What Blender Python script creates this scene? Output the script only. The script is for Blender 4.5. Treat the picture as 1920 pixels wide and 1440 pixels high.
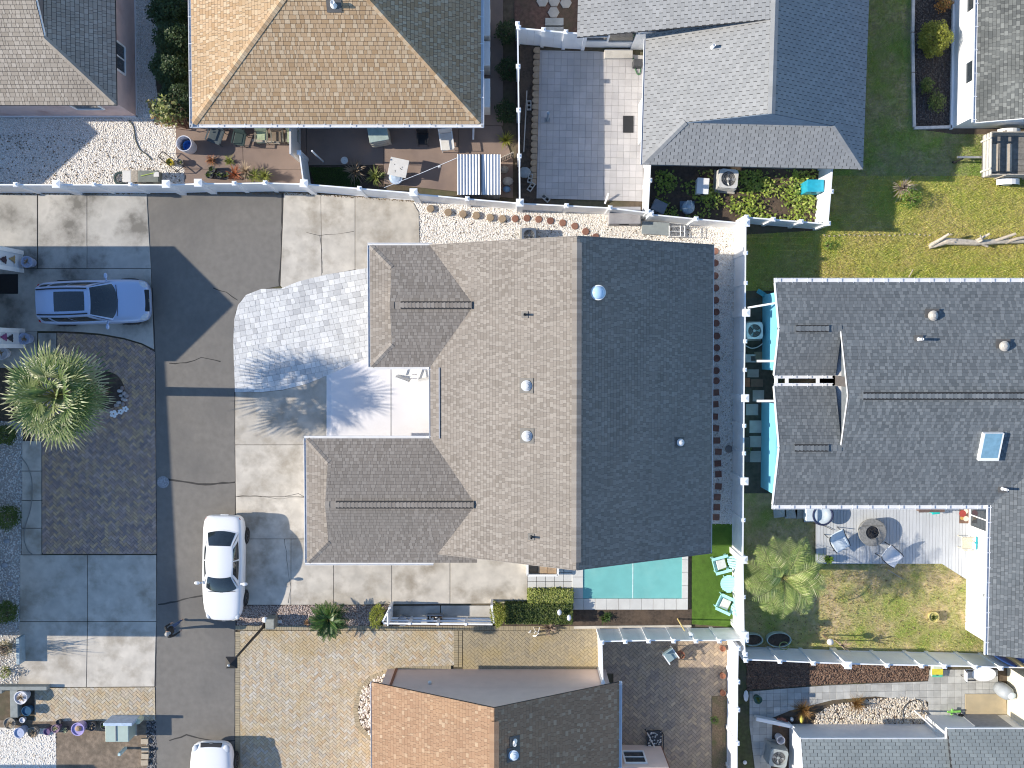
import bpy, bmesh, math, random
import numpy as np
from mathutils import Vector, Matrix, Quaternion

random.seed(7); rng = np.random.default_rng(7)
scene = bpy.context.scene
for o in list(bpy.data.objects): bpy.data.objects.remove(o, do_unlink=True)
COL = scene.collection
R = math.radians

# ---------------------------------------------------------------- camera, sky, sun, exposure
CAM_H = 42.0            # drone height in metres
FOC = 1764.0            # focal length in pixels of the 1920 px wide photograph
TILT = math.atan(65.0/1764.0)
cam = bpy.data.cameras.new('camera'); camo = bpy.data.objects.new('camera', cam); COL.objects.link(camo)
camo.location = (0, 0, CAM_H); camo.rotation_euler = (-TILT, 0, 0)
cam.sensor_width = 36.0; cam.lens = 36.0*FOC/1920.0; cam.clip_start = 0.5; cam.clip_end = 2000
scene.camera = camo

SUN_EL = R(26.5)
world = bpy.data.worlds.new('World'); scene.world = world; world.use_nodes = True
wn = world.node_tree
sky = wn.nodes.new('ShaderNodeTexSky'); sky.sky_type = 'NISHITA'; sky.sun_disc = False
sky.sun_elevation = SUN_EL; sky.sun_rotation = R(271.0); sky.air_density = 1.1; sky.dust_density = 0.15; sky.ozone_density = 4.0
bg = wn.nodes['Background']; wn.links.new(sky.outputs[0], bg.inputs[0]); bg.inputs[1].default_value = 0.15
sl = bpy.data.lights.new('sun', 'SUN'); sl.energy = 4.8; sl.angle = R(0.5); sl.color = (1.0, 0.91, 0.775)
slo = bpy.data.objects.new('sun', sl); COL.objects.link(slo)
AZ = R(-1.0)
sdir = Vector((math.cos(SUN_EL)*math.cos(AZ), math.cos(SUN_EL)*math.sin(AZ), -math.sin(SUN_EL)))
slo.rotation_mode = 'QUATERNION'; slo.rotation_quaternion = sdir.to_track_quat('-Z', 'Y'); slo.location = (-60, 1, 30)
vs = scene.view_settings; vs.view_transform = 'Standard'; vs.look = 'None'; vs.gamma = 1.0; vs.use_curve_mapping = False
vs.exposure = 0.58
scene.cycles.filter_width = 1.1; scene.cycles.max_bounces = 6; scene.cycles.transparent_max_bounces = 8

# ---------------------------------------------------------------- measuring: where a picture point lies on a level of the place
_ca, _sa = math.cos(-TILT), math.sin(-TILT)
def P(px, py, z=0.0):
    cx, cy, cz = (px-960)/FOC, (720-py)/FOC, -1.0
    y = cy*_ca - cz*_sa; zz = cy*_sa + cz*_ca
    t = (z-CAM_H)/zz
    return Vector((cx*t, y*t, z))
def G(pts, z=0.0):
    return [tuple(P(a, b, z)[:2]) for a, b in pts]

# ---------------------------------------------------------------- materials
MATS = {}
def M(name, cols, rough=0.8, n=(6.0, 0.12), stain=None, bump=None, metal=0.0, spec=0.5, coat=0.0, trans=0.0, rand=True):
    """cols: one colour, or several that the pieces of a surface are shared between."""
    if name in MATS: return MATS[name]
    m = bpy.data.materials.new(name); m.use_nodes = True; nt = m.node_tree; N = nt.nodes; L = nt.links
    b = N['Principled BSDF']; b.inputs['Roughness'].default_value = rough; b.inputs['Metallic'].default_value = metal
    b.inputs['Specular IOR Level'].default_value = spec
    if coat: b.inputs['Coat Weight'].default_value = coat; b.inputs['Coat Roughness'].default_value = 0.05
    if trans: b.inputs['Transmission Weight'].default_value = trans
    if isinstance(cols[0], (int, float)): cols = [cols]
    if len(cols) == 1:
        rgb = N.new('ShaderNodeRGB'); rgb.outputs[0].default_value = (*cols[0], 1); col = rgb.outputs[0]
    else:
        at = N.new('ShaderNodeAttribute'); at.attribute_name = 'tint'
        oi = N.new('ShaderNodeObjectInfo')
        ad = N.new('ShaderNodeMath'); ad.operation = 'ADD'; L.new(at.outputs['Fac'], ad.inputs[0])
        if rand: L.new(oi.outputs['Random'], ad.inputs[1])
        else: ad.inputs[1].default_value = 0.0
        fr = N.new('ShaderNodeMath'); fr.operation = 'FRACT'; L.new(ad.outputs[0], fr.inputs[0])
        rp = N.new('ShaderNodeValToRGB'); e = rp.color_ramp.elements
        while len(e) < len(cols): e.new(0.5)
        for i, c in enumerate(cols): e[i].position = i/(len(cols)-1); e[i].color = (*c, 1)
        L.new(fr.outputs[0], rp.inputs[0]); col = rp.outputs[0]
    geo = N.new('ShaderNodeNewGeometry')
    def mul(col, scale, amt, detail=3.0, ctr=0.5):
        t = N.new('ShaderNodeTexNoise'); t.inputs['Scale'].default_value = scale; t.inputs['Detail'].default_value = detail
        L.new(geo.outputs['Position'], t.inputs['Vector'])
        mr = N.new('ShaderNodeMapRange'); mr.inputs['From Min'].default_value = 0.3; mr.inputs['From Max'].default_value = 0.7
        mr.inputs['To Min'].default_value = 1-amt; mr.inputs['To Max'].default_value = 1+amt
        L.new(t.outputs['Fac'], mr.inputs['Value'])
        x = N.new('ShaderNodeVectorMath'); x.operation = 'MULTIPLY'
        L.new(col, x.inputs[0]); L.new(mr.outputs[0], x.inputs[1]); return x.outputs[0]
    if n: col = mul(col, n[0], n[1])
    if stain:                       # broad weathering: patches of a second colour
        t = N.new('ShaderNodeTexNoise'); t.inputs['Scale'].default_value = stain[0]; t.inputs['Detail'].default_value = 5.0; t.inputs['Roughness'].default_value = 0.62
        L.new(geo.outputs['Position'], t.inputs['Vector'])
        mr = N.new('ShaderNodeMapRange'); mr.inputs['From Min'].default_value = stain[2] if len(stain) > 3 else 0.45; mr.inputs['From Max'].default_value = stain[3] if len(stain) > 3 else 0.7
        L.new(t.outputs['Fac'], mr.inputs['Value'])
        mx = N.new('ShaderNodeMix'); mx.data_type = 'RGBA'
        L.new(mr.outputs[0], mx.inputs['Factor']); L.new(col, mx.inputs[6]); mx.inputs[7].default_value = (*stain[1], 1); col = mx.outputs[2]
    L.new(col, b.inputs['Base Color'])
    if bump:
        t = N.new('ShaderNodeTexNoise'); t.inputs['Scale'].default_value = bump[0]; t.inputs['Detail'].default_value = 4.0
        L.new(geo.outputs['Position'], t.inputs['Vector'])
        bp = N.new('ShaderNodeBump'); bp.inputs['Strength'].default_value = bump[1]; bp.inputs['Distance'].default_value = 0.02
        L.new(t.outputs['Fac'], bp.inputs['Height']); L.new(bp.outputs[0], b.inputs['Normal'])
    MATS[name] = m; return m

def leafmat(name, cols, rough=0.55, transl=0.25):
    m = M(name, cols, rough=rough, n=(3.0, 0.2)); nt = m.node_tree; N = nt.nodes; L = nt.links
    if 'tl' in N: return m
    b = N['Principled BSDF']; out = [x for x in N if x.type == 'OUTPUT_MATERIAL'][0]
    tl = N.new('ShaderNodeBsdfTranslucent'); tl.name = 'tl'; src = b.inputs['Base Color'].links[0].from_socket
    L.new(src, tl.inputs[0]); mx = N.new('ShaderNodeMixShader'); mx.inputs[0].default_value = transl
    L.new(b.outputs[0], mx.inputs[1]); L.new(tl.outputs[0], mx.inputs[2]); L.new(mx.outputs[0], out.inputs[0]); return m

# ---------------------------------------------------------------- objects
def tag(o, label=None, cat=None, group=None, kind=None):
    if label: o['label'] = label
    if cat: o['category'] = cat
    if group: o['group'] = group
    if kind: o['kind'] = kind
    return o
def link(o, parent=None, keep=True):
    COL.objects.link(o)
    if parent is not None:
        o.parent = parent
        if keep and parent.parent is None:
            o.matrix_parent_inverse = Matrix.LocRotScale(parent.location, parent.rotation_euler, parent.scale).inverted()
    return o
def thing(name, label, cat, loc=(0, 0, 0), rz=0.0, group=None):
    o = bpy.data.objects.new(name, None); o.empty_display_size = 0.2; COL.objects.link(o)
    o.location = loc; o.rotation_euler = (0, 0, rz); return tag(o, label, cat, group)

def setattr_tint(me, tint):
    a = me.attributes.new('tint', 'FLOAT', 'FACE'); a.data.foreach_set('value', np.asarray(tint, dtype=np.float32))

class MB:
    """collects shapes and links them as ONE mesh object"""
    def __init__(s): s.v = []; s.f = []; s.t = []; s.m = []
    def add(s, vs, fs, tint=0.0, mat=0):
        b = len(s.v); s.v += [tuple(x) for x in vs]
        for f in fs: s.f.append([b+i for i in f]); s.t.append(tint); s.m.append(mat)
        return s
    def box(s, x0, y0, z0, x1, y1, z1, tint=0.0, mat=0):
        v = [(x0,y0,z0),(x1,y0,z0),(x1,y1,z0),(x0,y1,z0),(x0,y0,z1),(x1,y0,z1),(x1,y1,z1),(x0,y1,z1)]
        return s.add(v, [(0,3,2,1),(4,5,6,7),(0,1,5,4),(1,2,6,5),(2,3,7,6),(3,0,4,7)], tint, mat)
    def obox(s, c, size, rz=0.0, rx=0.0, ry=0.0, tint=0.0, mat=0):
        m = Matrix.Translation(c) @ Matrix.Rotation(rz,4,'Z') @ Matrix.Rotation(ry,4,'Y') @ Matrix.Rotation(rx,4,'X')
        a, b, d = size[0]/2, size[1]/2, size[2]/2
        v = [m @ Vector(q) for q in [(-a,-b,-d),(a,-b,-d),(a,b,-d),(-a,b,-d),(-a,-b,d),(a,-b,d),(a,b,d),(-a,b,d)]]
        return s.add(v, [(0,3,2,1),(4,5,6,7),(0,1,5,4),(1,2,6,5),(2,3,7,6),(3,0,4,7)], tint, mat)
    def beam(s, p0, p1, w, h, tint=0.0, mat=0):
        p0, p1 = Vector(p0), Vector(p1); d = (p1-p0).normalized()
        side = d.cross(Vector((0,0,1)))
        if side.length < 1e-4: side = Vector((1,0,0))
        side.normalize(); up = side.cross(d).normalized()
        v = []
        for p in (p0, p1):
            for a, b in ((-1,-1),(1,-1),(1,1),(-1,1)): v.append(p + side*(a*w/2) + up*(b*h/2))
        return s.add(v, [(0,1,2,3),(7,6,5,4),(0,4,5,1),(1,5,6,2),(2,6,7,3),(3,7,4,0)], tint, mat)
    def tube(s, pts, r, n=6, tint=0.0, mat=0, cap=True):
        pts = [Vector(p) for p in pts]; k = len(pts); rs = r if isinstance(r, (list, tuple)) else [r]*k
        v = []; prev = None
        for i, p in enumerate(pts):
            d = (pts[min(i+1,k-1)]-pts[max(i-1,0)]).normalized()
            if prev is None:
                a = d.cross(Vector((0,0,1)));
                if a.length < 1e-3: a = Vector((1,0,0))
            else: a = prev - d*prev.dot(d)
            a.normalize(); prev = a; b = d.cross(a)
            for j in range(n):
                t = 2*math.pi*j/n; v.append(p + (a*math.cos(t)+b*math.sin(t))*rs[i])
        f = []
        for i in range(k-1):
            for j in range(n): f.append((i*n+j, i*n+(j+1)%n, (i+1)*n+(j+1)%n, (i+1)*n+j))
        if cap: f.append(tuple(range(n))[::-1]); f.append(tuple((k-1)*n+j for j in range(n)))
        return s.add(v, f, tint, mat)
    def lathe(s, c, prof, n=16, tint=0.0, mat=0, sx=1.0, sy=1.0):
        v = []; f = []
        for r, z in prof:
            for j in range(n):
                t = 2*math.pi*j/n; v.append((c[0]+r*sx*math.cos(t), c[1]+r*sy*math.sin(t), c[2]+z))
        for i in range(len(prof)-1):
            for j in range(n): f.append((i*n+j, i*n+(j+1)%n, (i+1)*n+(j+1)%n, (i+1)*n+j))
        f.append(tuple(range(n))[::-1]); f.append(tuple((len(prof)-1)*n+j for j in range(n)))
        return s.add(v, f, tint, mat)
    def prism(s, poly, z0, z1, tint=0.0, mat=0):
        k = len(poly); a = sum(poly[i][0]*poly[(i+1)%k][1]-poly[(i+1)%k][0]*poly[i][1] for i in range(k))
        if a < 0: poly = poly[::-1]
        v = [(x,y,z0) for x,y in poly]+[(x,y,z1) for x,y in poly]
        f = [tuple(range(k))[::-1], tuple(range(k,2*k))]+[(i,(i+1)%k,k+(i+1)%k,k+i) for i in range(k)]
        return s.add(v, f, tint, mat)
    def slab(s, p3, th, tint=0.0, mat=0):        # a sloping plane given by its top corners, with thickness downwards
        p3 = [Vector(p) for p in p3]; k = len(p3)
        nrm = (p3[1]-p3[0]).cross(p3[2]-p3[0])
        if nrm.z < 0: p3 = p3[::-1]
        v = [p-Vector((0,0,th)) for p in p3]+p3
        return s.add(v, [tuple(range(k))[::-1], tuple(range(k,2*k))]+[(i,(i+1)%k,k+(i+1)%k,k+i) for i in range(k)], tint, mat)
    def ball(s, c, r, n=10, m=6, tint=0.0, mat=0):
        rx, ry, rz = r if isinstance(r, (tuple, list)) else (r, r, r)
        v = [(c[0],c[1],c[2]-rz)]; f = []
        for i in range(1, m):
            a = -math.pi/2+math.pi*i/m
            for j in range(n):
                t = 2*math.pi*j/n; v.append((c[0]+rx*math.cos(a)*math.cos(t), c[1]+ry*math.cos(a)*math.sin(t), c[2]+rz*math.sin(a)))
        v.append((c[0],c[1],c[2]+rz)); top = len(v)-1
        for j in range(n):
            f.append((0, 1+(j+1)%n, 1+j)); f.append((top, 1+(m-2)*n+j, 1+(m-2)*n+(j+1)%n))
            for i in range(m-2): f.append((1+i*n+j, 1+i*n+(j+1)%n, 1+(i+1)*n+(j+1)%n, 1+(i+1)*n+j))
        return s.add(v, f, tint, mat)
    def mesh(s, name, mats, smooth=False):
        me = bpy.data.meshes.new(name); me.from_pydata(s.v, [], s.f)
        for m in (mats if isinstance(mats, (list, tuple)) else [mats]): me.materials.append(m)
        if any(s.m): me.polygons.foreach_set('material_index', s.m)
        setattr_tint(me, s.t)
        if smooth: me.polygons.foreach_set('use_smooth', [True]*len(me.polygons))
        me.update(); return me
    def build(s, name, mats, parent=None, smooth=False, bevel=0.0, kind=None, local=False, loc=None, rz=0.0, label=None, cat=None, group=None):
        o = bpy.data.objects.new(name, s.mesh(name, mats, smooth))
        link(o, parent, keep=not local)
        if loc is not None: o.location = loc; o.rotation_euler = (0,0,rz)
        if bevel:
            bm = o.modifiers.new('bevel', 'BEVEL'); bm.width = bevel; bm.segments = 2; bm.limit_method = 'ANGLE'; bm.angle_limit = R(40)
        if smooth and bevel: pass
        return tag(o, label, cat, group, kind)

def fast(name, V, F, tint, mat, parent=None, kind=None, smooth=False, label=None, cat=None, group=None, local=False):
    me = bpy.data.meshes.new(name); V = np.asarray(V, dtype=np.float32); F = np.asarray(F, dtype=np.int32); m, k = F.shape
    me.vertices.add(len(V)); me.vertices.foreach_set('co', V.ravel())
    me.loops.add(m*k); me.loops.foreach_set('vertex_index', F.ravel())
    me.polygons.add(m); me.polygons.foreach_set('loop_start', np.arange(0, m*k, k, dtype=np.int32))
    me.update(calc_edges=True); me.validate()
    if tint is not None: setattr_tint(me, tint)
    for q in (mat if isinstance(mat, (list, tuple)) else [mat]): me.materials.append(q)
    if smooth: me.polygons.foreach_set('use_smooth', np.ones(m, dtype=bool))
    o = bpy.data.objects.new(name, me); link(o, parent, keep=not local)
    return tag(o, label, cat, group, kind)

def rots(n, tilt=math.pi):
    """random rotations: spin about z, then tilt"""
    a = rng.uniform(0, 2*np.pi, n); b = rng.uniform(-tilt, tilt, n); c = rng.uniform(0, 2*np.pi, n)
    def rz(t): z = np.zeros_like(t); o = z+1; return np.stack([np.stack([np.cos(t),-np.sin(t),z],-1),np.stack([np.sin(t),np.cos(t),z],-1),np.stack([z,z,o],-1)],-2)
    def rx(t): z = np.zeros_like(t); o = z+1; return np.stack([np.stack([o,z,z],-1),np.stack([z,np.cos(t),-np.sin(t)],-1),np.stack([z,np.sin(t),np.cos(t)],-1)],-2)
    return rz(a) @ rx(b) @ rz(c)
def scatter(tv, tf, pos, rot, scl, tint):
    tv = np.asarray(tv, float); tf = np.asarray(tf); n = len(pos); k = len(tv)
    scl = np.asarray(scl, float)
    if scl.ndim == 1: scl = np.repeat(scl[:,None], 3, 1)
    V = np.einsum('nij,nkj->nki', rot, tv[None]*scl[:,None,:]) + np.asarray(pos)[:,None,:]
    F = (tf[None]+ (np.arange(n)*k)[:,None,None]).reshape(-1, tf.shape[1])
    return V.reshape(-1,3), F, np.repeat(tint, len(tf))
LEAF = ([(0,-.5,0),(.32,0,.06),(0,.5,0),(-.32,0,.06)], [(0,1,2),(0,2,3)])
BLADE = ([(-.10,0,0),(.10,0,0),(0.03,.15,1)], [(0,1,2)])
_ico = bmesh.new(); bmesh.ops.create_icosphere(_ico, subdivisions=1, radius=1.0); _ico.verts.ensure_lookup_table()
ICO = ([tuple(v.co) for v in _ico.verts], [tuple(v.index for v in f.verts) for f in _ico.faces])
OCT = ([(1,0,0),(0,1,0),(-1,0,0),(0,-1,0),(0,0,1),(.0,0,-.6)], [(0,1,4),(1,2,4),(2,3,4),(3,0,4),(1,0,5),(2,1,5),(3,2,5),(0,3,5)])

def inside(poly, X, Y):
    poly = np.asarray(poly); r = np.zeros(len(X), bool); j = len(poly)-1
    for i in range(len(poly)):
        xi, yi = poly[i]; xj, yj = poly[j]
        c = ((yi > Y) != (yj > Y)) & (X < (xj-xi)*(Y-yi)/(yj-yi+1e-12)+xi); r ^= c; j = i
    return r
def pts_in(poly, n):
    poly = np.asarray(poly); a, b = poly.min(0), poly.max(0); out = []
    tot = 0
    while tot < n:
        q = rng.uniform(a, b, (n*2, 2)); q = q[inside(poly, q[:,0], q[:,1])]; out.append(q); tot += len(q)
        if len(q) == 0: break
    return np.concatenate(out)[:n]
def parea(poly):
    k = len(poly); return abs(sum(poly[i][0]*poly[(i+1)%k][1]-poly[(i+1)%k][0]*poly[i][1] for i in range(k)))/2
def clip(subj, clipper):
    """part of polygon subj inside the convex polygon clipper (counter-clockwise)"""
    out = list(subj); k = len(clipper)
    for i in range(k):
        a, b = clipper[i], clipper[(i+1)%k]; inp = out; out = []
        if not inp: return []
        side = lambda p: (b[0]-a[0])*(p[1]-a[1])-(b[1]-a[1])*(p[0]-a[0])
        for j in range(len(inp)):
            p, q = inp[j-1], inp[j]; sp, sq = side(p), side(q)
            if (sp >= 0) != (sq >= 0):
                t = sp/(sp-sq); out.append((p[0]+(q[0]-p[0])*t, p[1]+(q[1]-p[1])*t))
            if sq >= 0: out.append(q)
    return out
def ccw(poly):
    k = len(poly); a = sum(poly[i][0]*poly[(i+1)%k][1]-poly[(i+1)%k][0]*poly[i][1] for i in range(k))
    return poly if a > 0 else poly[::-1]

# ---------------------------------------------------------------- colours of the place
white = M('white_vinyl', (.84,.85,.86), rough=.35, n=(2.0,.03), stain=(1.3,(.72,.72,.70),.55,.85))
whitep = M('white_paint', (.82,.82,.81), rough=.5, n=(3.0,.04))
offwhite = M('off_white', (.66,.64,.60), rough=.6, n=(5,.06))
gutterw = M('gutter_white', (.72,.73,.75), rough=.4, n=(3,.05))
dark = M('dark_trim', (.03,.03,.033), rough=.6)
blackp = M('black_plastic', (.018,.018,.02), rough=.5)
steel = M('galvanised_steel', (.45,.46,.47), rough=.4, metal=.7)
greym = M('grey_metal', (.28,.29,.30), rough=.5, metal=.3)
glass = M('window_glass', (.035,.045,.055), rough=.06, spec=.8)
soilm = M('soil', (.075,.055,.042), rough=.95, n=(9,.35), stain=(1.2,(.12,.085,.06)), bump=(30,.6))
wood = M('weathered_wood', [(.36,.31,.25),(.46,.41,.34),(.30,.26,.21)], rough=.85, n=(14,.2))
twigm = M('dry_twigs', [(.30,.22,.15),(.42,.33,.25),(.22,.15,.10)], rough=.9)
barkm = M('bark', [(.14,.10,.07),(.22,.17,.12)], rough=.95, n=(12,.3), bump=(20,.8))
terra = M('terracotta', (.33,.14,.08), rough=.8, n=(8,.15))
concm = M('concrete', [(.50,.46,.40),(.56,.515,.445),(.46,.42,.36)], rough=.85, n=(1.8,.15), stain=(.75,(.29,.25,.195),.47,.70), bump=(60,.15))
concd = M('damp_concrete', [(.46,.44,.40),(.52,.49,.44)], rough=.8, n=(1.3,.18), stain=(.65,(.17,.16,.14),.45,.66), bump=(60,.15))

# ================================================================ THE GROUND
def struct(name, poly, z0, z1, mat, label=None):
    return MB().prism(poly, z0, z1).build(name, mat, kind='structure', label=label)
groundm = M('bare_ground', (.115,.085,.06), rough=.95, n=(5,.25), stain=(.35,(.085,.095,.045),.45,.7), bump=(25,.5))
MB().box(-260,-260,-.3,260,260,0).build('ground', groundm, kind='structure', label='bare sandy ground between the houses')

asph = M('asphalt', (.185,.172,.154), rough=.9, n=(3.5,.09), stain=(.22,(.135,.128,.119),.48,.68), bump=(180,.35))
# the lane
road_px = [(275,356),(533,360),(531,420),(526,536),(500,541),(470,549),(452,563),(442,585),(438,620),(440,735),(441,900),(442,1180),(441,1300),(440,1640),(297,1640),(292,1290),(294,1040),(292,800),(290,655),(285,520)]
road = struct('road', G(road_px), -.02, .03, asph, 'narrow grey asphalt lane running past the parked cars')
crackm = M('crack_filler', (.045,.042,.04), rough=.9)
def ribbon(mb, px, w, z, jit=.03):
    p = [P(a,b,0) for a,b in px]; q = [p[0]]
    for a, b in zip(p[:-1], p[1:]):
        n = max(2, int((b-a).length/.25))
        for i in range(1, n+1):
            c = a.lerp(b, i/n)
            if i < n: c = c + Vector((random.uniform(-jit,jit), random.uniform(-jit,jit), 0))
            q.append(c)
    v = []; f = []
    for i, c in enumerate(q):
        d = (q[min(i+1,len(q)-1)]-q[max(i-1,0)]).normalized(); s = Vector((-d.y,d.x,0))*(w*random.uniform(.5,1.2)/2)
        v += [(c+s).to_tuple()[:2]+(z,), (c-s).to_tuple()[:2]+(z,)]
    f = [(2*i,2*i+2,2*i+3,2*i+1) for i in range(len(q)-1)]
    f = [t[::-1] for t in f]
    mb.add(v, f); return mb
for px, w in [([(400,540),(425,548),(446,563)],.05), ([(318,681),(350,680),(378,670),(414,678)],.05), ([(316,899),(345,903),(385,908),(441,904)],.09),
              ([(297,1133),(320,1129),(378,1117),(400,1113)],.07), ([(318,1388),(350,1377),(400,1388),(441,1388)],.06)]:
    ribbon(MB(), px, w, .034).build('crack', crackm, road)
ribbon(MB(), [(530,362),(529,450),(525,537)], .11, .036, .015).build('joint', crackm, road)
ribbon(MB(), [(441,735),(442,900),(443,1178)], .06, .036, .01).build('joint', crackm, road)
ribbon(MB(), [(286,540),(291,660),(294,1040),(292,1286)], .05, .036, .01).build('joint', crackm, road)
ribbon(MB(), [(441,1180),(441,1430)], .05, .036, .01).build('joint', crackm, road)

# concrete slabs: each slab a piece with open joints between
def slabs(name, label, polys, z=.05, mat=None, base=True, inset=.012):
    root = None
    allp = [G(p) for p in polys]
    hub = MB()
    for p in allp: hub.prism(p, -.02, z-.03)
    root = hub.build(name, M('joint_dirt', (.07,.065,.055), rough=.95), kind='structure', label=label)
    for p in allp:
        c = np.mean(p, axis=0); q = []
        for x, y in p:
            d = np.array([x,y])-c; l = np.linalg.norm(d); q.append(tuple(c+d*(1-inset*1.6/l)))
        MB().prism(q, -.01, z, tint=random.random()).build('slab', mat or concm, root, bevel=.008)
    return root
slabs('driveway', 'stained concrete driveway under the silver sport utility vehicle', [
    [(-90,361),(71,361),(71,504),(-90,504)], [(72,361),(164,361),(164,504),(72,504)], [(164,361),(276,361),(284,504),(164,504)],
    [(-90,504),(284,504),(290,655),(268,644),(235,634),(190,626),(150,623),(107,621),(-90,621)], [(-90,621),(71,621),(71,690),(-90,690)], [(72,624),(107,624),(107,664),(72,664)]], mat=concd)
slabs('driveway', 'pale concrete driveway panels beside the brown herringbone pavers', [
    [(42,826),(79,826),(79,883),(42,883)],[(42,883),(79,883),(79,938),(42,938)],[(41,938),(79,938),(79,990),(41,990)],[(41,990),(79,990),(79,1040),(41,1040)],
    [(38,1040),(165,1040),(165,1165),(38,1165)],[(165,1040),(294,1040),(294,1165),(165,1165)],[(36,1165),(165,1165),(163,1288),(36,1288)],[(165,1165),(294,1165),(291,1287),(163,1288)]])
slabs('parking_pad', 'mottled concrete pad between the lane and the white gravel', [
    [(533,360),(602,364),(604,518),(570,527),(530,541),(526,536)],[(602,364),(666,368),(666,506),(604,518)],[(666,368),(772,374),(786,398),(788,466),(760,520),(666,506)]])
slabs('driveway', 'warm grey concrete driveway panels in front of the taupe roofed house', [
    [(441,735),(490,735),(530,731),(575,720),(614,704),(616,834),(441,834)],[(441,834),(640,834),(640,931),(442,931)],[(442,931),(640,931),(640,1010),(443,1010)],
    [(443,1010),(546,1010),(546,1134),(445,1134)],[(546,1010),(626,1010),(626,1134),(546,1134)],[(626,1010),(735,1010),(735,1133),(626,1134)],[(735,1010),(844,1010),(844,1132),(735,1133)],[(844,1010),(989,1010),(989,1131),(844,1132)]])
slabs('service_pad', 'grey concrete pad behind the low white rail fence', [[(735,1136),(826,1135),(826,1171),(735,1172)],[(826,1135),(922,1135),(922,1171),(826,1171)]], mat=concd, z=.03)
for px in ([(535,930),(560,925),(580,935)],[(443,931),(470,928),(520,935),(575,932)],[(534,1010),(540,1060),(546,1100),(541,1130)],[(575,436),(600,442),(640,438),(664,434)],[(600,442),(604,470),(605,512)]):
    ribbon(MB(), px, .016, .055, .03).build('crack', crackm, road)

# white painted porch slab
porchm = M('white_porch_paint', (.78,.755,.755), rough=.32, n=(.9,.03), stain=(.7,(.70,.67,.665),.55,.8))
po = MB().prism(G([(622,700),(660,683),(692,672),(830,672),(830,824),(622,824)]), 0, .16).build('porch_slab', porchm, kind='structure', bevel=.01, label='white painted porch slab in the courtyard of the taupe roofed house')
MB().prism(G([(613,704),(622,700),(622,824),(613,824)]), 0, .09).build('step', porchm, po, bevel=.01)
MB().prism(G([(732,674),(734,674),(734,822),(732,822)], .165), .158, .164).build('joint', M('porch_joint', (.42,.41,.41)), po)

# ---------------------------------------------------------------- pavers
def paver_mesh(name, w, h, th, mat, ch=.006):
    a, b = w/2, h/2; v = [(-a,-b,-th),(a,-b,-th),(a,b,-th),(-a,b,-th),(-a,-b,-ch),(a,-b,-ch),(a,b,-ch),(-a,b,-ch),(-a+ch,-b+ch,0),(a-ch,-b+ch,0),(a-ch,b-ch,0),(-a+ch,b-ch,0)]
    f = [(8,9,10,11)]+[(i,(i+1)%4,4+(i+1)%4,4+i) for i in range(4)]+[(4+i,4+(i+1)%4,8+(i+1)%4,8+i) for i in range(4)]
    mb = MB().add(v, f); return mb.mesh(name, mat)
def pavers(name, label, poly_px, pieces, z, mat, jointm, piece='paver', centre=None, limit=300, jitz=.004, parent=None, gap=.007):
    """pieces: (x, y, w, h, angle) in world units. Whole ones nearest the middle become objects, the rest one mesh."""
    poly = ccw(G(poly_px)); pa = np.asarray(poly)
    base = MB().prism(poly, -.01, z-.012).build(name, jointm, kind='structure', label=label)
    whole = []; rest = MB(); cache = {}
    for (x, y, w, h, an) in pieces:
        c, s = math.cos(an), math.sin(an); hw, hh = w/2-gap/2, h/2-gap/2
        q = [(x+c*a-s*b, y+s*a+c*b) for a, b in ((-hw,-hh),(hw,-hh),(hw,hh),(-hw,hh))]
        qa = np.array(q); ins = inside(pa, qa[:,0], qa[:,1])
        if ins.all(): whole.append((x,y,w,h,an))
        elif ins.any() or inside(pa, np.array([x]), np.array([y]))[0]:
            cpy = clip(poly, q)
            if len(cpy) > 2 and parea(cpy) > .0008: rest.prism(cpy, z-.04, z+random.uniform(-jitz,jitz), tint=random.random())
    m = np.mean(pa, axis=0) if centre is None else np.array(P(*centre)[:2])
    whole.sort(key=lambda t: (t[0]-m[0])**2+(t[1]-m[1])**2)
    for i, (x,y,w,h,an) in enumerate(whole):
        zz = z+random.uniform(-jitz,jitz)
        if i < limit:
            k = (round(w,3), round(h,3))
            if k not in cache: cache[k] = paver_mesh(piece, w-gap, h-gap, .04, mat)
            o = bpy.data.objects.new(piece, cache[k]); COL.objects.link(o); o.parent = base; o.location = (x,y,zz)
            o.rotation_euler = (random.uniform(-.006,.006), random.uniform(-.006,.006), an)
        else:
            c, s = math.cos(an), math.sin(an); hw, hh = w/2-gap/2, h/2-gap/2; ch = .006; v = []
            for d, zq in ((0,zz-.03),(0,zz-ch),(ch,zz)):
                for a, b in ((-1,-1),(1,-1),(1,1),(-1,1)):
                    aa, bb = a*(hw-d), b*(hh-d); v.append((x+c*aa-s*bb, y+s*aa+c*bb, zq))
            rest.add(v, [(8,9,10,11)]+[(i,(i+1)%4,4+(i+1)%4,4+i) for i in range(4)]+[(4+i,4+(i+1)%4,8+(i+1)%4,8+i) for i in range(4)], tint=random.random())
    if rest.v: rest.build(piece+'_field', mat, base, kind='stuff')
    return base
def herringbone(poly_px, L=.225, ang=45.0):
    poly = np.array(G(poly_px)); c = poly.mean(0); W = L/2; a = R(ang); ca, sa = math.cos(a), math.sin(a)
    r = np.max(np.linalg.norm(poly-c, axis=1))+L; n = int(r/W)+3; out = []
    for i in range(-n, n):
        for j in range(-n, n):
            k = (i-j) % 4
            if k == 0: u, v, w, h = (i+1)*W, (j+.5)*W, L, W
            elif k == 3: u, v, w, h = (i+.5)*W, (j+1)*W, W, L    # the upright brick
            else: continue
            x, y = c[0]+ca*u-sa*v, c[1]+sa*u+ca*v
            if abs(x-c[0]) > r or abs(y-c[1]) > r: continue
            out.append((x,y,w,h,a))
    return out
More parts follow.
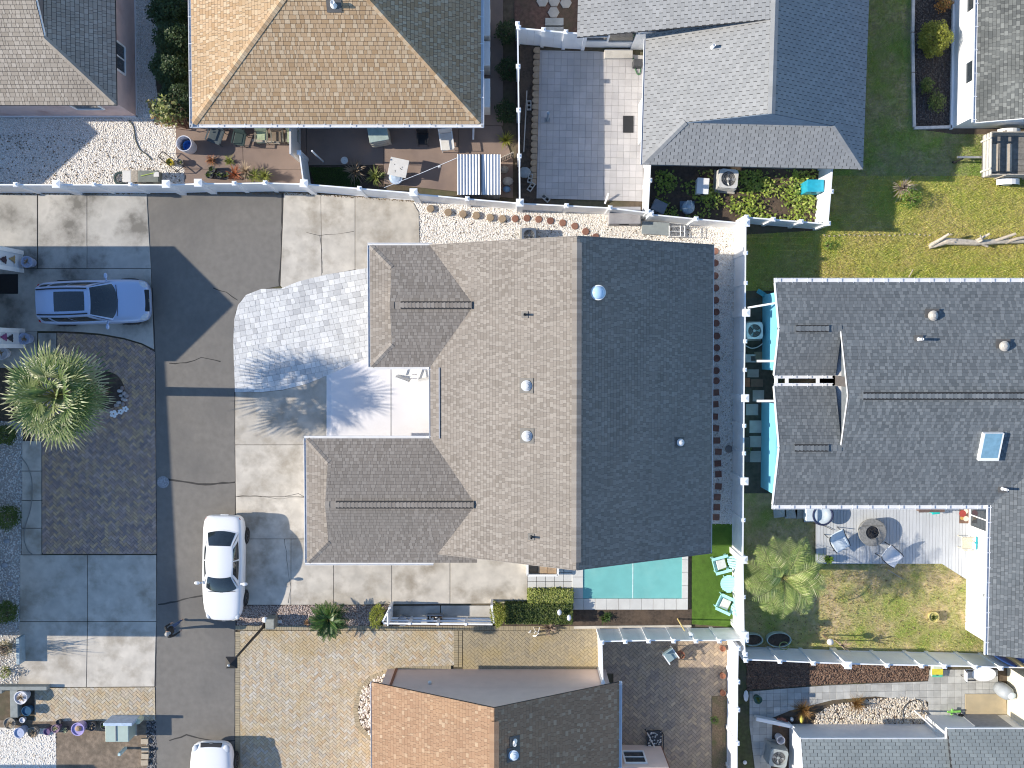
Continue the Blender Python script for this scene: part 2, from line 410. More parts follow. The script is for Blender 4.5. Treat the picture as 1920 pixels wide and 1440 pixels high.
def grid(poly_px, w, h, ang=0.0, stagger=0.0, widths=None, org=None):
    poly = np.array(G(poly_px)); c = poly.mean(0) if org is None else np.array(P(*org)[:2]); a = R(ang); ca, sa = math.cos(a), math.sin(a)
    r = np.max(np.linalg.norm(poly-c, axis=1))+max(w,h); out = []; n = int(r/h)+2
    for j in range(-n, n):
        u = -r + (stagger*w if j % 2 else 0) + (random.uniform(0,w) if widths else -((-r) % w))
        if not widths: u = -math.ceil(r/w)*w + (stagger*w if j % 2 else 0)
        while u < r:
            ww = random.choice(widths) if widths else w
            x0, y0 = u+ww/2, (j+.5)*h; out.append((c[0]+ca*x0-sa*y0, c[1]+sa*x0+ca*y0, ww, h, a)); u += ww
    return out
jd = M('paver_joint_sand', (.10,.085,.06), rough=.95)
jdk = M('paver_joint_dark', (.05,.045,.04), rough=.95)
jl = M('paver_joint_pale', (.26,.26,.25), rough=.95)
lightpav = M('pale_grey_paver', [(.56,.56,.55),(.66,.66,.65),(.46,.46,.46),(.74,.735,.72),(.60,.60,.595)], rough=.8, n=(9,.07), bump=(50,.2))
yelpav = M('buff_paver', [(.47,.38,.25),(.52,.46,.36),(.43,.32,.205),(.51,.475,.41),(.49,.41,.28),(.40,.36,.30),(.51,.41,.27),(.48,.37,.25)], rough=.85, n=(7,.1), stain=(.5,(.42,.31,.15),.5,.8), bump=(50,.2))
tanpav = M('weathered_tan_paver', [(.32,.27,.18),(.36,.30,.20),(.29,.25,.18)], rough=.85, n=(7,.1), stain=(.6,(.38,.29,.13),.5,.8), bump=(50,.2))
brnpav = M('dark_brown_paver', [(.33,.24,.20),(.43,.30,.21),(.55,.39,.23),(.26,.21,.20),(.38,.28,.24),(.47,.35,.28)], rough=.85, n=(6,.15), bump=(50,.2))
crtpav = M('courtyard_paver', [(.33,.265,.20),(.40,.31,.22),(.27,.22,.18),(.47,.36,.24),(.31,.25,.20)], rough=.85, n=(5,.14), stain=(.45,(.33,.25,.14),.56,.85), bump=(50,.2))
f = [(438,640),(440,598),(447,572),(462,553),(490,542),(528,541),(560,528),(610,515),(700,501),(780,501),(780,672),(692,672),(660,683),(614,704),(575,720),(530,731),(490,735),(441,735)]
pavers('paver_apron', 'pale grey tumbled paver apron curving beside the lane', f, grid(f, .3, .245, 11.0, widths=[.19,.245,.245,.33]), .055, lightpav, jl, centre=(560,620))
f = [(451,1182),(851,1182),(851,1247),(770,1249),(735,1252),(695,1266),(672,1290),(662,1330),(668,1362),(690,1385),(720,1400),(720,1640),(451,1640)]
pavers('paver_driveway', 'multicoloured buff herringbone paver driveway before the tan roofed house', f, herringbone(f, .232), .05, yelpav, jd, centre=(560,1310))
def soldier(name, label, px_line, mat, w=.11, l=.21, z=.052, side=1, parent_label=None):
    p = [P(a,b,0) for a,b in px_line]; root = MB(); v = []
    base = MB()
    segs = []
    for a, b in zip(p[:-1], p[1:]):
        n = max(1, round((b-a).length/w)); d = (b-a).normalized(); s = Vector((-d.y,d.x,0))*side
        base.add([(a).to_tuple()[:2]+(.03,), b.to_tuple()[:2]+(.03,), (b+s*l).to_tuple()[:2]+(.03,), (a+s*l).to_tuple()[:2]+(.03,)], [(0,1,2,3)])
        for i in range(n):
            c = a.lerp(b, (i+.5)/n)+s*(l/2); segs.append((c.x, c.y, (b-a).length/n, l, math.atan2(d.y,d.x)))
    root = base.build(name, jd, kind='structure', label=label); cache = {}
    for x,y,ww,h,an in segs:
        k = round(ww,3)
        if k not in cache: cache[k] = paver_mesh('paver', ww-.007, h-.007, .04, mat)
        o = bpy.data.objects.new('paver', cache[k]); COL.objects.link(o); o.parent = root; o.location = (x,y,z+random.uniform(-.003,.003)); o.rotation_euler = (0,0,an)
    return root
soldier('paver_edging', 'straight row of pavers edging the buff driveway along the hedge', [(1118,1182),(442,1181)], tanpav, side=-1)
soldier('paver_edging', 'paver row along the lane side of the buff driveway', [(442,1184),(441,1640)], tanpav, side=1)
soldier('paver_edging', 'curved row of pavers edging the river rock bed', [(846,1247),(770,1249),(735,1252),(695,1266),(672,1290),(662,1330),(668,1362),(690,1385),(720,1400)], tanpav, side=1)
soldier('paver_edging', 'double row of pavers crossing the walk beside the tan roofed house', [(851,1182),(851,1250)], tanpav, side=1, l=.2)
soldier('paver_edging', 'second paver row crossing the walk beside the tan roofed house', [(860,1182),(860,1250)], tanpav, side=1, l=.17)
f = [(868,1182),(1121,1182),(1121,1262),(868,1262)]
pavers('paver_walk', 'plain tan herringbone walk along the beige gable wall', f, herringbone(f, .25), .05, tanpav, jd, limit=260)
f = [(108,624),(150,626),(190,629),(235,637),(268,647),(291,660),(294,1038),(80,1038),(80,826),(60,826),(60,700),(108,690)]
pavers('paver_driveway', 'dark brown herringbone paver driveway under the fan palm', f, herringbone(f, .232), .05, brnpav, jdk, centre=(200,900))
f = [(66,1289),(291,1288),(292,1350),(66,1352)]
pavers('paver_walk', 'narrow buff herringbone walk beside the row of plant pots', f, herringbone(f, .25), .05, yelpav, jd, limit=290)
f = [(1121,1190),(1366,1186),(1368,1640),(1150,1640),(1150,1262),(1121,1262)]
pavers('paver_courtyard', 'shaded brown herringbone courtyard inside the white fences', f, herringbone(f, .27), .05, crtpav, jdk, centre=(1260,1290))
tilepat = M('pale_patio_tile', [(.44,.42,.415),(.48,.46,.45),(.41,.395,.39),(.46,.44,.425)], rough=.75, n=(1.2,.08), stain=(.5,(.36,.34,.34),.5,.8))
f = [(1012,95),(1120,97),(1208,105),(1206,378),(1006,372)]
pavers('tile_patio', 'large pale square tile patio beside the light grey roofed house', f, grid(f, .285, .285, -1.2), .05, tilepat, jl, piece='tile', centre=(1100,235))
pathm = M('grey_path_tile', [(.42,.42,.40),(.50,.50,.475),(.36,.36,.345),(.46,.455,.43)], rough=.85, n=(3,.12), stain=(.8,(.28,.28,.25),.52,.8))
f = [(1405,1296),(1480,1290),(1560,1284),(1740,1277),(1742,1255),(1870,1255),(1870,1300),(1808,1300),(1808,1342),(1740,1348),(1740,1315),(1640,1305),(1560,1312),(1480,1332),(1448,1345),(1445,1440),(1415,1440),(1405,1360)]
pavers('stone_path', 'grey square stone path beside the mulch bed', f, grid(f, .315, .315, 1.0), .045, pathm, jdk, piece='stone', centre=(1700,1300))
slabs('door_slab', 'tan stained concrete landing beside the stone path', [[(1808,1300),(1886,1300),(1888,1356),(1808,1356)]], z=.07, mat=M('tan_concrete', (.46,.38,.25), rough=.85, n=(2,.08), stain=(.8,(.36,.31,.22))))

# brown painted patio behind the tan hip roof
brownp = M('brown_painted_concrete', [(.225,.165,.135),(.25,.185,.15),(.21,.155,.13)], rough=.75, n=(1.3,.07), stain=(.5,(.17,.125,.11),.5,.75))
slabs('patio', 'brown painted concrete patio crowded with chairs and plants', [
    [(330,236),(455,236),(457,318),(346,318),(330,290)],[(455,236),(575,236),(575,318),(457,318)],[(575,236),(720,236),(720,310),(575,310)],
    [(720,236),(860,236),(860,360),(720,345)],[(860,236),(940,236),(962,300),(962,372),(860,362)],[(880,-80),(943,-80),(943,236),(880,236)],[(346,318),(575,318),(575,346),(348,348)]], z=.05, mat=brownp, inset=.006)

# ---------------------------------------------------------------- loose stone, bark, grass (stuff)
def stones(name, label, poly_px, n, size, cols, base_col, z=.02, parent=None, cat='gravel', flat=.4, under=True, tmpl=OCT):
    poly = G(poly_px)
    if under: struct(name+'_base', poly, -.01, z, M(name+label[:9]+'_base', base_col, rough=.95, n=(20,.2), bump=(40,.6)), label.split(' ')[0]+' ground under the '+label)
    q = pts_in(poly, n); s = rng.uniform(.6,1.35,(n,3))*size; s[:,2] *= flat
    pos = np.column_stack([q, np.full(n, z)+s[:,2]*.35])
    V, F, t = scatter(tmpl[0], tmpl[1], pos, rots(n, .5), s, rng.random(n))
    return fast(name, V, F, t, M(name+'_'+label[:14], cols, rough=.85, n=None), kind='stuff', label=label, cat=cat, parent=parent)
WG = [(.90,.87,.83),(.85,.81,.76),(.92,.90,.88),(.74,.66,.56),(.91,.88,.84),(.88,.84,.78),(.46,.38,.30),(.92,.90,.87)]
stones('gravel', 'white pebble gravel with a curve of round stepping stones', [(772,374),(975,391),(1135,400),(1212,410),(1390,426),(1390,500),(788,500)], 15000, .034, WG, (.78,.74,.68))
stones('gravel', 'white pebble gravel strip between the house and the long white fence', [(1300,500),(1382,500),(1377,983),(1300,983)], 8000, .034, WG, (.78,.74,.68))
stones('gravel', 'white gravel yard beside the pink stucco house', [(-90,222),(230,222),(262,-90),(300,-90),(292,150),(300,225),(345,236),(332,290),(346,318),(346,360),(-90,360)], 16000, .036, WG[:6]+[(.50,.44,.37),(.80,.78,.75)], (.70,.66,.60))
stones('gravel', 'grey pebble strip with small shrubs beside the pale driveway', [(-90,790),(43,790),(40,1040),(37,1290),(-90,1290)], 7000, .045, [(.60,.59,.57),(.74,.73,.71),(.45,.44,.42),(.80,.79,.77)], (.40,.37,.34))
stones('gravel', 'white gravel patch below the row of plant pots', [(-90,1362),(105,1366),(108,1640),(-90,1640)], 6000, .036, WG, (.50,.46,.42))
stones('gravel', 'pinkish gravel bed around the sago palm', [(444,1135),(735,1135),(735,1172),(444,1178)], 3500, .035, [(.42,.33,.29),(.50,.42,.37),(.33,.26,.23),(.54,.48,.44)], (.20,.15,.125))
stones('river_rock', 'pale river rock bed curving beside the tan roofed house', [(672,1330),(676,1295),(698,1272),(736,1258),(760,1256),(750,1300),(750,1390),(715,1396),(695,1380),(676,1355)], 900, .075, [(.55,.48,.38),(.66,.62,.55),(.45,.37,.28),(.72,.70,.66),(.38,.31,.24)], (.13,.10,.075), tmpl=ICO, cat='rocks')
stones('river_rock', 'cream river rock bed with orange ornamental grasses', [(1530,1338),(1560,1322),(1640,1310),(1700,1306),(1736,1312),(1742,1345),(1738,1368),(1525,1368)], 2300, .058, [(.52,.44,.33),(.62,.57,.48),(.42,.34,.26),(.66,.63,.58),(.34,.28,.22)], (.12,.09,.07), tmpl=ICO, cat='rocks')
stones('mulch', 'red brown bark mulch bed along the white fence', [(1400,1238),(1500,1238),(1742,1240),(1742,1274),(1560,1281),(1480,1287),(1400,1293)], 5200, .06, [(.13,.075,.05),(.20,.12,.08),(.08,.05,.04),(.25,.17,.12)], (.07,.045,.035), cat='mulch', flat=.25)
stones('mulch', 'dark mulch bed beside the white sided house', [(1712,-80),(1790,-80),(1786,240),(1714,240)], 3500, .05, [(.045,.042,.045),(.08,.075,.075),(.03,.028,.03),(.12,.11,.11)], (.035,.03,.03), cat='mulch', flat=.3)
struct('soil_bed', G([(1071,1140),(1297,1142),(1296,1176),(1071,1177)]), -.01, .03, soilm, 'brown soil bed between the pool and the white fence')
struct('soil_bed', G([(950,1100),(1076,1100),(1076,1180),(735,1180),(735,1172),(950,1170)]), -.01, .025, soilm, 'soil under the clipped hedge')
struct('soil_bed', G([(964,60),(1014,60),(1006,380),(970,388)]), -.01, .02, soilm, 'dark soil strip along the scalloped edging')
struct('soil_bed', G([(962,-90),(1090,-90),(1090,86),(966,82)]), -.01, .025, M('red_soil', (.15,.085,.065), rough=.95, n=(6,.3), stain=(1.0,(.10,.08,.05)), bump=(30,.5)), 'reddish soil with hexagonal stepping stones')
struct('soil_bed', G([(1206,312),(1534,312),(1526,428),(1380,418),(1206,406)]), -.01, .02, soilm, 'shaded soil in the small fenced yard')
struct('soil_bed', G([(1334,1305),(1364,1303),(1364,1640),(1334,1640)]), -.01, .075, M('leaf_litter', (.20,.14,.085), rough=.95, n=(14,.4), stain=(2.0,(.12,.12,.05)), bump=(40,.8)), 'leaf littered planting bed beside the white fence')
struct('soil_bed', G([(-90,1350),(290,1350),(290,1640),(-90,1640)]), -.01, .015, M('dry_dirt', (.22,.17,.125), rough=.95, n=(5,.3), stain=(1.2,(.14,.11,.08)), bump=(30,.6)), 'dry dirt bed around the pale green utility box')
struct('soil_bed', G([(576,311),(722,311),(722,352),(592,358),(576,346)]), -.01, .03, soilm, 'small soil bed on the brown patio')
struct('soil_bed', G([(1398,560),(1450,556),(1452,925),(1398,925)]), -.01, .012, M('damp_soil', (.085,.08,.06), rough=.9, n=(5,.3), stain=(1,(.12,.11,.09))), 'damp ground beside the blue gable house')
struct('soil_bed', G([(1392,1238),(1402,1238),(1415,1440),(1415,1640),(1368,1640),(1370,1238)]), -.01, .012, M('mossy_soil', (.075,.085,.035), rough=.95, n=(6,.3), stain=(1,(.10,.08,.06))), 'mossy strip between the white fence and the stone path')
struct('gravel_apron', G([(1440,1340),(1500,1345),(1500,1640),(1440,1640)]), -.01, .02, soilm, 'soil beside the air conditioner')
# coarse gutter stones at the road edge
stones('gravel', 'dark drainage gravel along the lane beside the utility box', [(275,1352),(293,1350),(296,1640),(277,1640)], 900, .05, [(.10,.10,.11),(.18,.18,.19),(.25,.25,.25)], (.05,.05,.05))

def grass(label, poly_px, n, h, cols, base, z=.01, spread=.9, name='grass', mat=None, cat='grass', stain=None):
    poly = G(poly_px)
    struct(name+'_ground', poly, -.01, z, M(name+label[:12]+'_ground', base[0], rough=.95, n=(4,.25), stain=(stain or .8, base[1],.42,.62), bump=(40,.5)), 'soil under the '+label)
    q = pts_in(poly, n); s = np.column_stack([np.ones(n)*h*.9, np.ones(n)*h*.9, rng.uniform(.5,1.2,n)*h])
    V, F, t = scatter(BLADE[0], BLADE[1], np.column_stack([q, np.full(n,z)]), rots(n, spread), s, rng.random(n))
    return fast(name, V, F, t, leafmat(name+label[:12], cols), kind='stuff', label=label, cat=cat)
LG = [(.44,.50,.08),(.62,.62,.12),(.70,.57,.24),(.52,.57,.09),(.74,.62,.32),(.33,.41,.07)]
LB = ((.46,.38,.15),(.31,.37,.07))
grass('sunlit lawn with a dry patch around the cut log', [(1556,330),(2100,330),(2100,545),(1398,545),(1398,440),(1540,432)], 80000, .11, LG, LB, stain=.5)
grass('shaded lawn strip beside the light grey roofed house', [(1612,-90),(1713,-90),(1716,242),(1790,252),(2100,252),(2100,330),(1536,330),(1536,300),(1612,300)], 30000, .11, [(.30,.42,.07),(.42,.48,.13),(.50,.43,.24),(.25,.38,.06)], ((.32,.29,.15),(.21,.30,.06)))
grass('back lawn with worn patches below the grey deck', [(1395,925),(1560,925),(1560,1040),(1720,1040),(1850,1060),(1850,1236),(1392,1236)], 40000, .10, [(.40,.45,.09),(.62,.52,.25),(.50,.52,.12),(.72,.58,.35),(.30,.40,.07)], ((.52,.41,.24),(.28,.34,.08)), stain=.65)
grass('patch of green grass on the brown patio', [(580,314),(672,314),(676,350),(592,352)], 2600, .09, [(.07,.14,.015),(.10,.18,.02),(.05,.10,.012)], ((.05,.07,.02),(.04,.07,.02)), z=.035)
grass('bright green artificial turf around the turquoise chairs', [(1297,1040),(1300,982),(1377,982),(1379,1176),(1297,1170)], 13000, .035, [(.095,.20,.022),(.12,.24,.028),(.08,.175,.018)], ((.085,.165,.02),(.075,.15,.018)), z=.03, name='turf', cat='turf')

LT = [(.16,.11,.07),(.24,.17,.10),(.10,.08,.05),(.30,.22,.13)]
stones('leaf_litter', 'brown leaf litter drifted along the foot of the white fence', [(-90,358),(400,357),(590,358),(785,374),(786,380),(590,366),(400,364),(-90,366)], 1500, .028, LT, None, z=.052, cat='leaf litter', flat=.25, under=False)
stones('leaf_litter', 'scattered brown leaves on the white pebble gravel', [(790,395),(1130,410),(1370,440),(1370,480),(800,440)], 260, .03, LT, None, z=.04, cat='leaf litter', flat=.25, under=False)
stones('leaf_litter', 'scattered brown leaves on the white gravel yard', [(-40,250),(190,250),(340,300),(340,345),(-40,345)], 420, .034, LT, None, z=.04, cat='leaf litter', flat=.25, under=False)
stones('leaf_litter', 'scattered brown leaves on the worn back lawn', [(1420,1070),(1810,1080),(1820,1210),(1420,1205)], 500, .03, LT, None, z=.05, cat='leaf litter', flat=.25, under=False)

# ================================================================ HOUSES
def frame_of(poly):
    p = [Vector(q) for q in poly]; n = (p[1]-p[0]).cross(p[2]-p[0])
    if n.z < 0: n = -n
    n.normalize(); u = Vector((0,0,1)).cross(n)
    u = Vector((1,0,0)) if u.length < 1e-4 else u.normalized()
    v = n.cross(u)
    if v.z < 0: u, v = -u, -v
    return n, u, v
def shingles(polys, style='lam', e=.143, seed=1, slit=.010):
    rd = random.Random(seed); mb = MB()
    for poly in polys:
        n, u, v = frame_of(poly); o = Vector(poly[0]); o = min((Vector(q) for q in poly), key=lambda q: q.z)
        q2 = ccw([((Vector(q)-o).dot(u), (Vector(q)-o).dot(v)) for q in poly])
        if len(q2) < 3: continue
        us = [a for a,_ in q2]; vmax = max(b for _,b in q2); rows = int(vmax/e)+2
        for r in range(rows):
            v0 = r*e-.02; v1 = v0+e
            x = min(us)-rd.uniform(0,.4) if style != 'tab' else math.floor(min(us)/.32)*.32-.16*(r%2)
            hi = rd.random() < .5; band = rd.uniform(-.12,.12)
            while x < max(us):
                if style == 'tab': w, th, gap = .32, .010, .026
                else:
                    w = rd.choice((.10,.13,.16,.19,.22)) if hi else rd.choice((.10,.14,.18,.24,.3)); th = .009 if hi else .006; gap = slit*.8
                t = rd.random()*.9
                tt = (.5+t*.5+band*.4) if hi else t*.5+band*.4
                hi = not hi
                lo_ = v0+(slit if style != 'tab' else .004)  # slit bares the dark deck in place of each course's butt shadow
                cell = [(x,lo_),(x+w-gap,lo_),(x+w-gap,v1),(x,v1)]; x += w
                c = clip(cell, q2)
                if len(c) < 3 or parea(c) < 2e-4: continue
                k = len(c); top = []; bot = []
                for a, b in c:
                    h = .004+th*(1-(b-v0)/e); p = o+u*a+v*b; top.append(p+n*h); bot.append(p-n*.004)
                if tt < 0: tt = .01
                if tt > .99: tt = .99
                mb.add(bot+top, [tuple(range(k,2*k))]+[(i,(i+1)%k,k+(i+1)%k,k+i) for i in range(k)], tint=tt)
    return mb
def roof(house, polys, mat, style='lam', seed=1, th=.10, label=None, deckm=None, e=.143, slit=.010):
    d = MB()
    for p in polys: d.slab([Vector(q)-Vector((0,0,.006)) for q in p], th)
    r = d.build('roof', deckm or dark, house)
    if label: r['label'] = label
    shingles(polys, style, e=e, seed=seed, slit=slit).build('shingles', mat, r, kind='stuff')
    return r
CAPM = {}
def capmat(mat):
    k = mat.name+'_cap'
    if k in MATS: return MATS[k]
    m = mat.copy(); m.name = k; nt = m.node_tree
    ad = [n for n in nt.nodes if n.type == 'MATH' and n.operation == 'ADD'][0]; oi = [n for n in nt.nodes if n.type == 'OBJECT_INFO'][0]
    nt.links.new(oi.outputs['Random'], ad.inputs[1]); MATS[k] = m; return m
def caps(parent, p0, p1, mat, w=.15, step=.15, drop=.055, lift=.03):
    p0, p1 = Vector(p0), Vector(p1); d = p1-p0; L = d.length; n = max(1, int(L/step)); d.normalize(); rz = math.atan2(d.y,d.x); ry = -math.asin(d.z)
    key = (mat.name, w, drop)
    if key not in CAPM:
        l = step*.62; t = .012
        v = [(-l,-w,-drop+t*.3),(-l,0,t*.3),(-l,w,-drop+t*.3),(l,-w,-drop+t),(l,0,t),(l,w,-drop+t),(l,-w,-drop-.01),(l,0,-.01),(l,w,-drop-.01)]
        CAPM[key] = MB().add(v, [(0,3,4,1),(1,4,5,2),(3,6,7,4),(4,7,8,5)]).mesh('ridge_shingle', capmat(mat))
    for i in range(n):
        c = p0.lerp(p1, (i+.5)/n)+Vector((0,0,lift))
        o = bpy.data.objects.new('ridge_shingle', CAPM[key]); COL.objects.link(o); o.parent = parent; o.location = c; o.rotation_euler = (0, ry, rz)
        o.matrix_parent_inverse = Matrix()
def gutter(house, p0, p1, mat=None, out=1, hangers=0.0, w=.12, name='gutter'):
    """open channel along the eave p0-p1; out=+1 puts it left of the direction p0->p1"""
    mat = mat or gutterw; p0, p1 = Vector(p0), Vector(p1); d = (p1-p0).normalized(); s = Vector((-d.y,d.x,0)).normalized()*out; z = Vector((0,0,1))
    prof = [(0,.0),(0,-.10),(w,-.10),(w,.02),(w-.02,.02),(w-.02,-.085),(.012,-.085),(.012,0)]
    v = [];
    for p in (p0,p1): v += [p+s*(a+.004)+z*b for a,b in prof]
    k = len(prof); f = [(i,(i+1)%k,k+(i+1)%k,k+i) for i in range(k)]+[tuple(range(k))[::-1], tuple(range(k,2*k))]
    g = MB().add(v,f).build(name, mat, house)
    if hangers:
        n = int((p1-p0).length/hangers); me = None
        for i in range(n+1):
            c = p0+d*(.1+i*hangers)
            if (c-p0).length > (p1-p0).length: break
            MB().beam(c+z*.03-s*.02, c+s*(w+.005)+z*.03, .03, .012).build('hanger', mat, g)
    return g
def window(house, c, nrm, w, h, fr=.07, panes=2, vert=False, fm=None, slider=False):
    """window on an upright wall: c centre, nrm outward normal"""
    nrm = Vector(nrm).normalized(); s = Vector((0,0,1)).cross(nrm); c = Vector(c); z = Vector((0,0,1)); mb = MB()
    def bar(a0,b0,a1,b1,d0,d1):
        v = [c+s*a+z*b+nrm*d for d in (d0,d1) for a,b in ((a0,b0),(a1,b0),(a1,b1),(a0,b1))]
        mb.add(v, [(0,3,2,1),(4,5,6,7),(0,1,5,4),(1,2,6,5),(2,3,7,6),(3,0,4,7)])
    W, H = w/2, h/2
    bar(-W-fr,-H-fr,-W,H+fr,-.02,.05); bar(W,-H-fr,W+fr,H+fr,-.02,.05); bar(-W,H,W,H+fr,-.02,.05); bar(-W,-H-fr,W,-H,-.02,.06)
    if panes == 2:
        if vert: bar(-W,-.025,W,.025,-.02,.045)
        else: bar(-.025,-H,.025,H,-.02,.045)
    wo = mb.build('window', fm or whitep, house)
    for i in range(panes):
        a0, a1, b0, b1 = -W, W, -H, H
        if panes == 2:
            if vert: b0, b1 = ((-H,-.025),(.025,H))[i]
            else: a0, a1 = ((-W,-.025),(.025,W))[i]
        MB().add([c+s*a+z*b+nrm*.015 for a,b in ((a0,b0),(a1,b0),(a1,b1),(a0,b1))], [(0,1,2,3)]).build('pane', glass, wo)
    return wo
def wallbox(house, poly, z1, mat, name='wall', z0=-.02):
    return MB().prism(poly, z0, z1).build(name, mat, house)
def gablewall(house, a, b, apex, mat, th=.12, nrm=(0,1,0)):
    """upright triangle between a, b and apex"""
    n = Vector(nrm); v = [Vector(a),Vector(b),Vector(apex)]; v = v+[q-n*th for q in v]
    return MB().add(v, [(0,1,2),(5,4,3),(0,3,4,1),(1,4,5,2),(2,5,3,0)]).build('gable', mat, house)
def dome_vent(house, c, r, mat, flash=True, nrm=None):
    t = MB()
    t.lathe(c, [(r*.62,-.1),(r*.62,.13),(r*1.02,.11),(r*1.04,.15),(r*.80,.165),(r*.74,.20),(r*.45,.225),(r*.40,.245),(.01,.25)], 28)
    v = t.build('roof_vent', mat, house)
    if flash:
        MB().obox((c[0],c[1],c[2]+.035), (r*2.9,r*2.9,.012), ry=nrm or 0).build('flashing', M('flashing', (.10,.095,.09), rough=.6), v)
    return v
def pipe_vent(house, c, r=.05, h=.32, mat=None, ry=0.0, rx=0.0):
    v = MB().lathe(c, [(r*1.5,-.05),(r*1.5,.05),(r,.08),(r,h),(r*.8,h),(r*.8,h-.05)], 12).build('vent_pipe', mat or greym, house, smooth=True)
    MB().obox((c[0],c[1],c[2]+.035), (r*6.5,r*6,.012), ry=ry, rx=rx).build('flashing', M('flashing', (.10,.095,.09), rough=.6), v); return v
def fascia(house, p0, p1, mat=None, h=.16, t=.03, name='fascia', dz=-.075):
    return MB().beam(Vector(p0)+Vector((0,0,dz)), Vector(p1)+Vector((0,0,dz)), t, h).build(name, mat or whitep, house)

# ---------------------------------------------------------------- the taupe roofed house in the middle
taupe = M('taupe_shingle', [(.20,.173,.147),(.23,.20,.172),(.255,.224,.194),(.28,.248,.216),(.30,.268,.234)], rough=.92, rand=False, n=(1.0,.06), stain=(.22,(.22,.195,.17),.5,.8), bump=(160,.3))
wallw = M('pale_stucco', (.62,.60,.57), rough=.8, n=(3,.05))
H1 = thing('house', 'large taupe shingled house with two hipped front wings and turquoise pool', 'house', (P(1081,750,0).x, P(0,750,0).y, 0))
z0, zr = 2.4, 5.5
Xe, Xr = P(1336,748,z0).x, P(1081,757,zr).x; Xw = 2*Xr-Xe; Yn, Ys = P(1337,460,z0).y, P(1341,1036,z0).y
sl1 = (zr-z0)/(Xe-Xr)
V3 = lambda x,y,z: Vector((x,y,z))
polys = [[V3(Xe,Ys,z0),V3(Xe,Yn,z0),V3(Xr,Yn,zr),V3(Xr,Ys,zr)], [V3(Xw,Yn,z0),V3(Xw,Ys,z0),V3(Xr,Ys,zr),V3(Xr,Yn,zr)]]
ridges = [((Xr,Ys+.3,zr),(Xr,Yn-.25,zr))]
wings = []
for (px0, py0, py1, g) in ((694,460,688,.95),(575,822,1055,.98)):
    x0 = P(px0,(py0+py1)/2,z0).x; y1 = P(700,py0,z0).y; y0 = P(700,py1,z0).y; yc = (y0+y1)/2; t = .385; zw = z0+t*(y1-yc); za = z0+t*g; xg = x0+g
    x1 = Xr-(zr-zw)/sl1
    polys += [[V3(xg,y1,z0),V3(xg,yc,zw),V3(x1,yc,zw),V3(x1,y1,z0)], [V3(xg,y0,z0),V3(x1,y0,z0),V3(x1,yc,zw),V3(xg,yc,zw)],
              [V3(x0,y1,z0),V3(xg,y1-g,za),V3(xg,y1,z0)], [V3(x0,y0,z0),V3(xg,y0,z0),V3(xg,y0+g,za)],
              [V3(x0,y0,z0),V3(xg,y0+g,za),V3(xg,y1-g,za),V3(x0,y1,z0)]]
    wings.append((x0,xg,x1,y0,y1,yc,zw,za,g))
r1 = roof(H1, polys, taupe, seed=3)
for a, b in ridges: caps(r1, a, b, taupe, w=.19, drop=.06, lift=.045)
ridgevm = M('ridge_vent_side', (.025,.024,.023), rough=.7)
for (x0,xg,x1,y0,y1,yc,zw,za,g) in wings:
    v = MB().box(xg+.45, yc-.155, zw-.06, x1-.12, yc+.155, zw+.055).build('ridge_vent', ridgevm, r1)
    caps(r1, (xg+.42,yc,zw+.055), (x1-.11,yc,zw+.055), taupe, w=.15, drop=.03, lift=.012)
    caps(r1, (xg-.02,yc,zw), (xg+.42,yc,zw), taupe, w=.14, drop=.05, lift=.02)
    for yy, s in ((y1,-1),(y0,1)):
        caps(r1, (x0+.05,yy+s*.05,z0+.02), (xg,yy+s*g,za), taupe, w=.12, drop=.045, lift=.02)
    # walls, fascia, gutters of the wing
    wallbox(H1, [(x0+.4,y0+.35),(x1,y0+.35),(x1,y1-.35),(x0+.4,y1-.35)], z0-.05, wallw)
    gablewall(H1, (xg+.02,y0+g,za),(xg+.02,y1-g,za),(xg+.02,yc,zw-.02), wallw, nrm=(-1,0,0))
    gutter(H1, (x0,y1,z0),(x0,y0,z0), out=-1, w=.1); gutter(H1, (x0-.1,y1,z0),(Xw+.1,y1,z0), out=1, w=.1); gutter(H1, (x0-.1,y0,z0),(Xw+.1,y0,z0), out=-1, w=.1)
yS = max(w[3] for w in wings); yN = min(w[4] for w in wings)
wallbox(H1, [(Xw+.9,Ys+.25),(Xe-.4,Ys+.25),(Xe-.4,Yn-.25),(Xw+.9,Yn-.25)], z0-.06, wallw)
for yy, nn in ((Ys+.25,(0,-1,0)),(Yn-.25,(0,1,0))): gablewall(H1, (Xw+.6,yy,z0-.06),(Xe-.4,yy,z0-.06),(Xr,yy,zr-.14), wallw, nrm=nn)
for (ya, yb) in ((wings[0][3], wings[1][4]),):
    gutter(H1, (Xw,ya,z0),(Xw,yb,z0), out=-1, w=.06)
    zz = z0+.39*sl1; MB().beam((Xw+.39,ya-.02,zz+.04),(Xw+.39,yb+.02,zz+.04),.035,.07).build('rain_diverter', M('diverter', (.55,.55,.58), rough=.4), H1)
fascia(H1, (Xe+.012,Yn,z0),(Xe+.012,Ys,z0), t=.02)
for s, yy in ((1,Yn),(-1,Ys)):
    fascia(H1, (Xr,yy+s*.02,zr),(Xe,yy+s*.02,z0), M('taupe_trim', (.22,.195,.17), rough=.7)); fascia(H1, (Xr,yy+s*.02,zr),(Xw,yy+s*.02,z0), M('taupe_trim', (.22,.195,.17)))
def onW(px,py):     # point on the west slope
    z = 4.0
    for _ in range(6): p = P(px,py,z); z = zr-sl1*(Xr-p.x)
    return P(px,py,z)
def onE(px,py):
    z = 4.0
    for _ in range(6): p = P(px,py,z); z = zr-sl1*(p.x-Xr)
    return P(px,py,z)
ang = -math.atan(sl1)
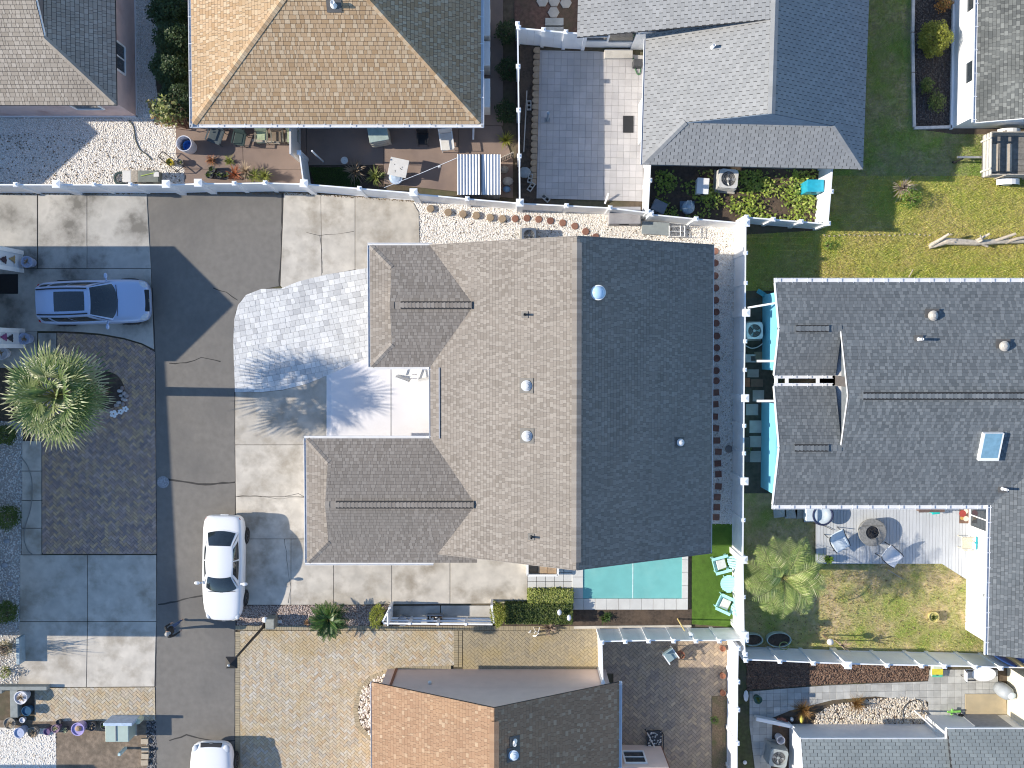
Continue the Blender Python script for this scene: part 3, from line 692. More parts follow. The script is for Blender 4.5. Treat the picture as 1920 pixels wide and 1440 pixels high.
for a,b in ((987,723),(988,817)): dome_vent(H1, onW(a,b), .21, M('white_vent', (.66,.66,.66), rough=.4), nrm=ang)
for a,b in ((984,590),(996,1006)): pipe_vent(H1, onW(a,b), .045, .34, M('dark_pipe', (.05,.05,.05), rough=.6), ry=ang)
c = onE(1121,549)
st = MB().lathe(c, [(.27,-.15),(.27,.12),(.30,.12),(.30,.16),(.28,.17)], 24).build('solar_tube', whitep, H1, smooth=False)
MB().ball((c.x,c.y,c.z+.16), (.26,.26,.17), 24, 10).build('dome', M('acrylic_dome', (.40,.58,.78), rough=.08, spec=.7, n=None), st, smooth=True)
dome_vent(H1, onE(1275,829), .15, M('white_vent', (.66,.66,.66), rough=.4), nrm=-ang)
window(H1, (wings[0][0]+.4,(wings[0][3]+wings[0][4])/2,1.4), (-1,0,0), 1.6, 1.2)
dd = MB().box(wings[1][0]+.36,(wings[1][3]+wings[1][4])/2-1.2,.05,wings[1][0]+.40,(wings[1][3]+wings[1][4])/2+1.2,2.1).build('garage_door', whitep, H1)
for i in range(1,4): MB().box(wings[1][0]+.345,(wings[1][3]+wings[1][4])/2-1.15,.05+i*.51,wings[1][0]+.36,(wings[1][3]+wings[1][4])/2+1.15,.07+i*.51).build('panel_groove', greym, dd)

# ---------------------------------------------------------------- the tan hip roofed house
tan = M('tan_shingle', [(.37,.24,.13),(.42,.285,.165),(.46,.32,.195),(.49,.365,.235),(.54,.42,.285)], rough=.92, rand=False, n=(1.2,.06), stain=(.3,(.33,.24,.14),.5,.8), bump=(160,.3))
H3 = thing('house', 'house with a tan hip roof and white gutters above the brown patio', 'house', (P(630,100,0).x, P(0,100,0).y, 0))
z0 = 2.5; t = .52
xa, xb = P(361,232,z0).x, P(902,232,z0).x; ya = P(600,233,z0).y; hw = (xb-xa)/2; xm = (xa+xb)/2; za = z0+t*hw; yt = ya+hw; yf = ya+15
r3 = roof(H3, [[V3(xa,ya,z0),V3(xb,ya,z0),V3(xm,yt,za)], [V3(xa,ya,z0),V3(xm,yt,za),V3(xm,yf,za),V3(xa,yf,z0)], [V3(xb,ya,z0),V3(xb,yf,z0),V3(xm,yf,za),V3(xm,yt,za)]], tan, seed=5, e=.165, slit=.016)
caps(r3, (xa+.06,ya+.06,z0+.03),(xm,yt,za), tan, w=.15, drop=.06, lift=.035); caps(r3, (xb-.06,ya+.06,z0+.03),(xm,yt,za), tan, w=.12, drop=.06, lift=.03)
gutter(H3, (xa,ya-.1,z0),(xa,yf,z0), out=1, hangers=1.1, w=.12); gutter(H3, (xa-.12,ya,z0),(xb+.12,ya,z0), out=-1, hangers=1.1, w=.13); gutter(H3, (xb,ya-.1,z0),(xb,yf,z0), out=-1, hangers=1.1, w=.12)
wl3 = M('cream_stucco', (.58,.55,.52), rough=.85, n=(3,.06))
wallbox(H3, [(xa+.45,ya+.42),(xb-.45,ya+.42),(xb-.45,yf),(xa+.45,yf)], z0-.05, wl3)
q = P(884,240,2.3); MB().tube([(q.x,ya-.05,2.4),(q.x,ya+.1,2.25),(q.x,ya+.36,2.05),(q.x,ya+.36,.25),(q.x-.02,ya-.1,.1)], .045, 8).build('downspout', gutterw, H3)
q = P(622,2,z0+t*5); pipe_vent(H3, V3(q.x,q.y,z0+t*(q.y-ya)), .09, .35, whitep, rx=math.atan(t))
for px in (460,700,830):
    q = P(px,240,1.4); window(H3, (q.x,ya+.42,1.5), (0,-1,0), 1.2, 1.0)
q = P(590,236,1); do = MB().box(q.x-.5,ya+.38,0,q.x+.5,ya+.415,2.05).build('door', M('door_cream', (.5,.48,.45)), H3); MB().ball((q.x+.4,ya+.35,1.0), .035).build('handle', steel, do)

# ---------------------------------------------------------------- the pink stucco house
brown = M('brown_grey_shingle', [(.34,.285,.225),(.39,.33,.265),(.43,.37,.30),(.46,.395,.325)], rough=.92, rand=False, n=(1.0,.08), stain=(.3,(.30,.25,.20),.5,.8), bump=(160,.3))
pink = M('pink_stucco', (.62,.47,.43), rough=.9, n=(2.5,.06), stain=(.6,(.46,.30,.27),.52,.7), bump=(90,.2))
H2 = thing('house', 'pink stucco house with a weathered brown roof beside the white gravel', 'house', (P(50,100,0).x, P(0,150,0).y, 0))
z0 = 2.5; t = .52
xe = P(217,100,z0).x; ys = P(110,197,z0).y; a = 2.35; xg = xe-a; yf = ys+14; xl = xe-16; zg = z0+t*a; yR = ys+6.4; zR = z0+t*6.4
r2 = roof(H2, [[V3(xl,ys,z0),V3(xg,ys,z0),V3(xg,yR,zR),V3(xl,yR,zR)], [V3(xg,ys,z0),V3(xe,ys,z0),V3(xg,ys+a,zg)],
               [V3(xe,ys,z0),V3(xe,yR*2-ys,z0),V3(xg,yR*2-ys-a,zg),V3(xg,ys+a,zg)], [V3(xl,2*yR-ys,z0),V3(xl,yR,zR),V3(xg,yR,zR),V3(xg,2*yR-ys,z0)]], brown, 'lam', seed=8, e=.17, slit=.018)
caps(r2, (xe-.06,ys+.06,z0+.03),(xg,ys+a,zg), brown, w=.12, drop=.05, lift=.03)
gablewall(H2, (xg-.02,ys+a,zg-.1),(xg-.02,2*yR-ys-a,zg-.1),(xg-.02,yR,zR-.02), M('gable_siding', (.16,.15,.15), rough=.9), nrm=(1,0,0))
fascia(H2, (xg+.03,ys+a,zg),(xg+.03,yR,zR), h=.1)
wallbox(H2, [(xl,ys+.15),(xe-.15,ys+.15),(xe-.15,2*yR-ys),(xl,2*yR-ys)], z0-.05, pink)
fo = MB().box(xe-.17,ys+.11,-.01,xe-.11,yR*2-ys,.10); fo.box(xl,ys+.09,-.01,xe-.11,ys+.17,.10); fo.build('footing', whitep, H2)
window(H2, (P(165,205,1.6).x, ys+.15, 1.75), (0,-1,0), 1.1, .75, panes=1); window(H2, (xe-.15,P(222,110,1.6).y,1.75), (1,0,0), 1.1, .9, vert=False)

# ---------------------------------------------------------------- the light grey roofed house
lgrey = M('light_grey_shingle', [(.255,.258,.258),(.275,.278,.278),(.295,.298,.298),(.31,.312,.312)], rough=.92, rand=False, n=(.8,.05), stain=(.3,(.24,.245,.25),.5,.85), bump=(160,.3))
H4 = thing('house', 'light grey roofed house with a white wall beside the tile patio', 'house', (P(1420,150,0).x, P(0,150,0).y, 0))
z0 = 2.5; zr = 5.15
ROT4 = R(-1.3); piv = P(1208,300,z0)
def r4(x,y,z): v = Vector((x-piv.x, y-piv.y, 0)); v.rotate(Quaternion((0,0,1), ROT4)); return Vector((v.x+piv.x, v.y+piv.y, z))
xw = P(1205,300,z0).x; xe = P(1618,312,z0).x; xr = (xw+xe)/2; ys = P(1300,308,z0).y; a = 1.55; yg = ys+a; t = (zr-z0)/(xr-xw); zg = z0+t*a; yj = P(1150,73,z0).y; yf = yj+9; xn = P(1077,72,z0).x
r4p = lambda L: [r4(*q) for q in L]
polys = [r4p([(xw,yg,z0),(xr,yg,zr),(xr,yj+.2,zr),(xw,yj+.2,z0)]), r4p([(xw,ys,z0),(xw+a,yg,zg),(xw,yg,z0)]), r4p([(xe,ys,z0),(xe,yg,z0),(xe-a,yg,zg)]),
         r4p([(xe,yg,z0),(xe,yf,z0),(xr,yf,zr),(xr,yg,zr)]), r4p([(xw,ys,z0),(xe,ys,z0),(xe-a,yg,zg),(xw+a,yg,zg)]),
         r4p([(xn,yj,z0),(xr,yj,zr+.02),(xr,yf,zr+.02),(xn,yf,z0)])]
rf4 = roof(H4, polys, lgrey, 'tab', seed=11)
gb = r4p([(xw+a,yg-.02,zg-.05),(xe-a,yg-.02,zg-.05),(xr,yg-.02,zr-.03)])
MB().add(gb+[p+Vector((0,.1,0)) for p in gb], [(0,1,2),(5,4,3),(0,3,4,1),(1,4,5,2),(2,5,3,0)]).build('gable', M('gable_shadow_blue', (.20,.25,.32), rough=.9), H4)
caps(rf4, r4(xr,yg,zr), r4(xr,yf,zr+.02), lgrey, w=.15, step=.2, drop=.06, lift=.04)
for xx, s in ((xw,1),(xe,-1)): caps(rf4, r4(xx+s*.05,ys+.05,z0), r4(xx+s*a,yg,zg), lgrey, w=.13, step=.2, drop=.05, lift=.03)
wl4 = M('white_siding', (.70,.72,.74), rough=.6, n=(3,.04))
MB().prism([tuple(r4(*q,0)[:2]) for q in ((xw+.42,ys+.45),(xe-.4,ys+.45),(xe-.4,yf),(xw+.42,yf))], 0, z0-.05).build('wall', wl4, H4)
MB().prism([tuple(r4(*q,0)[:2]) for q in ((xn+.35,yj+.40),(xr,yj+.40),(xr,yf),(xn+.35,yf))], 0, z0-.04).build('wall', wl4, H4)
MB().slab(r4p([(xn+.35,yj+.3,z0-.1),(xr,yj+.3,z0-.1),(xr,yj+.3+.1,z0+2.1),(xn+.8,yj+.3+.1,z0)]), .1).build('rake_wall', wl4, H4)
for px, w, h in ((1118,.95,1.0),(1168,1.15,1.2)):
    q = P(px,80,1.5); window(H4, (q.x, yj+.40-.012*(q.x-piv.x), 1.55), (0,-1,0), w, h, panes=1 if w > 1 else 2, vert=True)
q = P(1187,85,1); do = MB().box(q.x,yj+.34,0,q.x+.8,yj+.38,2.05).build('door', whitep, H4)
gutter(H4, r4(xw,yj,z0), r4(xw,ys,z0), out=-1, w=.08)
MB().box(*P(1196,272,0)[:2],0,P(1206,200,0).x,P(0,197,0).y,2.3).build('corner_column', whitep, H4, bevel=.02)
pz = lambda px,py: None
x = P(1337,88,4.0).x; y = P(1337,88,4.0).y; pipe_vent(H4, V3(x,y,z0+t*(x-xw)-.1), .06, .35, whitep, ry=-math.atan(t))

# ---------------------------------------------------------------- the slate roofed house with blue gables
slate = M('slate_grey_shingle', [(.10,.113,.122),(.125,.14,.15),(.15,.165,.175),(.175,.19,.20),(.20,.215,.222)], rough=.92, rand=False, n=(1.2,.08), stain=(.25,(.125,.135,.145),.5,.8), bump=(160,.3))
blue = M('turquoise_siding', (.20,.52,.66), rough=.6, n=(2,.05))
H5 = thing('house', 'slate roofed house with turquoise gable ends and a long ridge vent', 'house', (P(1700,740,0).x, P(0,740,0).y, 0))
z0 = 2.5
yn, ysx = P(1600,529,z0).y, P(1600,947,z0).y; ym = (yn+ysx)/2; t = .345; zr = z0+t*(yn-ym)
xw = P(1452,740,z0).x; xm = P(1592,740,zr).x; xE = P(2200,740,z0).x
yb1 = P(1500,704,z0).y; yb2 = P(1500,724,z0).y; yr1 = (yn+yb1)/2; yr2 = (ysx+yb2)/2; z1 = z0+t*(yn-yr1); z2 = z0+t*(yr2-ysx)
xc = P(1857,1000,z0).x; xcr = xc+5.2; zc = z0+.36*5.2; yce = P(1857,1228,z0).y
polys = [[V3(xm,yn,z0),V3(xm,ym,zr),V3(xE,ym,zr),V3(xE,yn,z0)], [V3(xm,ysx,z0),V3(xE,ysx,z0),V3(xE,ym,zr),V3(xm,ym,zr)],
         [V3(xw,yn,z0),V3(xw,yr1,z1),V3(xm,yr1,z1),V3(xm,yn,z0)], [V3(xw,yb1,z0),V3(xm,yb1,z0),V3(xm,yr1,z1),V3(xw,yr1,z1)],
         [V3(xw,ysx,z0),V3(xm,ysx,z0),V3(xm,yr2,z2),V3(xw,yr2,z2)], [V3(xw,yb2,z0),V3(xw,yr2,z2),V3(xm,yr2,z2),V3(xm,yb2,z0)],
         [V3(xc,ysx+1,z0),V3(xc,yce,z0),V3(xcr,yce,zc),V3(xcr,ysx+6,zc),V3(xcr-2.0,ysx+6,zc-.36*2.0)]]
r5 = roof(H5, polys, slate, seed=14)
ridgev = MB().box(P(1618,741,zr).x, ym-.16, zr-.05, xE, ym+.16, zr+.06).build('ridge_vent', ridgevm, r5)
caps(r5, (P(1617,741,zr).x,ym,zr+.06),(xE-6,ym,zr+.06), slate, w=.155, drop=.035, lift=.012)
for yy, zz, pa, pb in ((yr1,z1,1492,1553),(yr2,z2,1492,1555)):
    MB().box(P(pa,640,zz).x, yy-.15, zz-.05, P(pb,640,zz).x, yy+.15, zz+.055).build('ridge_vent', ridgevm, r5)
    caps(r5, (P(pa,640,zz).x,yy,zz+.055),(P(pb,640,zz).x,yy,zz+.055), slate, w=.145, drop=.03, lift=.012)
    caps(r5, (xw+.03,yy,zz),(P(pa,640,zz).x,yy,zz), slate, w=.13, drop=.045, lift=.02); caps(r5, (P(pb,640,zz).x,yy,zz),(xm,yy,zz), slate, w=.13, drop=.045, lift=.02)
for (y0_,y1_,yy,zz) in ((yb1,yn,yr1,z1),(ysx,yb2,yr2,z2)):
    for q in (y0_,y1_): fascia(H5, (xw-.02,q,z0),(xw-.02,yy,zz), h=.18)
    gablewall(H5, (xw+.12,y0_+.1,z0-.12),(xw+.12,y1_-.1,z0-.12),(xw+.12,yy,zz-.12), blue, nrm=(-1,0,0))
wallbox(H5, [(xw+.12,yr1-1.75),(xm,yr1-1.75),(xm,yn-.4),(xw+.12,yn-.4)], z0-.06, blue)
wallbox(H5, [(xw+.12,ysx+.4),(xm,ysx+.4),(xm,yr2+1.75),(xw+.12,yr2+1.75)], z0-.06, blue)
wl5 = M('white_lap_siding', (.83,.83,.83), rough=.55, n=(3,.03))
wallbox(H5, [(xm,ysx+.42),(xE,ysx+.42),(xE,yn-.4),(xm,yn-.4)], z0-.05, wl5)
gablewall(H5, (xm+.02,yr1,z1-.1),(xm+.02,yr2,z2-.1),(xm+.02,ym,zr-.1), M('slate_cladding', (.15,.165,.175), rough=.9), nrm=(-1,0,0))
MB().box(xm-.0,yb1-.02,.05,xm+.03,yb2+.02,zr-.25).build('entry_door', M('dim_entry_door', (.10,.09,.085)), H5)
for q in (yr1,yr2): fascia(H5, (xm-.03,q,z0+t*abs((yn if q == yr1 else ysx)-q)),(xm-.03,ym,zr), h=.07)
gutter(H5, (xw-.05,yn,z0),(xE,yn,z0), out=1, hangers=.64, w=.17); gutter(H5, (xw-.05,ysx,z0),(xc-.1,ysx,z0), out=-1, hangers=.66, w=.17)
gutter(H5, (xw,yb1,z0),(xm-.1,yb1,z0), out=-1, hangers=.64, w=.12); gutter(H5, (xw,yb2,z0),(xm-.1,yb2,z0), out=1, hangers=.64, w=.12)
gutter(H5, (xc,ysx,z0),(xc,yce,z0), out=-1, hangers=.64, w=.14)
for x_ in (xw+.05,xw+.5,xm-.75): MB().box(x_,yb2+.05,2.28,x_+.12,yb1-.05,2.4).build('entry_beam', whitep, H5)
wallbox(H5, [(xc+.22,yce+.35),(xcr+4,yce+.35),(xcr+4,ysx+2),(xc+.22,ysx+2)], z0-.05, wl5)
y = P(0,972,1.3).y; window(H5, (xc+.22,y,1.25), (-1,0,0), .95, 1.75, panes=2)
y = P(0,1110,1.3).y; lt = MB().ball((xc+.12,y,1.9), (.08,.08,.14)).build('wall_light', greym, H5)
def on5(px,py):
    z = 3.2
    for _ in range(6): p = P(px,py,z); z = zr-t*abs(p.y-ym)
    return P(px,py,z)
bone = M('bone_vent', (.50,.46,.40), rough=.5)
for a_,b_ in ((1747,592),(1880,649)): dome_vent(H5, on5(a_,b_), .20, bone, nrm=0)
for a_,b_ in ((1722,636),(1879,916)): pipe_vent(H5, on5(a_,b_), .055, .42, whitep)
c = on5(1855,836)
sk = MB(); w_, l_ = .42, .62
fx = MB().obox((c.x,c.y,c.z+.05), (w_*2,l_*2,.24), rx=math.atan(t)).build('skylight', whitep, H5)
MB().obox((c.x,c.y+.02,c.z+.175), (w_*2-.14,l_*2-.14,.02), rx=math.atan(t)).build('pane', M('skylight_glass', (.20,.36,.46), rough=.08, spec=.8), fx)

# ---------------------------------------------------------------- the white sided house at the lawn
H6 = thing('house', 'white sided house with a weathered dark grey roof beside the mulch bed', 'house', (P(1880,100,0).x, P(0,100,0).y, 0))
dgrey = M('mossy_grey_shingle', [(.10,.105,.10),(.14,.145,.135),(.175,.18,.165),(.24,.245,.225)], rough=.92, rand=False, n=(.7,.2), stain=(.5,(.075,.08,.075),.5,.75), bump=(160,.3))
z0 = 2.6; xw = P(1832,100,z0).x; ys = P(1832,229,z0).y; yf = ys+14; xr = xw+5; zr = z0+.42*5
r6 = roof(H6, [[V3(xw,ys,z0),V3(xr,ys,zr),V3(xr,yf,zr),V3(xw,yf,z0)],[V3(xr,ys,zr),V3(xr+5,ys,z0),V3(xr+5,yf,z0),V3(xr,yf,zr)]], dgrey, seed=17)
gutter(H6, (xw,ys,z0),(xw,yf,z0), out=1, hangers=.95, w=.13)
wallbox(H6, [(xw+.18,ys+.35),(xr+4.7,ys+.35),(xr+4.7,yf),(xw+.18,yf)], z0-.05, wl5)
gablewall(H6, (xw+.18,ys+.35,z0-.05),(xr+4.7,ys+.35,z0-.05),(xr,ys+.35,zr-.12), wl5, nrm=(0,-1,0))
fascia(H6, (xw,ys-.02,z0),(xr,ys-.02,zr), h=.14)
MB().box(xw+.10,ys+.28,-.01,xw+.18,yf,.16).build('footing', wl5, H6)
window(H6, (xw+.18,P(0,132,1.9).y,1.75), (-1,0,0), .85, .8, panes=1); window(H6, (xw+.18,P(0,0,1.7).y,1.75), (-1,0,0), .85, .8, panes=1)

# ---------------------------------------------------------------- the orange tan roofed house at the bottom
orng = M('orange_tan_shingle', [(.29,.175,.105),(.31,.19,.115),(.325,.20,.122),(.34,.215,.132),(.35,.225,.14),(.45,.325,.215)], rough=.92, rand=False, n=(1.2,.06), stain=(.3,(.36,.22,.125),.5,.85), bump=(160,.3))
beige = M('beige_stucco', (.70,.55,.47), rough=.85, n=(2,.04), bump=(90,.15))
H7 = thing('house', 'beige gabled house with an orange tan roof beside the herringbone driveway', 'house', (P(925,1400,0).x, P(0,1400,0).y, 0))
z0 = 2.4; xw, xe = P(697,1290,z0).x, P(1161,1290,z0).x; xr = (xw+xe)/2; zr = z0+.55*(xr-xw); yn = P(700,1279,z0).y; yf = yn-12
r7 = roof(H7, [[V3(xw,yn,z0),V3(xr,yn,zr),V3(xr,yf,zr),V3(xw,yf,z0)],[V3(xr,yn,zr),V3(xe,yn,z0),V3(xe,yf,z0),V3(xr,yf,zr)]], orng, seed=19)
caps(r7, (xr,yn-.55,zr),(xr,yf+6,zr), orng, w=.19, drop=.06, lift=.05)
wallbox(H7, [(xw+.35,yn-.25),(xe-.35,yn-.25),(xe-.35,yf),(xw+.35,yf)], z0-.05, beige)
gablewall(H7, (xw+.3,yn-.25,z0-.06),(xe-.3,yn-.25,z0-.06),(xr,yn-.25,zr-.14), beige, nrm=(0,1,0))
gutter(H7, (xe,yn+.02,z0),(xe,yf,z0), out=1, hangers=1.2, w=.12); gutter(H7, (xw,yn,z0),(xw,yf,z0), out=-1, w=.05)
MB().box(P(736,0,0).x,yn-.26,0,P(736,0,0).x+.1,yn-.2,2.2).build('corner_trim', M('rust_trim', (.22,.09,.05)), H7)
MB().ball((P(806,1258,1.9).x,yn-.18,1.95), .09).build('wall_light', offwhite, H7)
c = V3(P(963,1408,4.6).x, P(963,1408,4.6).y, 0); c.z = zr-.55*(c.x-xr); dome_vent(H7, c, .2, M('blue_white_vent', (.60,.68,.76), rough=.35), nrm=math.atan(.55))
c = V3(P(965,1384,4.6).x, P(965,1384,4.6).y, 0); c.z = zr-.55*(c.x-xr); pipe_vent(H7, c, .07, .4, whitep, ry=math.atan(.55))
# small side bay
bx0, bx1, by1 = xe-.35, P(1238,1396,0).x, P(1200,1396,0).y
wallbox(H7, [(bx0,by1-6),(bx1,by1-6),(bx1,by1),(bx0,by1)], 2.35, beige, name='bay_wall')
q = P(1188,1410,1.4); window(H7, ((bx0+bx1)/2-.1,by1,1.35), (0,1,0), .85, 1.1, vert=True)
MB().slab([V3(bx0,by1+.1,2.4),V3(bx1+.3,by1+.1,2.4),V3(bx1+.3,by1-6,2.4),V3(bx0,by1-6,2.4)], .05).build('bay_roof_deck', dark, H7) if False else None
rb = roof(H7, [[V3(bx0+.35,by1-.75,2.75),V3(bx1+.3,by1-.75,2.42),V3(bx1+.3,by1-6,2.42),V3(bx0+.35,by1-6,2.75)]], orng, seed=23)
MB().box(bx1,by1-.02,.0,bx1+.05,by1,2.3).build('corner_trim', M('rust_trim', (.22,.09,.05)), H7)

# ---------------------------------------------------------------- the grey green roofed house in the corner
ggrey = M('grey_green_shingle', [(.21,.235,.235),(.235,.26,.26),(.26,.285,.28),(.22,.245,.245)], rough=.92, rand=False, n=(.8,.06), stain=(.35,(.19,.21,.21),.5,.8), bump=(160,.3))
H8 = thing('house', 'white house with a stepped grey green roof behind the river rock bed', 'house', (P(1700,1420,0).x, P(0,1420,0).y, 0))
z0 = 2.4; xa = P(1502,1385,z0).x; xb = P(1776,1385,z0).x; xc8 = P(2150,1385,z0).x; y1 = P(1600,1386,z0).y; y2 = P(1800,1367,z0).y; t = .30
r8 = roof(H8, [[V3(xa,y1,z0),V3(xb+.1,y1,z0),V3(xb+.1,y1-6,z0+t*6),V3(xa,y1-6,z0+t*6)], [V3(xb,y2,z0),V3(xc8,y2,z0),V3(xc8,y2-6,z0+t*6+.12),V3(xb,y2-6,z0+t*6+.12)]], ggrey, 'tab', seed=27)
fascia(H8, (xa,y1+.02,z0),(xb+.1,y1+.02,z0)); fascia(H8, (xb,y2+.02,z0),(xc8,y2+.02,z0)); fascia(H8, (xa-.02,y1,z0),(xa-.02,y1-6,z0+t*6)); fascia(H8, (xb-.02,y1,z0),(xb-.02,y2,z0))
wl8 = M('white_stucco', (.70,.70,.69), rough=.7, n=(3,.04))
wallbox(H8, [(xa+.2,y1-.3),(xb+.1,y1-.3),(xb+.1,y1-8),(xa+.2,y1-8)], z0-.06, wl8); wallbox(H8, [(xb+.1,y2-.3),(xc8,y2-.3),(xc8,y1-8),(xb+.1,y1-8)], z0-.06, wl8)
q = P(1850,1350,1.2); MB().box(q.x-.6,y2-.31,.05,q.x+1.0,y2-.27,2.1).build('door', M('grey_door', (.25,.26,.28)), H8)
# its cream side wing at the frame edge
xs = P(1888,1290,0).x
MB().box(xs,P(0,1352,0).y,-.01,xs+6,P(0,1250,0).y,2.6).build('side_wall', M('cream_wall', (.66,.62,.50), rough=.8, n=(2,.04)), H8)
# white handrail beside the step
hr = thing('handrail', 'white slanted handrail beside the river rock bed', 'railing', P(1745,1362,0))
a_, b_ = P(1734,1350,1.1), P(1763,1378,1.1)
for q in (a_,b_): MB().tube([(q.x,q.y,0),(q.x,q.y,1.12)], .035, 8).build('post', whitep, hr)
for zz in (1.12,.9,.3): MB().beam((a_.x,a_.y,zz),(b_.x,b_.y,zz), .05,.05).build('rail', whitep, hr)

# ---------------------------------------------------------------- the white house along the lane (only its front shows)
H9 = thing('house', 'white house front with metal fish and butterfly wall ornaments', 'house', (P(-40,600,0).x, P(0,600,0).y, 0))
xw9 = P(46,560,0).x; wl9 = M('white_board', (.64,.67,.70), rough=.5, n=(2,.03))
ya, yb = P(46,474,0).y, P(46,649,0).y; yo1, yo2 = P(46,508,0).y, P(46,620,0).y
wallbox(H9, [(xw9-.3,ya),(xw9,ya),(xw9,yo1),(xw9-.3,yo1)], 3.2, wl9); wallbox(H9, [(xw9-.3,yo2),(xw9,yo2),(xw9,yb),(xw9-.3,yb)], 3.2, wl9)
for y_ in (ya,yo1,yo2,yb): MB().box(xw9-.02,y_-.09,0,xw9+.03,y_+.09,3.2).build('corner_board', whitep, H9)
wallbox(H9, [(xw9-9,ya+.2),(xw9-3.0,ya+.2),(xw9-3.0,yb-.3),(xw9-9,yb-.3)], 3.2, wl9)
yt = P(432,565,0).y; h1, h2 = 4.65, 3.35; hr_ = 2.55
roof(H9, [[V3(xw9+.05,yt,h1),V3(xw9+.05,yt+hr_,h2),V3(xw9-9,yt+hr_,h2),V3(xw9-9,yt,h1)],[V3(xw9+.05,yt,h1),V3(xw9-9,yt,h1),V3(xw9-9,yt-hr_,h2),V3(xw9+.05,yt-hr_,h2)]], lgrey, seed=31)
gablewall(H9, (xw9,yt-hr_+.1,h2-.15),(xw9,yt+hr_-.1,h2-.15),(xw9,yt,h1-.1), wl9, nrm=(1,0,0)); MB().box(xw9-.2,yt-hr_+.1,3.1,xw9-.0,yt+hr_-.1,3.3).build('lintel', wl9, H9)
xr9 = P(-72,900,0).x; yA, yB = P(0,652,0).y, P(0,1187,0).y; zr9 = 4.72; dA, dB = -.22, .32
roof(H9, [[V3(xr9+dA,yA,zr9),V3(xr9+2.0+dA,yA,zr9-1.05),V3(xr9+2.0+dB,yB,zr9-1.05),V3(xr9+dB,yB,zr9)],[V3(xr9+dA,yA,zr9),V3(xr9+dB,yB,zr9),V3(xr9-6+dB,yB,zr9-3),V3(xr9-6+dA,yA,zr9-3)]], lgrey, seed=33)
wallbox(H9, [(xr9-5,yB+.2),(xr9+1.6,yB+.2),(xr9+1.6,yA),(xr9-5,yA)], 3.5, wl9); gablewall(H9, (xr9-2,yB+.2,3.4),(xr9+1.7,yB+.2,3.4),(xr9,yB+.2,zr9-.1), wl9, nrm=(0,-1,0))
mt = MB().prism(G([(-20,514),(35,514),(35,551),(-20,551)]), .05, .065); mt.build('door_mat', blackp, kind=None, label='black rubber mat between the white ornamented walls', cat='mat')
orn = [(7,487,.55,M('dark_ornament',(.05,.03,.04)),'dark metal fish ornament on the white wall'),(24,486,.45,M('gold_ornament',(.35,.25,.12)),'gold metal ornament on the white wall'),(5,632,.5,M('purple_ornament',(.20,.06,.17)),'purple butterfly ornament on the white wall'),(17,634,.5,M('black_ornament',(.04,.04,.05)),'thin black metal heron ornament on the white wall')]
for px,py,s,m,lb in orn:
    z_ = (1-(960-46)/(960-px))*42*.98; q = P(px,py,z_)
    mb = MB(); mb.ball((xw9+.035,q.y,z_),(.02,.12*s/.5,.2*s/.5),8,6); mb.ball((xw9+.035,q.y+.1,z_-.12),(.015,.09,.06),6,4); mb.ball((xw9+.035,q.y-.1,z_-.12),(.015,.09,.06),6,4); mb.ball((xw9+.035,q.y,z_+.24),(.015,.05,.09),6,4)
    mb.build('wall_ornament', m, label=lb, cat='ornament')

# ================================================================ FENCES
def fence(label, px, h=1.85, step=2.35, big=(), group='white vinyl privacy fences', mat=None, back=None, gates=()):
    pts = [P(a,b,0) for a,b in px]; root = thing('vinyl_fence', label, 'fence', pts[0], group=None); mat = mat or white
    def post(c, r=.065, hh=None, cap=True, rz=0):
        hh = hh or h+.1
        p = MB().obox((c.x,c.y,hh/2-.02), (r*2,r*2,hh+.04), rz=rz).build('post', mat, root)
        if cap:
            m = MB(); m.obox((c.x,c.y,hh+.015), (r*2.5,r*2.5,.03), rz=rz); k = r*1.2; ca, sa = math.cos(rz), math.sin(rz)
            b = [(c.x+ca*u-sa*v, c.y+sa*u+ca*v, hh+.03) for u,v in ((-k,-k),(k,-k),(k,k),(-k,k))]
            m.add(b+[(c.x,c.y,hh+.075)], [(0,1,4),(1,2,4),(2,3,4),(3,0,4)]); m.build('post_cap', mat, p)
    for i, (a, b) in enumerate(zip(pts[:-1], pts[1:])):
        L = (b-a).length; n = max(1, round(L/step)); d = (b-a).normalized(); rz = math.atan2(d.y,d.x); s = Vector((-d.y,d.x,0))
        for j in range(n):
            q0, q1 = a.lerp(b, j/n), a.lerp(b, (j+1)/n); c = (q0+q1)/2; l = (q1-q0).length-.12
            pn = MB(); nb = max(2, int(l/.28))
            for k in range(nb):
                cc = q0+d*(.06+l*(k+.5)/nb); pn.obox((cc.x,cc.y,h/2+.02), (l/nb-.004,.035,h-.14), rz=rz)
            pn.build('panel', mat, root)
            MB().obox((c.x,c.y,h-.02), (l,.055,.10), rz=rz).build('rail', mat, root); MB().obox((c.x,c.y,.09), (l,.055,.10), rz=rz).build('rail', mat, root)
            if j > 0: post(q0, rz=rz)
        bigp = i in big
        post(a, .13 if bigp else .075, rz=rz, hh=h+.22 if bigp else None)
    post(pts[-1], .13 if len(pts)-1 in big else .075, hh=h+.22 if len(pts)-1 in big else None)
    return root
fence('white vinyl fence along the gravel yard of the pink house', [(-90,361),(75,361),(150,361),(345,361)], 1.95, 1.6, big=(2,3))
fence('white vinyl fence panel between two capped posts below the shrub', [(345,361),(402,359)], 1.9, 3)
fence('white vinyl fence behind the potted plants and brown patio', [(402,359),(465,359),(520,358),(590,360),(688,368),(785,376)], 1.95, 2.6, big=(0,3,5))
fence('white vinyl fence between the brown patio and the white gravel', [(785,376),(880,385),(974,393)], 1.75, 2.6, big=(2,))
fence('white vinyl fence between the tile patio and the white gravel', [(974,393),(1058,397),(1136,401),(1210,410)], 1.7, 2.4)
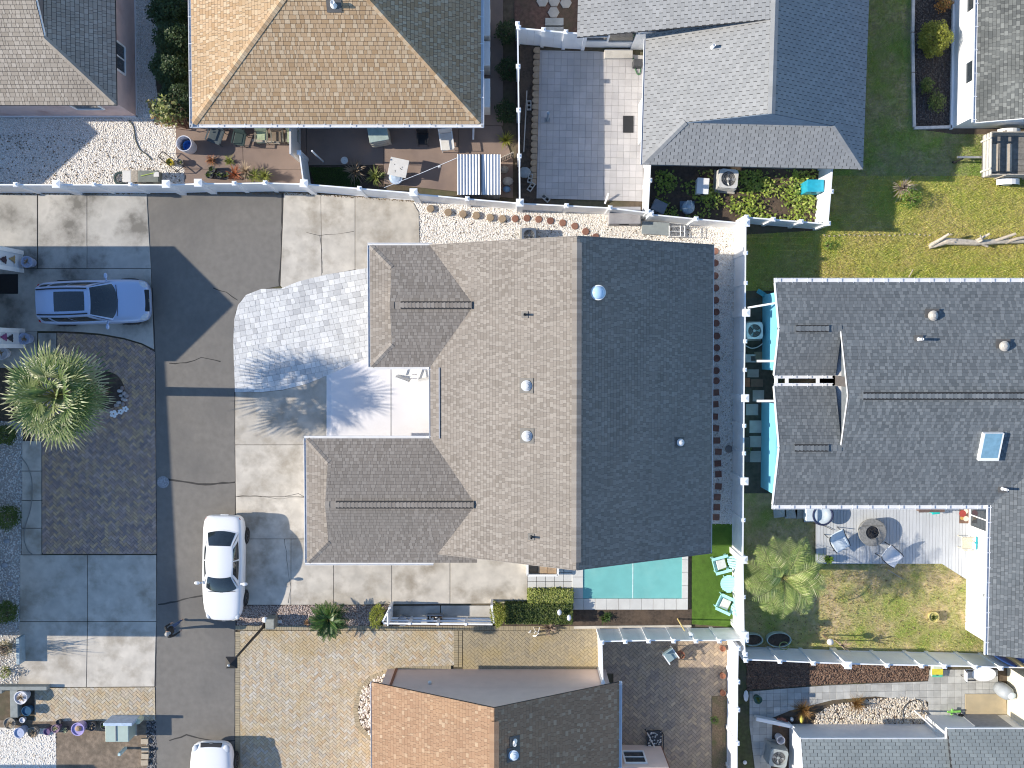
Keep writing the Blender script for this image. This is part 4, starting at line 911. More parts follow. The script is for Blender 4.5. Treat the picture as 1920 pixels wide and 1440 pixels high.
fence('white vinyl fence between the fenced yard plants and the leaning table frame', [(1210,413),(1290,421),(1378,429)], 1.75, 2.2, big=(2,))
fence('long white vinyl fence along the red stepping stones and turf', [(1378,429),(1377,590),(1375,742),(1374,890),(1373,1030),(1375,1165),(1377,1200)], 1.9, 1.35, big=(1,2,3,4,5))
fence('grey sided vinyl fence between the soil bed and the herringbone courtyard', [(1121,1180),(1163,1179),(1205,1178),(1250,1178),(1290,1178),(1332,1178),(1380,1177)], 1.75, 3)
fence('short sunlit vinyl gate fence at the corner of the beige gable', [(1121,1180),(1123,1254)], 1.8, 3)
fence('bright white vinyl fence along the brown herringbone courtyard', [(1365,1190),(1364,1250),(1364,1300),(1363,1360),(1363,1430),(1363,1640)], 1.85, 3)
fence('white vinyl fence between the back lawn and the mulch bed', [(1379,1212),(1440,1214),(1500,1217),(1560,1219),(1632,1221),(1694,1222),(1735,1223),(1790,1224),(1836,1226)], 1.8, 3, big=(3,))
fence('white vinyl fence beyond the white round table', [(1836,1226),(1895,1227),(1960,1228)], 1.75, 3)
fence('blue shaded vinyl fence below the green groundcover', [(1382,417),(1430,421),(1480,425),(1527,429)], 1.6, 3)
fence('sunlit vinyl fence beside the turquoise bin', [(1527,429),(1532,372),(1536,318)], 1.75, 3)
fence('white vinyl fence between the tile patio and the fenced yard', [(1209,312),(1207,352),(1204,408)], 1.75, 3)
fence('thin white vinyl fence seen edge on beside the scalloped edging', [(970,74),(971,150),(972,228),(973,310),(974,393)], 1.9, 3)
fence('white vinyl fence and gate between the tile patio and hexagonal stones', [(972,82),(1016,86),(1056,90),(1092,92)], 2.0, 3)
fence('short white vinyl panel beside the small grass patch', [(583,352),(576,300)], 1.5, 3)
# low rail fence round the service pad
lf = thing('rail_fence', 'low white rail fence around the concrete service pad', 'fence', P(820,1166,0))
pp = [P(a,b,.95) for a,b in ((731,1140),(716,1168),(926,1170),(922,1136))]
for a, b in zip(pp[:-1], pp[1:]):
    for zz in (1.0,.55,.15): MB().beam((a.x,a.y,zz),(b.x,b.y,zz), .07,.05).build('rail', white, lf)
    n = max(1, round((b-a).length/1.2))
    for j in range(n+1): q = a.lerp(b, j/n); MB().obox((q.x,q.y,.52), (.11,.11,1.06)).build('post', white, lf)
MB().box(pp[0].x-.03,pp[1].y+.1,.05,pp[0].x+.03,pp[0].y,1.75).build('side_panel', white, lf)  # tall panel added to throw shade eastwards over the pad
# garden bed timber edging
ed = thing('timber_edging', 'white weathered timber edging around the dark mulch bed', 'edging', P(1713,120,0))
for a,b in (((1714,-80),(1711,60)),((1711,62),(1712,135)),((1712,137),(1714,238)),((1714,240),(1784,238))):
    p, q = P(*a,.1), P(*b,.1); MB().beam((p.x,p.y,.08),(q.x,q.y,.08),.12,.16).build('timber', M('white_timber', (.52,.51,.50), rough=.8, n=(6,.15)), ed)
# scalloped edging of the tile patio
sc = thing('scalloped_edging', 'brown scalloped block edging along the pale tile patio', 'edging', P(1005,220,0))
scm = M('scallop_block', [(.33,.245,.16),(.38,.29,.20),(.29,.21,.14)], rough=.9, n=(8,.15)); me = None
for i in range(22):
    q = P(1008-i*.32, 96+i*11.7, 0)
    m = MB(); m.prism([(q.x+.1,q.y-.13),(q.x+.1,q.y+.13),(q.x-.1,q.y+.13),(q.x-.17,q.y+.07),(q.x-.19,q.y),(q.x-.17,q.y-.07),(q.x-.1,q.y-.13)], 0, .16, tint=random.random()); m.build('block', scm, sc, bevel=.015)
# kerb strip below the pool bed
MB().beam(P(1076,1176,.04), P(1296,1174,.04), .12, .1).build('kerb', concm, kind='structure', label='thin concrete kerb below the soil bed')

# ================================================================ POOL
cop = M('white_coping', [(.58,.58,.565),(.62,.62,.60),(.55,.55,.54)], rough=.7, n=(3,.05), stain=(.9,(.50,.49,.47),.5,.8))
px0,px1,py0,py1 = 1093,1278,1030,1121
pool = thing('swimming_pool', 'small turquoise pool with pale square coping beside the turf', 'pool', P(1186,1090,0))
teal = M('teal_plaster', (.17,.58,.55), rough=.6, n=(2,.05), stain=(.8,(.22,.62,.58),.5,.8))
a, b = P(px0,py1,0), P(px1,py0,0)
bs = MB(); zf = .012; bs.add([(a.x,a.y,zf),(b.x,a.y,zf),(b.x,b.y,zf),(a.x,b.y,zf)], [(0,1,2,3)])
bs.add([(a.x,a.y,zf),(b.x,a.y,zf),(b.x,b.y,zf),(a.x,b.y,zf),(a.x,a.y,.11),(b.x,a.y,.11),(b.x,b.y,.11),(a.x,b.y,.11)], [(0,4,5,1),(1,5,6,2),(2,6,7,3),(3,7,4,0)])
bs.build('basin', teal, pool)
xm_ = P(1186,1090,0).x; MB().box(xm_-.02,a.y,zf,xm_+.02,b.y,.09).build('divider', M('pale_line', (.62,.80,.78)), pool)
wm = M('pool_water', (.19,.50,.485), rough=.08, n=(1.5,.07), stain=(.9,(.26,.56,.53),.5,.8), bump=(6,.12), spec=.6)
MB().add([(a.x,a.y,.085),(b.x,a.y,.085),(b.x,b.y,.085),(a.x,b.y,.085)], [(0,1,2,3)]).build('water', wm, pool)
X0,X1,Y0,Y1 = P(1075,0,0).x, P(1297,0,0).x, P(0,1142,0).y, P(0,1000,0).y
MB().box(X0,Y0,-.01,a.x-.004,Y1,.05).box(b.x+.004,Y0,-.01,X1,Y1,.05).box(a.x-.004,Y0,-.01,b.x+.004,a.y-.004,.05).build('coping_bed', jl, pool)
def tiles(parent, x0,y0,x1,y1,nx,ny,z,mat,gap=.012,name='coping_tile',th=.08):
    for i in range(nx):
        for j in range(ny):
            xa,xb = x0+(x1-x0)*i/nx, x0+(x1-x0)*(i+1)/nx; ya,yb = y0+(y1-y0)*j/ny, y0+(y1-y0)*(j+1)/ny
            MB().box(xa+gap/2,ya+gap/2,z-th,xb-gap/2,yb-gap/2,z, tint=random.random()).build(name, mat, parent, bevel=.006)
tiles(pool, X0,a.y,a.x,Y1,1,6,.12,cop); tiles(pool, b.x,a.y,X1,Y1,1,5,.12,cop); tiles(pool, X0,Y0,X1,a.y,10,1,.12,cop)
tp = MB().prism(G([(988,1070),(1075,1070),(1075,1107),(988,1107)]), -.01, .05).build('tile_walk', M('dark_gap', (.12,.11,.10)), kind='structure', label='short walk of white square tiles beside the hedge')
q0, q1 = P(989,1106,0), P(1074,1056,0); tiles(tp, q0.x,q0.y,q1.x,q1.y,5,3,.085,cop,gap=.02,name='tile')

# ================================================================ VEHICLES
glassd = M('car_glass', (.02,.028,.035), rough=.04, spec=.9); rubber = M('tyre_rubber', (.02,.02,.02), rough=.85); rimm = M('alloy_rim', (.5,.5,.52), rough=.3, metal=.8)
def grid_mesh(fn, u0,u1,v0,v1,nu,nv, off=0.0, flip=False):
    pts = [[Vector(fn(u0+(u1-u0)*i/nu, v0+(v1-v0)*j/nv)) for j in range(nv+1)] for i in range(nu+1)]
    out = []
    for i in range(nu+1):
        for j in range(nv+1):
            a = pts[min(i+1,nu)][j]-pts[max(i-1,0)][j]; b = pts[i][min(j+1,nv)]-pts[i][max(j-1,0)]; n = a.cross(b)
            if n.length > 1e-9: n.normalize()
            out.append(pts[i][j]+n*off*(-1 if flip else 1))
    f = []
    for i in range(nu):
        for j in range(nv):
            q = (i*(nv+1)+j, (i+1)*(nv+1)+j, (i+1)*(nv+1)+j+1, i*(nv+1)+j+1); f.append(q[::-1] if flip else q)
    return out, f
def car(name, label, cat, loc, rz, paint, S):
    root = thing(name, label, cat, loc, rz)
    st = S['stations']; mb = MB(); K = None; v = []; f = []
    for (x,w,zl,zs,zt) in st:
        half = [(w*.55,zl),(w*.90,zl+.04),(w*.985,zl+.16),(w*1.0,zl+.34),(w*.99,zs-.14),(w*.955,zs-.04),(w*.86,zs+(zt-zs)*.45),(w*.6,zs+(zt-zs)*.85),(w*.3,zt-.004),(0,zt)]
        ring = [(x,y,z) for y,z in half]+[(x,-y,z) for y,z in half[-2::-1]]; K = len(ring); v += ring
    n = len(st)
    for i in range(n-1):
        for j in range(K-1): f.append((i*K+j,i*K+j+1,(i+1)*K+j+1,(i+1)*K+j))
        f.append((i*K+K-1,i*K,(i+1)*K,(i+1)*K+K-1))
    f = [q[::-1] for q in f]
    f.append(tuple(range(K))); f.append(tuple((n-1)*K+j for j in range(K))[::-1])
    body = mb.add(v,f).build('body', paint, root, smooth=True, local=True)
    sb = body.modifiers.new('sub','SUBSURF'); sb.levels = 1; sb.render_levels = 1
    g = S['cabin']; xrb,xrt,xft,xfb = g['x']; wr,wbf,wbr = g['w']; zr = g['zr']; zbf,zbr = g['zb']; cur = g.get('cur',.22)
    def roofp(u,w): x = xrt+(xft-xrt)*u + (.06*(1-w*w) if u > .5 else 0)*(2*u-1); ww = wr*(1-.10*(2*u-1)**2*.6); return (x, ww*w, zr-.055*w*w-.05*(2*u-1)**2)
    def frontp(u,w):
        a = roofp(1,w); b = (xfb-cur*(.35*w*w+.65*w**4), wbf*w, zbf-.05*w*w); s = u; return (a[0]+(b[0]-a[0])*s, a[1]+(b[1]-a[1])*s, a[2]+(b[2]-a[2])*s+.035*math.sin(math.pi*s))
    def rearp(u,w):
        a = roofp(0,w); b = (xrb+cur*.6*w*w, wbr*w, zbr-.04*w*w); s = u; return (a[0]+(b[0]-a[0])*s, a[1]+(b[1]-a[1])*s, a[2]+(b[2]-a[2])*s+.035*math.sin(math.pi*s))
    def sidep(sg):
        def fn(u,w):
            a = Vector(roofp(u,sg)); bf = Vector(frontp(1,sg)); br = Vector(rearp(1,sg)); b = br.lerp(bf,u); b.y += sg*.05*math.sin(math.pi*u)
            p = a.lerp(b,w); p.y += sg*.035*math.sin(math.pi*w); return p
        return fn
    sh = MB()
    for fn,fl,nu,nv in ((roofp,False,10,18),(frontp,False,6,18),(rearp,True,6,18)):
        q,ff = grid_mesh(fn,0,1,-1,1,nu,nv,0,fl); sh.add(q,ff)
    for sg in (1,-1):
        q,ff = grid_mesh(sidep(sg),0,1,0,1,12,5,0,sg<0); sh.add(q,ff)
    sh.build('cabin', paint, root, smooth=True, local=True)
    def pane(fn,u0,u1,v0,v1,fl,nm='window',mat=None,off=.006):
        q,ff = grid_mesh(fn,u0,u1,v0,v1,8,18,off,fl); return MB().add(q,ff).build(nm, mat or glassd, root, smooth=True, local=True)
    pane(frontp,.06,.95,-.92,.92,False,'windshield'); pane(rearp,.10,.92,-.86,.86,True,'rear_window')
    for sg in (1,-1):
        for (u0,u1) in S['side']: pane(sidep(sg),u0,u1,.14,.84,sg<0,'window')
    if 'sunroof' in S: pane(roofp,*S['sunroof'],False,'sunroof')
    if S.get('rails'):
        for sg in (1,-1):
            pts = [Vector(roofp(.02+.96*i/8,sg*.88))+Vector((0,0,.045)) for i in range(9)]; MB().tube(pts,.028,6).build('roof_rail', blackp, root, local=True)
    wr_ = S['wheel']
    for x in S['axles']:
        for sg in (1,-1):
            y = sg*(S['halfw']-.10)
            wo = MB(); m = Matrix.Translation((x,y,wr_)) @ Matrix.Rotation(math.pi/2*-sg,4,'X')
            def lat(prof,n=20):
                vv = []; ff = []
                for r,z in prof:
                    for j in range(n): vv.append(m @ Vector((r*math.cos(2*math.pi*j/n), r*math.sin(2*math.pi*j/n), z)))
                for i in range(len(prof)-1):
                    for j in range(n): ff.append((i*n+j,i*n+(j+1)%n,(i+1)*n+(j+1)%n,(i+1)*n+j))
                ff.append(tuple((len(prof)-1)*n+j for j in range(n))); return vv, ff
            a_ = lat([(wr_*.8,-.12),(wr_,-.10),(wr_,.10),(wr_*.92,.13),(wr_*.68,.125)]); t = MB().add(*a_).build('wheel', rubber, root, local=True)
            rr = MB().add(*lat([(wr_*.68,.10),(wr_*.66,.128),(wr_*.6,.11),(wr_*.15,.12),(.01,.13)])).build('rim', rimm, t, local=True)
            for k in range(5):
                an = 2*math.pi*k/5; c0 = m @ Vector((math.cos(an)*wr_*.62,math.sin(an)*wr_*.62,.128)); c1 = m @ Vector((0,0,.135)); 
            for k in range(5):
                an = 2*math.pi*(k+.5)/5; c0 = m @ Vector((math.cos(an)*wr_*.36,math.sin(an)*wr_*.36,.133)); MB().ball(c0,(.06,.012,.06),8,5).build('spoke_gap', blackp, t, local=True)
            ar = MB().add(*lat([(wr_*1.05,-.14),(wr_*1.13,-.13),(wr_*1.13,.095),(wr_*1.03,.102)])).build('wheel_arch', blackp, root, local=True)
    for sg in (1,-1):
        mm = MB(); xq = xfb-cur-.18; mm.ball((xq,sg*(S['halfw']+.13),zbf+.06),(.08,.13,.085),12,8); mm.beam((xq,sg*(S['halfw']-.1),zbf+.0),(xq,sg*(S['halfw']+.05),zbf+.03),.06,.04); mm.build('mirror', paint, root, smooth=True, local=True)
    xF = st[-1][0]; xB = st[0][0]; w = S['halfw']
    hl = M('headlight', (.55,.58,.62), rough=.12, spec=.8); tl = M('taillight', (.35,.015,.02), rough=.2)
    for sg in (1,-1):
        q = S['head']; m_ = MB(); m_.ball((q[0],sg*q[1],q[2]),(q[3],q[4],q[5]),12,8); m_.build('headlight', hl, root, smooth=True, local=True)
        q = S['tail']; m_ = MB(); m_.ball((q[0],sg*q[1],q[2]),(q[3],q[4],q[5]),12,8); m_.build('taillight', tl, root, smooth=True, local=True)
    q = S['grille']; MB().obox((q[0],0,q[1]),(q[2],q[3],q[4]), ry=q[5]).build('grille', blackp, root, local=True, bevel=.03)
    e = MB().obox((q[0]+q[2]*.55,0,q[1]+.03),(.03,.16,.11)).build('emblem', steel, root, local=True, bevel=.02)
    MB().box(xB-.02,-.17,.62,xB+.06,.17,.74).build('number_plate', whitep, root, local=True)
    MB().beam((xfb-.06,-wbf*.8,zbf+.03),(xfb-.02,wbf*.1,zbf+.035),.02,.015).build('wiper', blackp, root, local=True)
    MB().beam((xfb-.02,-wbf*.05,zbf+.035),(xfb-.08,wbf*.85,zbf+.02),.02,.015).build('wiper', blackp, root, local=True)
    for yy in (.36,-.36):     # bonnet creases
        MB().tube([(xfb+.1,yy*1.5,st[-4][4]-.028),(xF-.45,yy*1.15,st[-3][4]-.035)],.012,5).build('crease', paint, root, local=True)
    return root
silver = M('silver_blue_paint', (.40,.50,.70), rough=.32, metal=.2, coat=.5, n=None)
carwhite = M('white_car_paint', (.80,.80,.80), rough=.3, coat=.5, n=None)
suv = dict(stations=[(-2.42,.66,.52,.92,.98),(-2.38,.82,.42,.98,1.06),(-2.2,.92,.32,1.02,1.10),(-1.6,.96,.27,1.04,1.12),(-.4,.97,.26,1.05,1.12),(.55,.97,.26,1.05,1.13),(1.05,.97,.28,1.02,1.16),(1.6,.96,.32,.97,1.11),(2.05,.92,.36,.90,1.03),(2.3,.83,.42,.82,.94),(2.43,.62,.46,.70,.82)],
    cabin=dict(x=(-2.36,-2.10,.12,1.18), w=(.64,.82,.80), zr=1.79, zb=(1.12,1.08), cur=.30), side=[(.05,.19),(.24,.55),(.57,.90)], sunroof=(.36,.92,-.66,.66), rails=True, wheel=.37, axles=(-1.42,1.40), halfw=.97,
    head=(2.12,.68,.88,.24,.17,.075), tail=(-2.31,.74,.95,.05,.09,.14), grille=(2.30,.80,.20,.95,.24,.35))
sed = dict(stations=[(-2.36,.60,.50,.86,.92),(-2.30,.80,.40,.93,1.00),(-2.05,.88,.32,.97,1.06),(-1.6,.91,.27,.98,1.08),(-.4,.915,.24,.97,1.02),(.6,.915,.24,.95,1.02),(1.0,.91,.26,.92,1.03),(1.5,.90,.30,.86,.97),(2.0,.84,.34,.77,.87),(2.26,.70,.38,.68,.76),(2.38,.48,.42,.58,.66)],
    cabin=dict(x=(-1.78,-1.05,.18,1.02), w=(.56,.74,.72), zr=1.47, zb=(1.02,1.07), cur=.24), side=[(.10,.47),(.50,.90)], wheel=.33, axles=(-1.38,1.42), halfw=.915,
    head=(2.04,.64,.72,.25,.12,.06), tail=(-2.16,.66,.90,.13,.12,.05), grille=(2.33,.50,.14,.75,.18,.3))
ct = P(174,566,1.0); cr = car('sport_utility_vehicle', 'silver blue sport utility vehicle with dark sunroof on the shaded driveway', 'car', (ct.x,ct.y,.05), R(1.5), silver, suv)
cs = P(418,1066,.85); car('sedan', 'white sedan parked on the lane beside the sago palm bed', 'car', (cs.x,cs.y,.03), R(-91.5), carwhite, sed)
c3 = P(397,1494,.9); car('crossover', 'white crossover parked nose out at the foot of the lane', 'car', (c3.x,c3.y,.03), R(90), carwhite, suv)
# utility trailer
tro = thing('utility_trailer', 'weathered wooden slat utility trailer with white wheel covers on the lawn', 'trailer', P(1885,297,0))
z_ = .55; xa, xb = P(1842,295,z_).x, P(1990,295,z_).x; ya, yb = P(1880,333,z_).y, P(1880,255,z_).y
for i in range(7):
    y = ya+(yb-ya)*(i+.5)/7; MB().box(xa,y-(yb-ya)/14+.006,z_-.04,xb,y+(yb-ya)/14-.006,z_, tint=random.random()).build('floor_plank', M('grey_plank', [(.20,.19,.175),(.25,.235,.21)], rough=.9, n=(8,.2)), tro)
for zz, hh in ((.75,.22),(1.02,.15),(1.25,.14)):
    for y in (ya,yb): MB().box(xa,y-.02,zz-hh/2,xb,y+.02,zz+hh/2, tint=random.random()).build('slat', wood, tro)
    MB().box(xa-.02,ya,zz-hh/2,xa+.02,yb,zz+hh/2, tint=random.random()).build('slat', M('pale_plank', [(.55,.52,.46),(.62,.59,.53)], rough=.85, n=(8,.12)), tro)
for y in (ya+.25,yb-.25): MB().box(xa-.07,y-.04,.5,xa-.02,y+.04,1.34).build('stake', M('pale_plank', [(.55,.52,.46),(.62,.59,.53)]), tro)
for x in (xa+.6,xa+1.8):
    for y,s in ((ya,-1),(yb,1)): MB().box(x-.04,y+s*.02,.5,x+.04,y+s*.07,1.34).build('stake', wood, tro)
for x in (xa+.55,xa+1.15): MB().box(x-.13,ya+.25,z_+.005,x+.13,yb-.35,z_+.025).build('cross_board', M('pale_board', (.56,.48,.38), rough=.85, n=(9,.12)), tro)
MB().beam((xa-1.05,(ya+yb)/2,.45),(xa,(ya+yb)/2,.45),.09,.09).build('tongue', steel, tro); MB().tube([(xa-.95,(ya+yb)/2-.12,.02),(xa-.95,(ya+yb)/2-.12,.75)],.04,8).build('jack', blackp, tro)
MB().ball((xa-1.0,(ya+yb)/2-.14,.1),(.12,.06,.1)).build('jack_wheel', rubber, tro)
for y,s in ((ya-.18,-1),(yb+.18,1)):
    t_ = MB(); t_.tube([(xa+1.2,y-.09,.34),(xa+1.2,y+.09,.34)],.33,20); w_ = t_.build('wheel', rubber, tro)
    MB().tube([(xa+1.2,y+s*.09,.34),(xa+1.2,y+s*.10,.34)],.2,16).build('rim', whitep, w_)
    fd = MB(); pr = [(xa+1.2+.44*math.cos(a)*1.15, .36+.40*math.sin(a)) for a in np.linspace(0.15,math.pi-.15,9)]
    for (x0_,z0_),(x1_,z1_) in zip(pr[:-1],pr[1:]): fd.add([(x0_,y-.13,z0_),(x1_,y-.13,z1_),(x1_,y+.13,z1_),(x0_,y+.13,z0_)], [(0,1,2,3)])
    fd.build('fender', whitep, tro)

# ================================================================ PERSON
def person(loc, rz):
    J = [(0,0,.94),(0,0,1.12),(.02,0,1.30),(.05,0,1.44),(.07,0,1.52),(.10,0,1.60),(.11,0,1.70)]
    Rr = [.145,.15,.165,.10,.06,.085,.095]
    E = [(i,i+1) for i in range(6)]
    def chain(start, pts):
        p = start
        for q,r in pts: J.append(q); Rr.append(r); E.append((p,len(J)-1)); p = len(J)-1
    chain(0, [((.03,.10,.88),.095),((.22,.10,.50),.065),((.16,.10,.10),.045),((.30,.11,.05),.04)])
    chain(0, [((-.02,-.10,.88),.095),((-.06,-.10,.49),.065),((-.30,-.10,.14),.045),((-.20,-.11,.04),.04)])
    chain(3, [((.03,.19,1.40),.07),((-.10,.25,1.13),.05),((.03,.26,.90),.038),((.07,.26,.82),.036)])
    chain(3, [((.03,-.19,1.40),.07),((.10,-.25,1.13),.05),((.24,-.24,.93),.038),((.29,-.23,.86),.036)])
    me = bpy.data.meshes.new('person'); me.from_pydata(J, E, []); o = bpy.data.objects.new('tmp_person', me); COL.objects.link(o)
    sk = o.modifiers.new('skin','SKIN')
    if not me.skin_vertices: me.attributes
    if len(me.skin_vertices) == 0:
        bm = bmesh.new(); bm.from_mesh(me); bm.verts.layers.skin.verify(); bm.to_mesh(me); bm.free()
    for i,sv in enumerate(me.skin_vertices[0].data): sv.radius = (Rr[i],Rr[i]); sv.use_root = (i == 0)
    o.modifiers.new('sub','SUBSURF').levels = 2
    dg = bpy.context.evaluated_depsgraph_get(); ev = o.evaluated_get(dg); m2 = bpy.data.meshes.new_from_object(ev)
    bpy.data.objects.remove(o)
    # fingers joined into the same surface object
    skin = M('skin', (.45,.27,.19), rough=.6, n=None); jk = M('black_jacket', (.014,.016,.018), rough=.75, n=(20,.2)); jn = M('blue_jeans', (.06,.10,.19), rough=.85, n=(20,.15)); sh = M('tan_shoe', (.28,.17,.10), rough=.7)
    bm = bmesh.new(); bm.from_mesh(m2)
    for hx,hy,hz,s in ((.075,.26,.80,1),(.295,-.23,.84,-1)):
        for k in range(4):
            l = (.075,.085,.08,.06)[k]; b = Vector((hx+.012+(k-1.5)*.019, hy, hz)); mid = b+Vector((.006,0,-l*.55)); tip = mid+Vector((.012,-s*.012,-l*.42))
            t = MB().tube([b,mid,tip],[.009,.009,.007],5)
            vv = [bm.verts.new(x) for x in t.v]
            for ff in t.f: bm.faces.new([vv[i] for i in ff])
        b = Vector((hx+.03, hy-s*.02, hz+.02)); t = MB().tube([b,b+Vector((.025,-s*.02,-.02)),b+Vector((.035,-s*.03,-.05))],[.011,.010,.008],5)
        vv = [bm.verts.new(x) for x in t.v]
        for ff in t.f: bm.faces.new([vv[i] for i in ff])
    bm.to_mesh(m2); bm.free()
    for m in (skin,jk,jn,sh): m2.materials.append(m)
    for p in m2.polygons:
        c = p.center; p.use_smooth = True
        if c.z > 1.50: p.material_index = 0
        elif abs(c.y) > .20 and c.z < .90: p.material_index = 0
        elif c.z < .10: p.material_index = 3
        elif c.z < .93 and abs(c.y) < .2: p.material_index = 2
        else: p.material_index = 1
    o = bpy.data.objects.new('person', m2); COL.objects.link(o); o.location = loc; o.rotation_euler = (0,0,rz)
    tag(o, 'person in a black jacket, jeans and grey cap walking on the lane', 'person')
    cap = MB(); cap.ball((.115,0,1.735),(.105,.095,.085),14,8); cap.ball((.20,0,1.715),(.09,.075,.012),12,5); cap.build('cap', M('grey_cap', (.36,.35,.33), rough=.9), o, smooth=True, local=True)
    hr = MB(); hr.ball((.085,0,1.69),(.095,.10,.10),12,7); hr.build('hair', M('grey_hair', (.22,.20,.18), rough=.8), o, smooth=True, local=True)
    fc = MB(); fc.ball((.205,0,1.665),(.02,.013,.02),8,5); fc.build('nose', skin, o, smooth=True, local=True)
    for s in (1,-1):
        MB().ball((.185,s*.034,1.70),(.012,.013,.009),8,5).build('eye', whitep, o, smooth=True, local=True); MB().ball((.10,s*.098,1.68),(.022,.012,.032),8,5).build('ear', skin, o, smooth=True, local=True)
    MB().ball((.192,0,1.625),(.010,.026,.007),8,5).build('mouth', M('lips', (.35,.16,.13)), o, smooth=True, local=True)
q = P(338,1169,0); person((q.x-.05,q.y,.035), R(25))

# ================================================================ PLANTS
def strips(lines, widths):
    """thin blades: each line a list of points, each with a width per point; flat across the horizontal-ish side direction"""
    V = []; F = []
    for pts, ws in zip(lines, widths):
        b = len(V); k = len(pts)
        for i in range(k):
            d = (pts[min(i+1,k-1)]-pts[max(i-1,0)])
            s = d.cross(Vector((0,0,1)))
            if s.length < 1e-4: s = Vector((1,0,0))
            s.normalize(); V += [pts[i]-s*ws[i]/2, pts[i]+s*ws[i]/2]
        for i in range(k-1): F.append((b+2*i,b+2*i+1,b+2*i+3,b+2*i+2))
    return V, F
def fan_palm(label, c, crown_z, r, cols, trunk_r=.2, n=50, base_z=.05):
    root = thing('fan_palm', label, 'palm', (c.x,c.y,base_z)); o = Vector((c.x,c.y,crown_z)); rd = random.Random(4)
    MB().tube([(c.x,c.y,base_z),(c.x+.03,c.y,1.2),(c.x,c.y,crown_z-.1)], [trunk_r*1.25,trunk_r,trunk_r*.95], 14).build('trunk', barkm, root, smooth=True)
    lines, widths, tint = [], [], []; pet = MB()
    for i in range(n):
        el = math.asin(-.45+1.42*(i+.5)/n) if -.45+1.42*(i+.5)/n < 1 else 1.4; az = i*2.39996+rd.uniform(-.2,.2)
        d = Vector((math.cos(el)*math.cos(az), math.cos(el)*math.sin(az), math.sin(el)))
        pl = r*rd.uniform(.42,.55)*(1 if el < .75 else max(.25,1-(el-.75)*1.1)); hub = o+d*pl; pet.tube([o+d*.1,hub],[.025,.014],4)
        side = d.cross(Vector((0,0,1))).normalized() if abs(d.z) < .98 else Vector((1,0,0)); up = side.cross(d).normalized()
        fr = r*rd.uniform(.46,.56); age = rd.random()*.4+(.3 if el < -.1 else 0)
        m = 20
        for k in range(m):
            t = (k/(m-1)-.5)*R(210); dd = (d*math.cos(t)+side*math.sin(t)+up*.12*math.cos(t)).normalized(); L = fr*(1-.32*abs(k/(m-1)-.5)*2)*rd.uniform(.8,1.1)
            p1 = hub+dd*L*.55; p2 = hub+dd*L+Vector((0,0,-.16*L-.10*rd.random())); lines.append([hub,p1,(p1+p2)/2+Vector((0,0,.01)),p2]); widths.append([.014,.062,.046,.004]); tint += [min(.99,age+.1*rd.random()), min(.99,age+.15*rd.random()), min(.99,age+.32+.15*rd.random())]
    pet.build('petioles', leafmat('petiole', [(.20,.22,.06),(.26,.27,.09)]), root, kind='stuff')
    V,F = strips(lines, widths); fast('fronds', [tuple(v) for v in V], F, tint, leafmat(label[:10]+'_leaf', cols, rough=.45), parent=root, kind='stuff')
    return root
pc = P(106,741,4.55)
fan_palm('tall fan palm with a round bristly crown over the brown pavers', pc, 4.55, 2.25, [(.07,.13,.03),(.11,.18,.045),(.18,.24,.075),(.29,.32,.13),(.48,.46,.26),(.62,.58,.38)])
def feather_palm(name, label, c, crown_z, n, L, cols, trunk_r=.16, base_z=.03, droop=.55, leaf=.42, lw=.035, elmin=-.1, elmax=1.25, sub=26, arch=1.0):
    root = thing(name, label, 'palm', (c.x,c.y,base_z)); o = Vector((c.x,c.y,crown_z)); rd = random.Random(len(label))
    MB().tube([(c.x,c.y,base_z-.02),(c.x,c.y,crown_z+.05)], [trunk_r*1.2,trunk_r], 12).build('trunk', barkm, root, smooth=True)
    rach = MB(); lines, widths, tint = [], [], []
    for i in range(n):
        el = elmin+(elmax-elmin)*((i+.5)/n)**.9; az = i*2.39996+rd.uniform(-.25,.25); h = Vector((math.cos(az),math.sin(az),0)); l = L*rd.uniform(.85,1.08)
        pts = []
        for k in range(9):
            s = k/8; e = el-droop*arch*s*s*1.6; 
            p = o if k == 0 else pts[-1]+(h*math.cos(e)+Vector((0,0,1))*math.sin(e))*l/8
            pts.append(p)
        rach.tube(pts,[.016*(1-.8*k/8)+.003 for k in range(9)],4); side = h.cross(Vector((0,0,1))); age = rd.random()
        for k in range(sub):
            s = .14+.86*k/(sub-1); q = s*8; i0 = min(7,int(q)); p = pts[i0].lerp(pts[i0+1],q-i0); dv = (pts[i0+1]-pts[i0]).normalized(); up = side.cross(dv)*-1
            ll = leaf*math.sin(math.pi*min(.97,.18+.78*s))*rd.uniform(.9,1.1)
            for sg in (1,-1):
                d = (side*sg*.80+dv*.52+Vector((0,0,1))*.22).normalized(); a = p; b = p+d*ll*.6; e_ = p+d*ll+Vector((0,0,-.12*ll)); lines.append([a,b,e_]); widths.append([lw*.7,lw,.004]); t = min(.99,max(0,age*.35+.65*rd.random())); tint += [t,t]
    rach.build('fronds_rachis', leafmat('rachis', [(.24,.25,.09),(.30,.29,.12)]), root, kind='stuff')
    V,F = strips(lines,widths); fast('leaflets', [tuple(v) for v in V], F, tint, leafmat(label[:11]+'_leaf', cols, rough=.45), parent=root, kind='stuff'); return root
pb = P(1467,1082,2.3)
feather_palm('feather_palm', 'grey green feather palm with arching fronds beside the white fence', pb, 2.3, 32, 1.95, [(.17,.26,.06),(.34,.42,.11),(.56,.60,.22),(.78,.74,.38)], leaf=.55, lw=.026, sub=22, droop=.7)
sg = P(617,1161,.6)
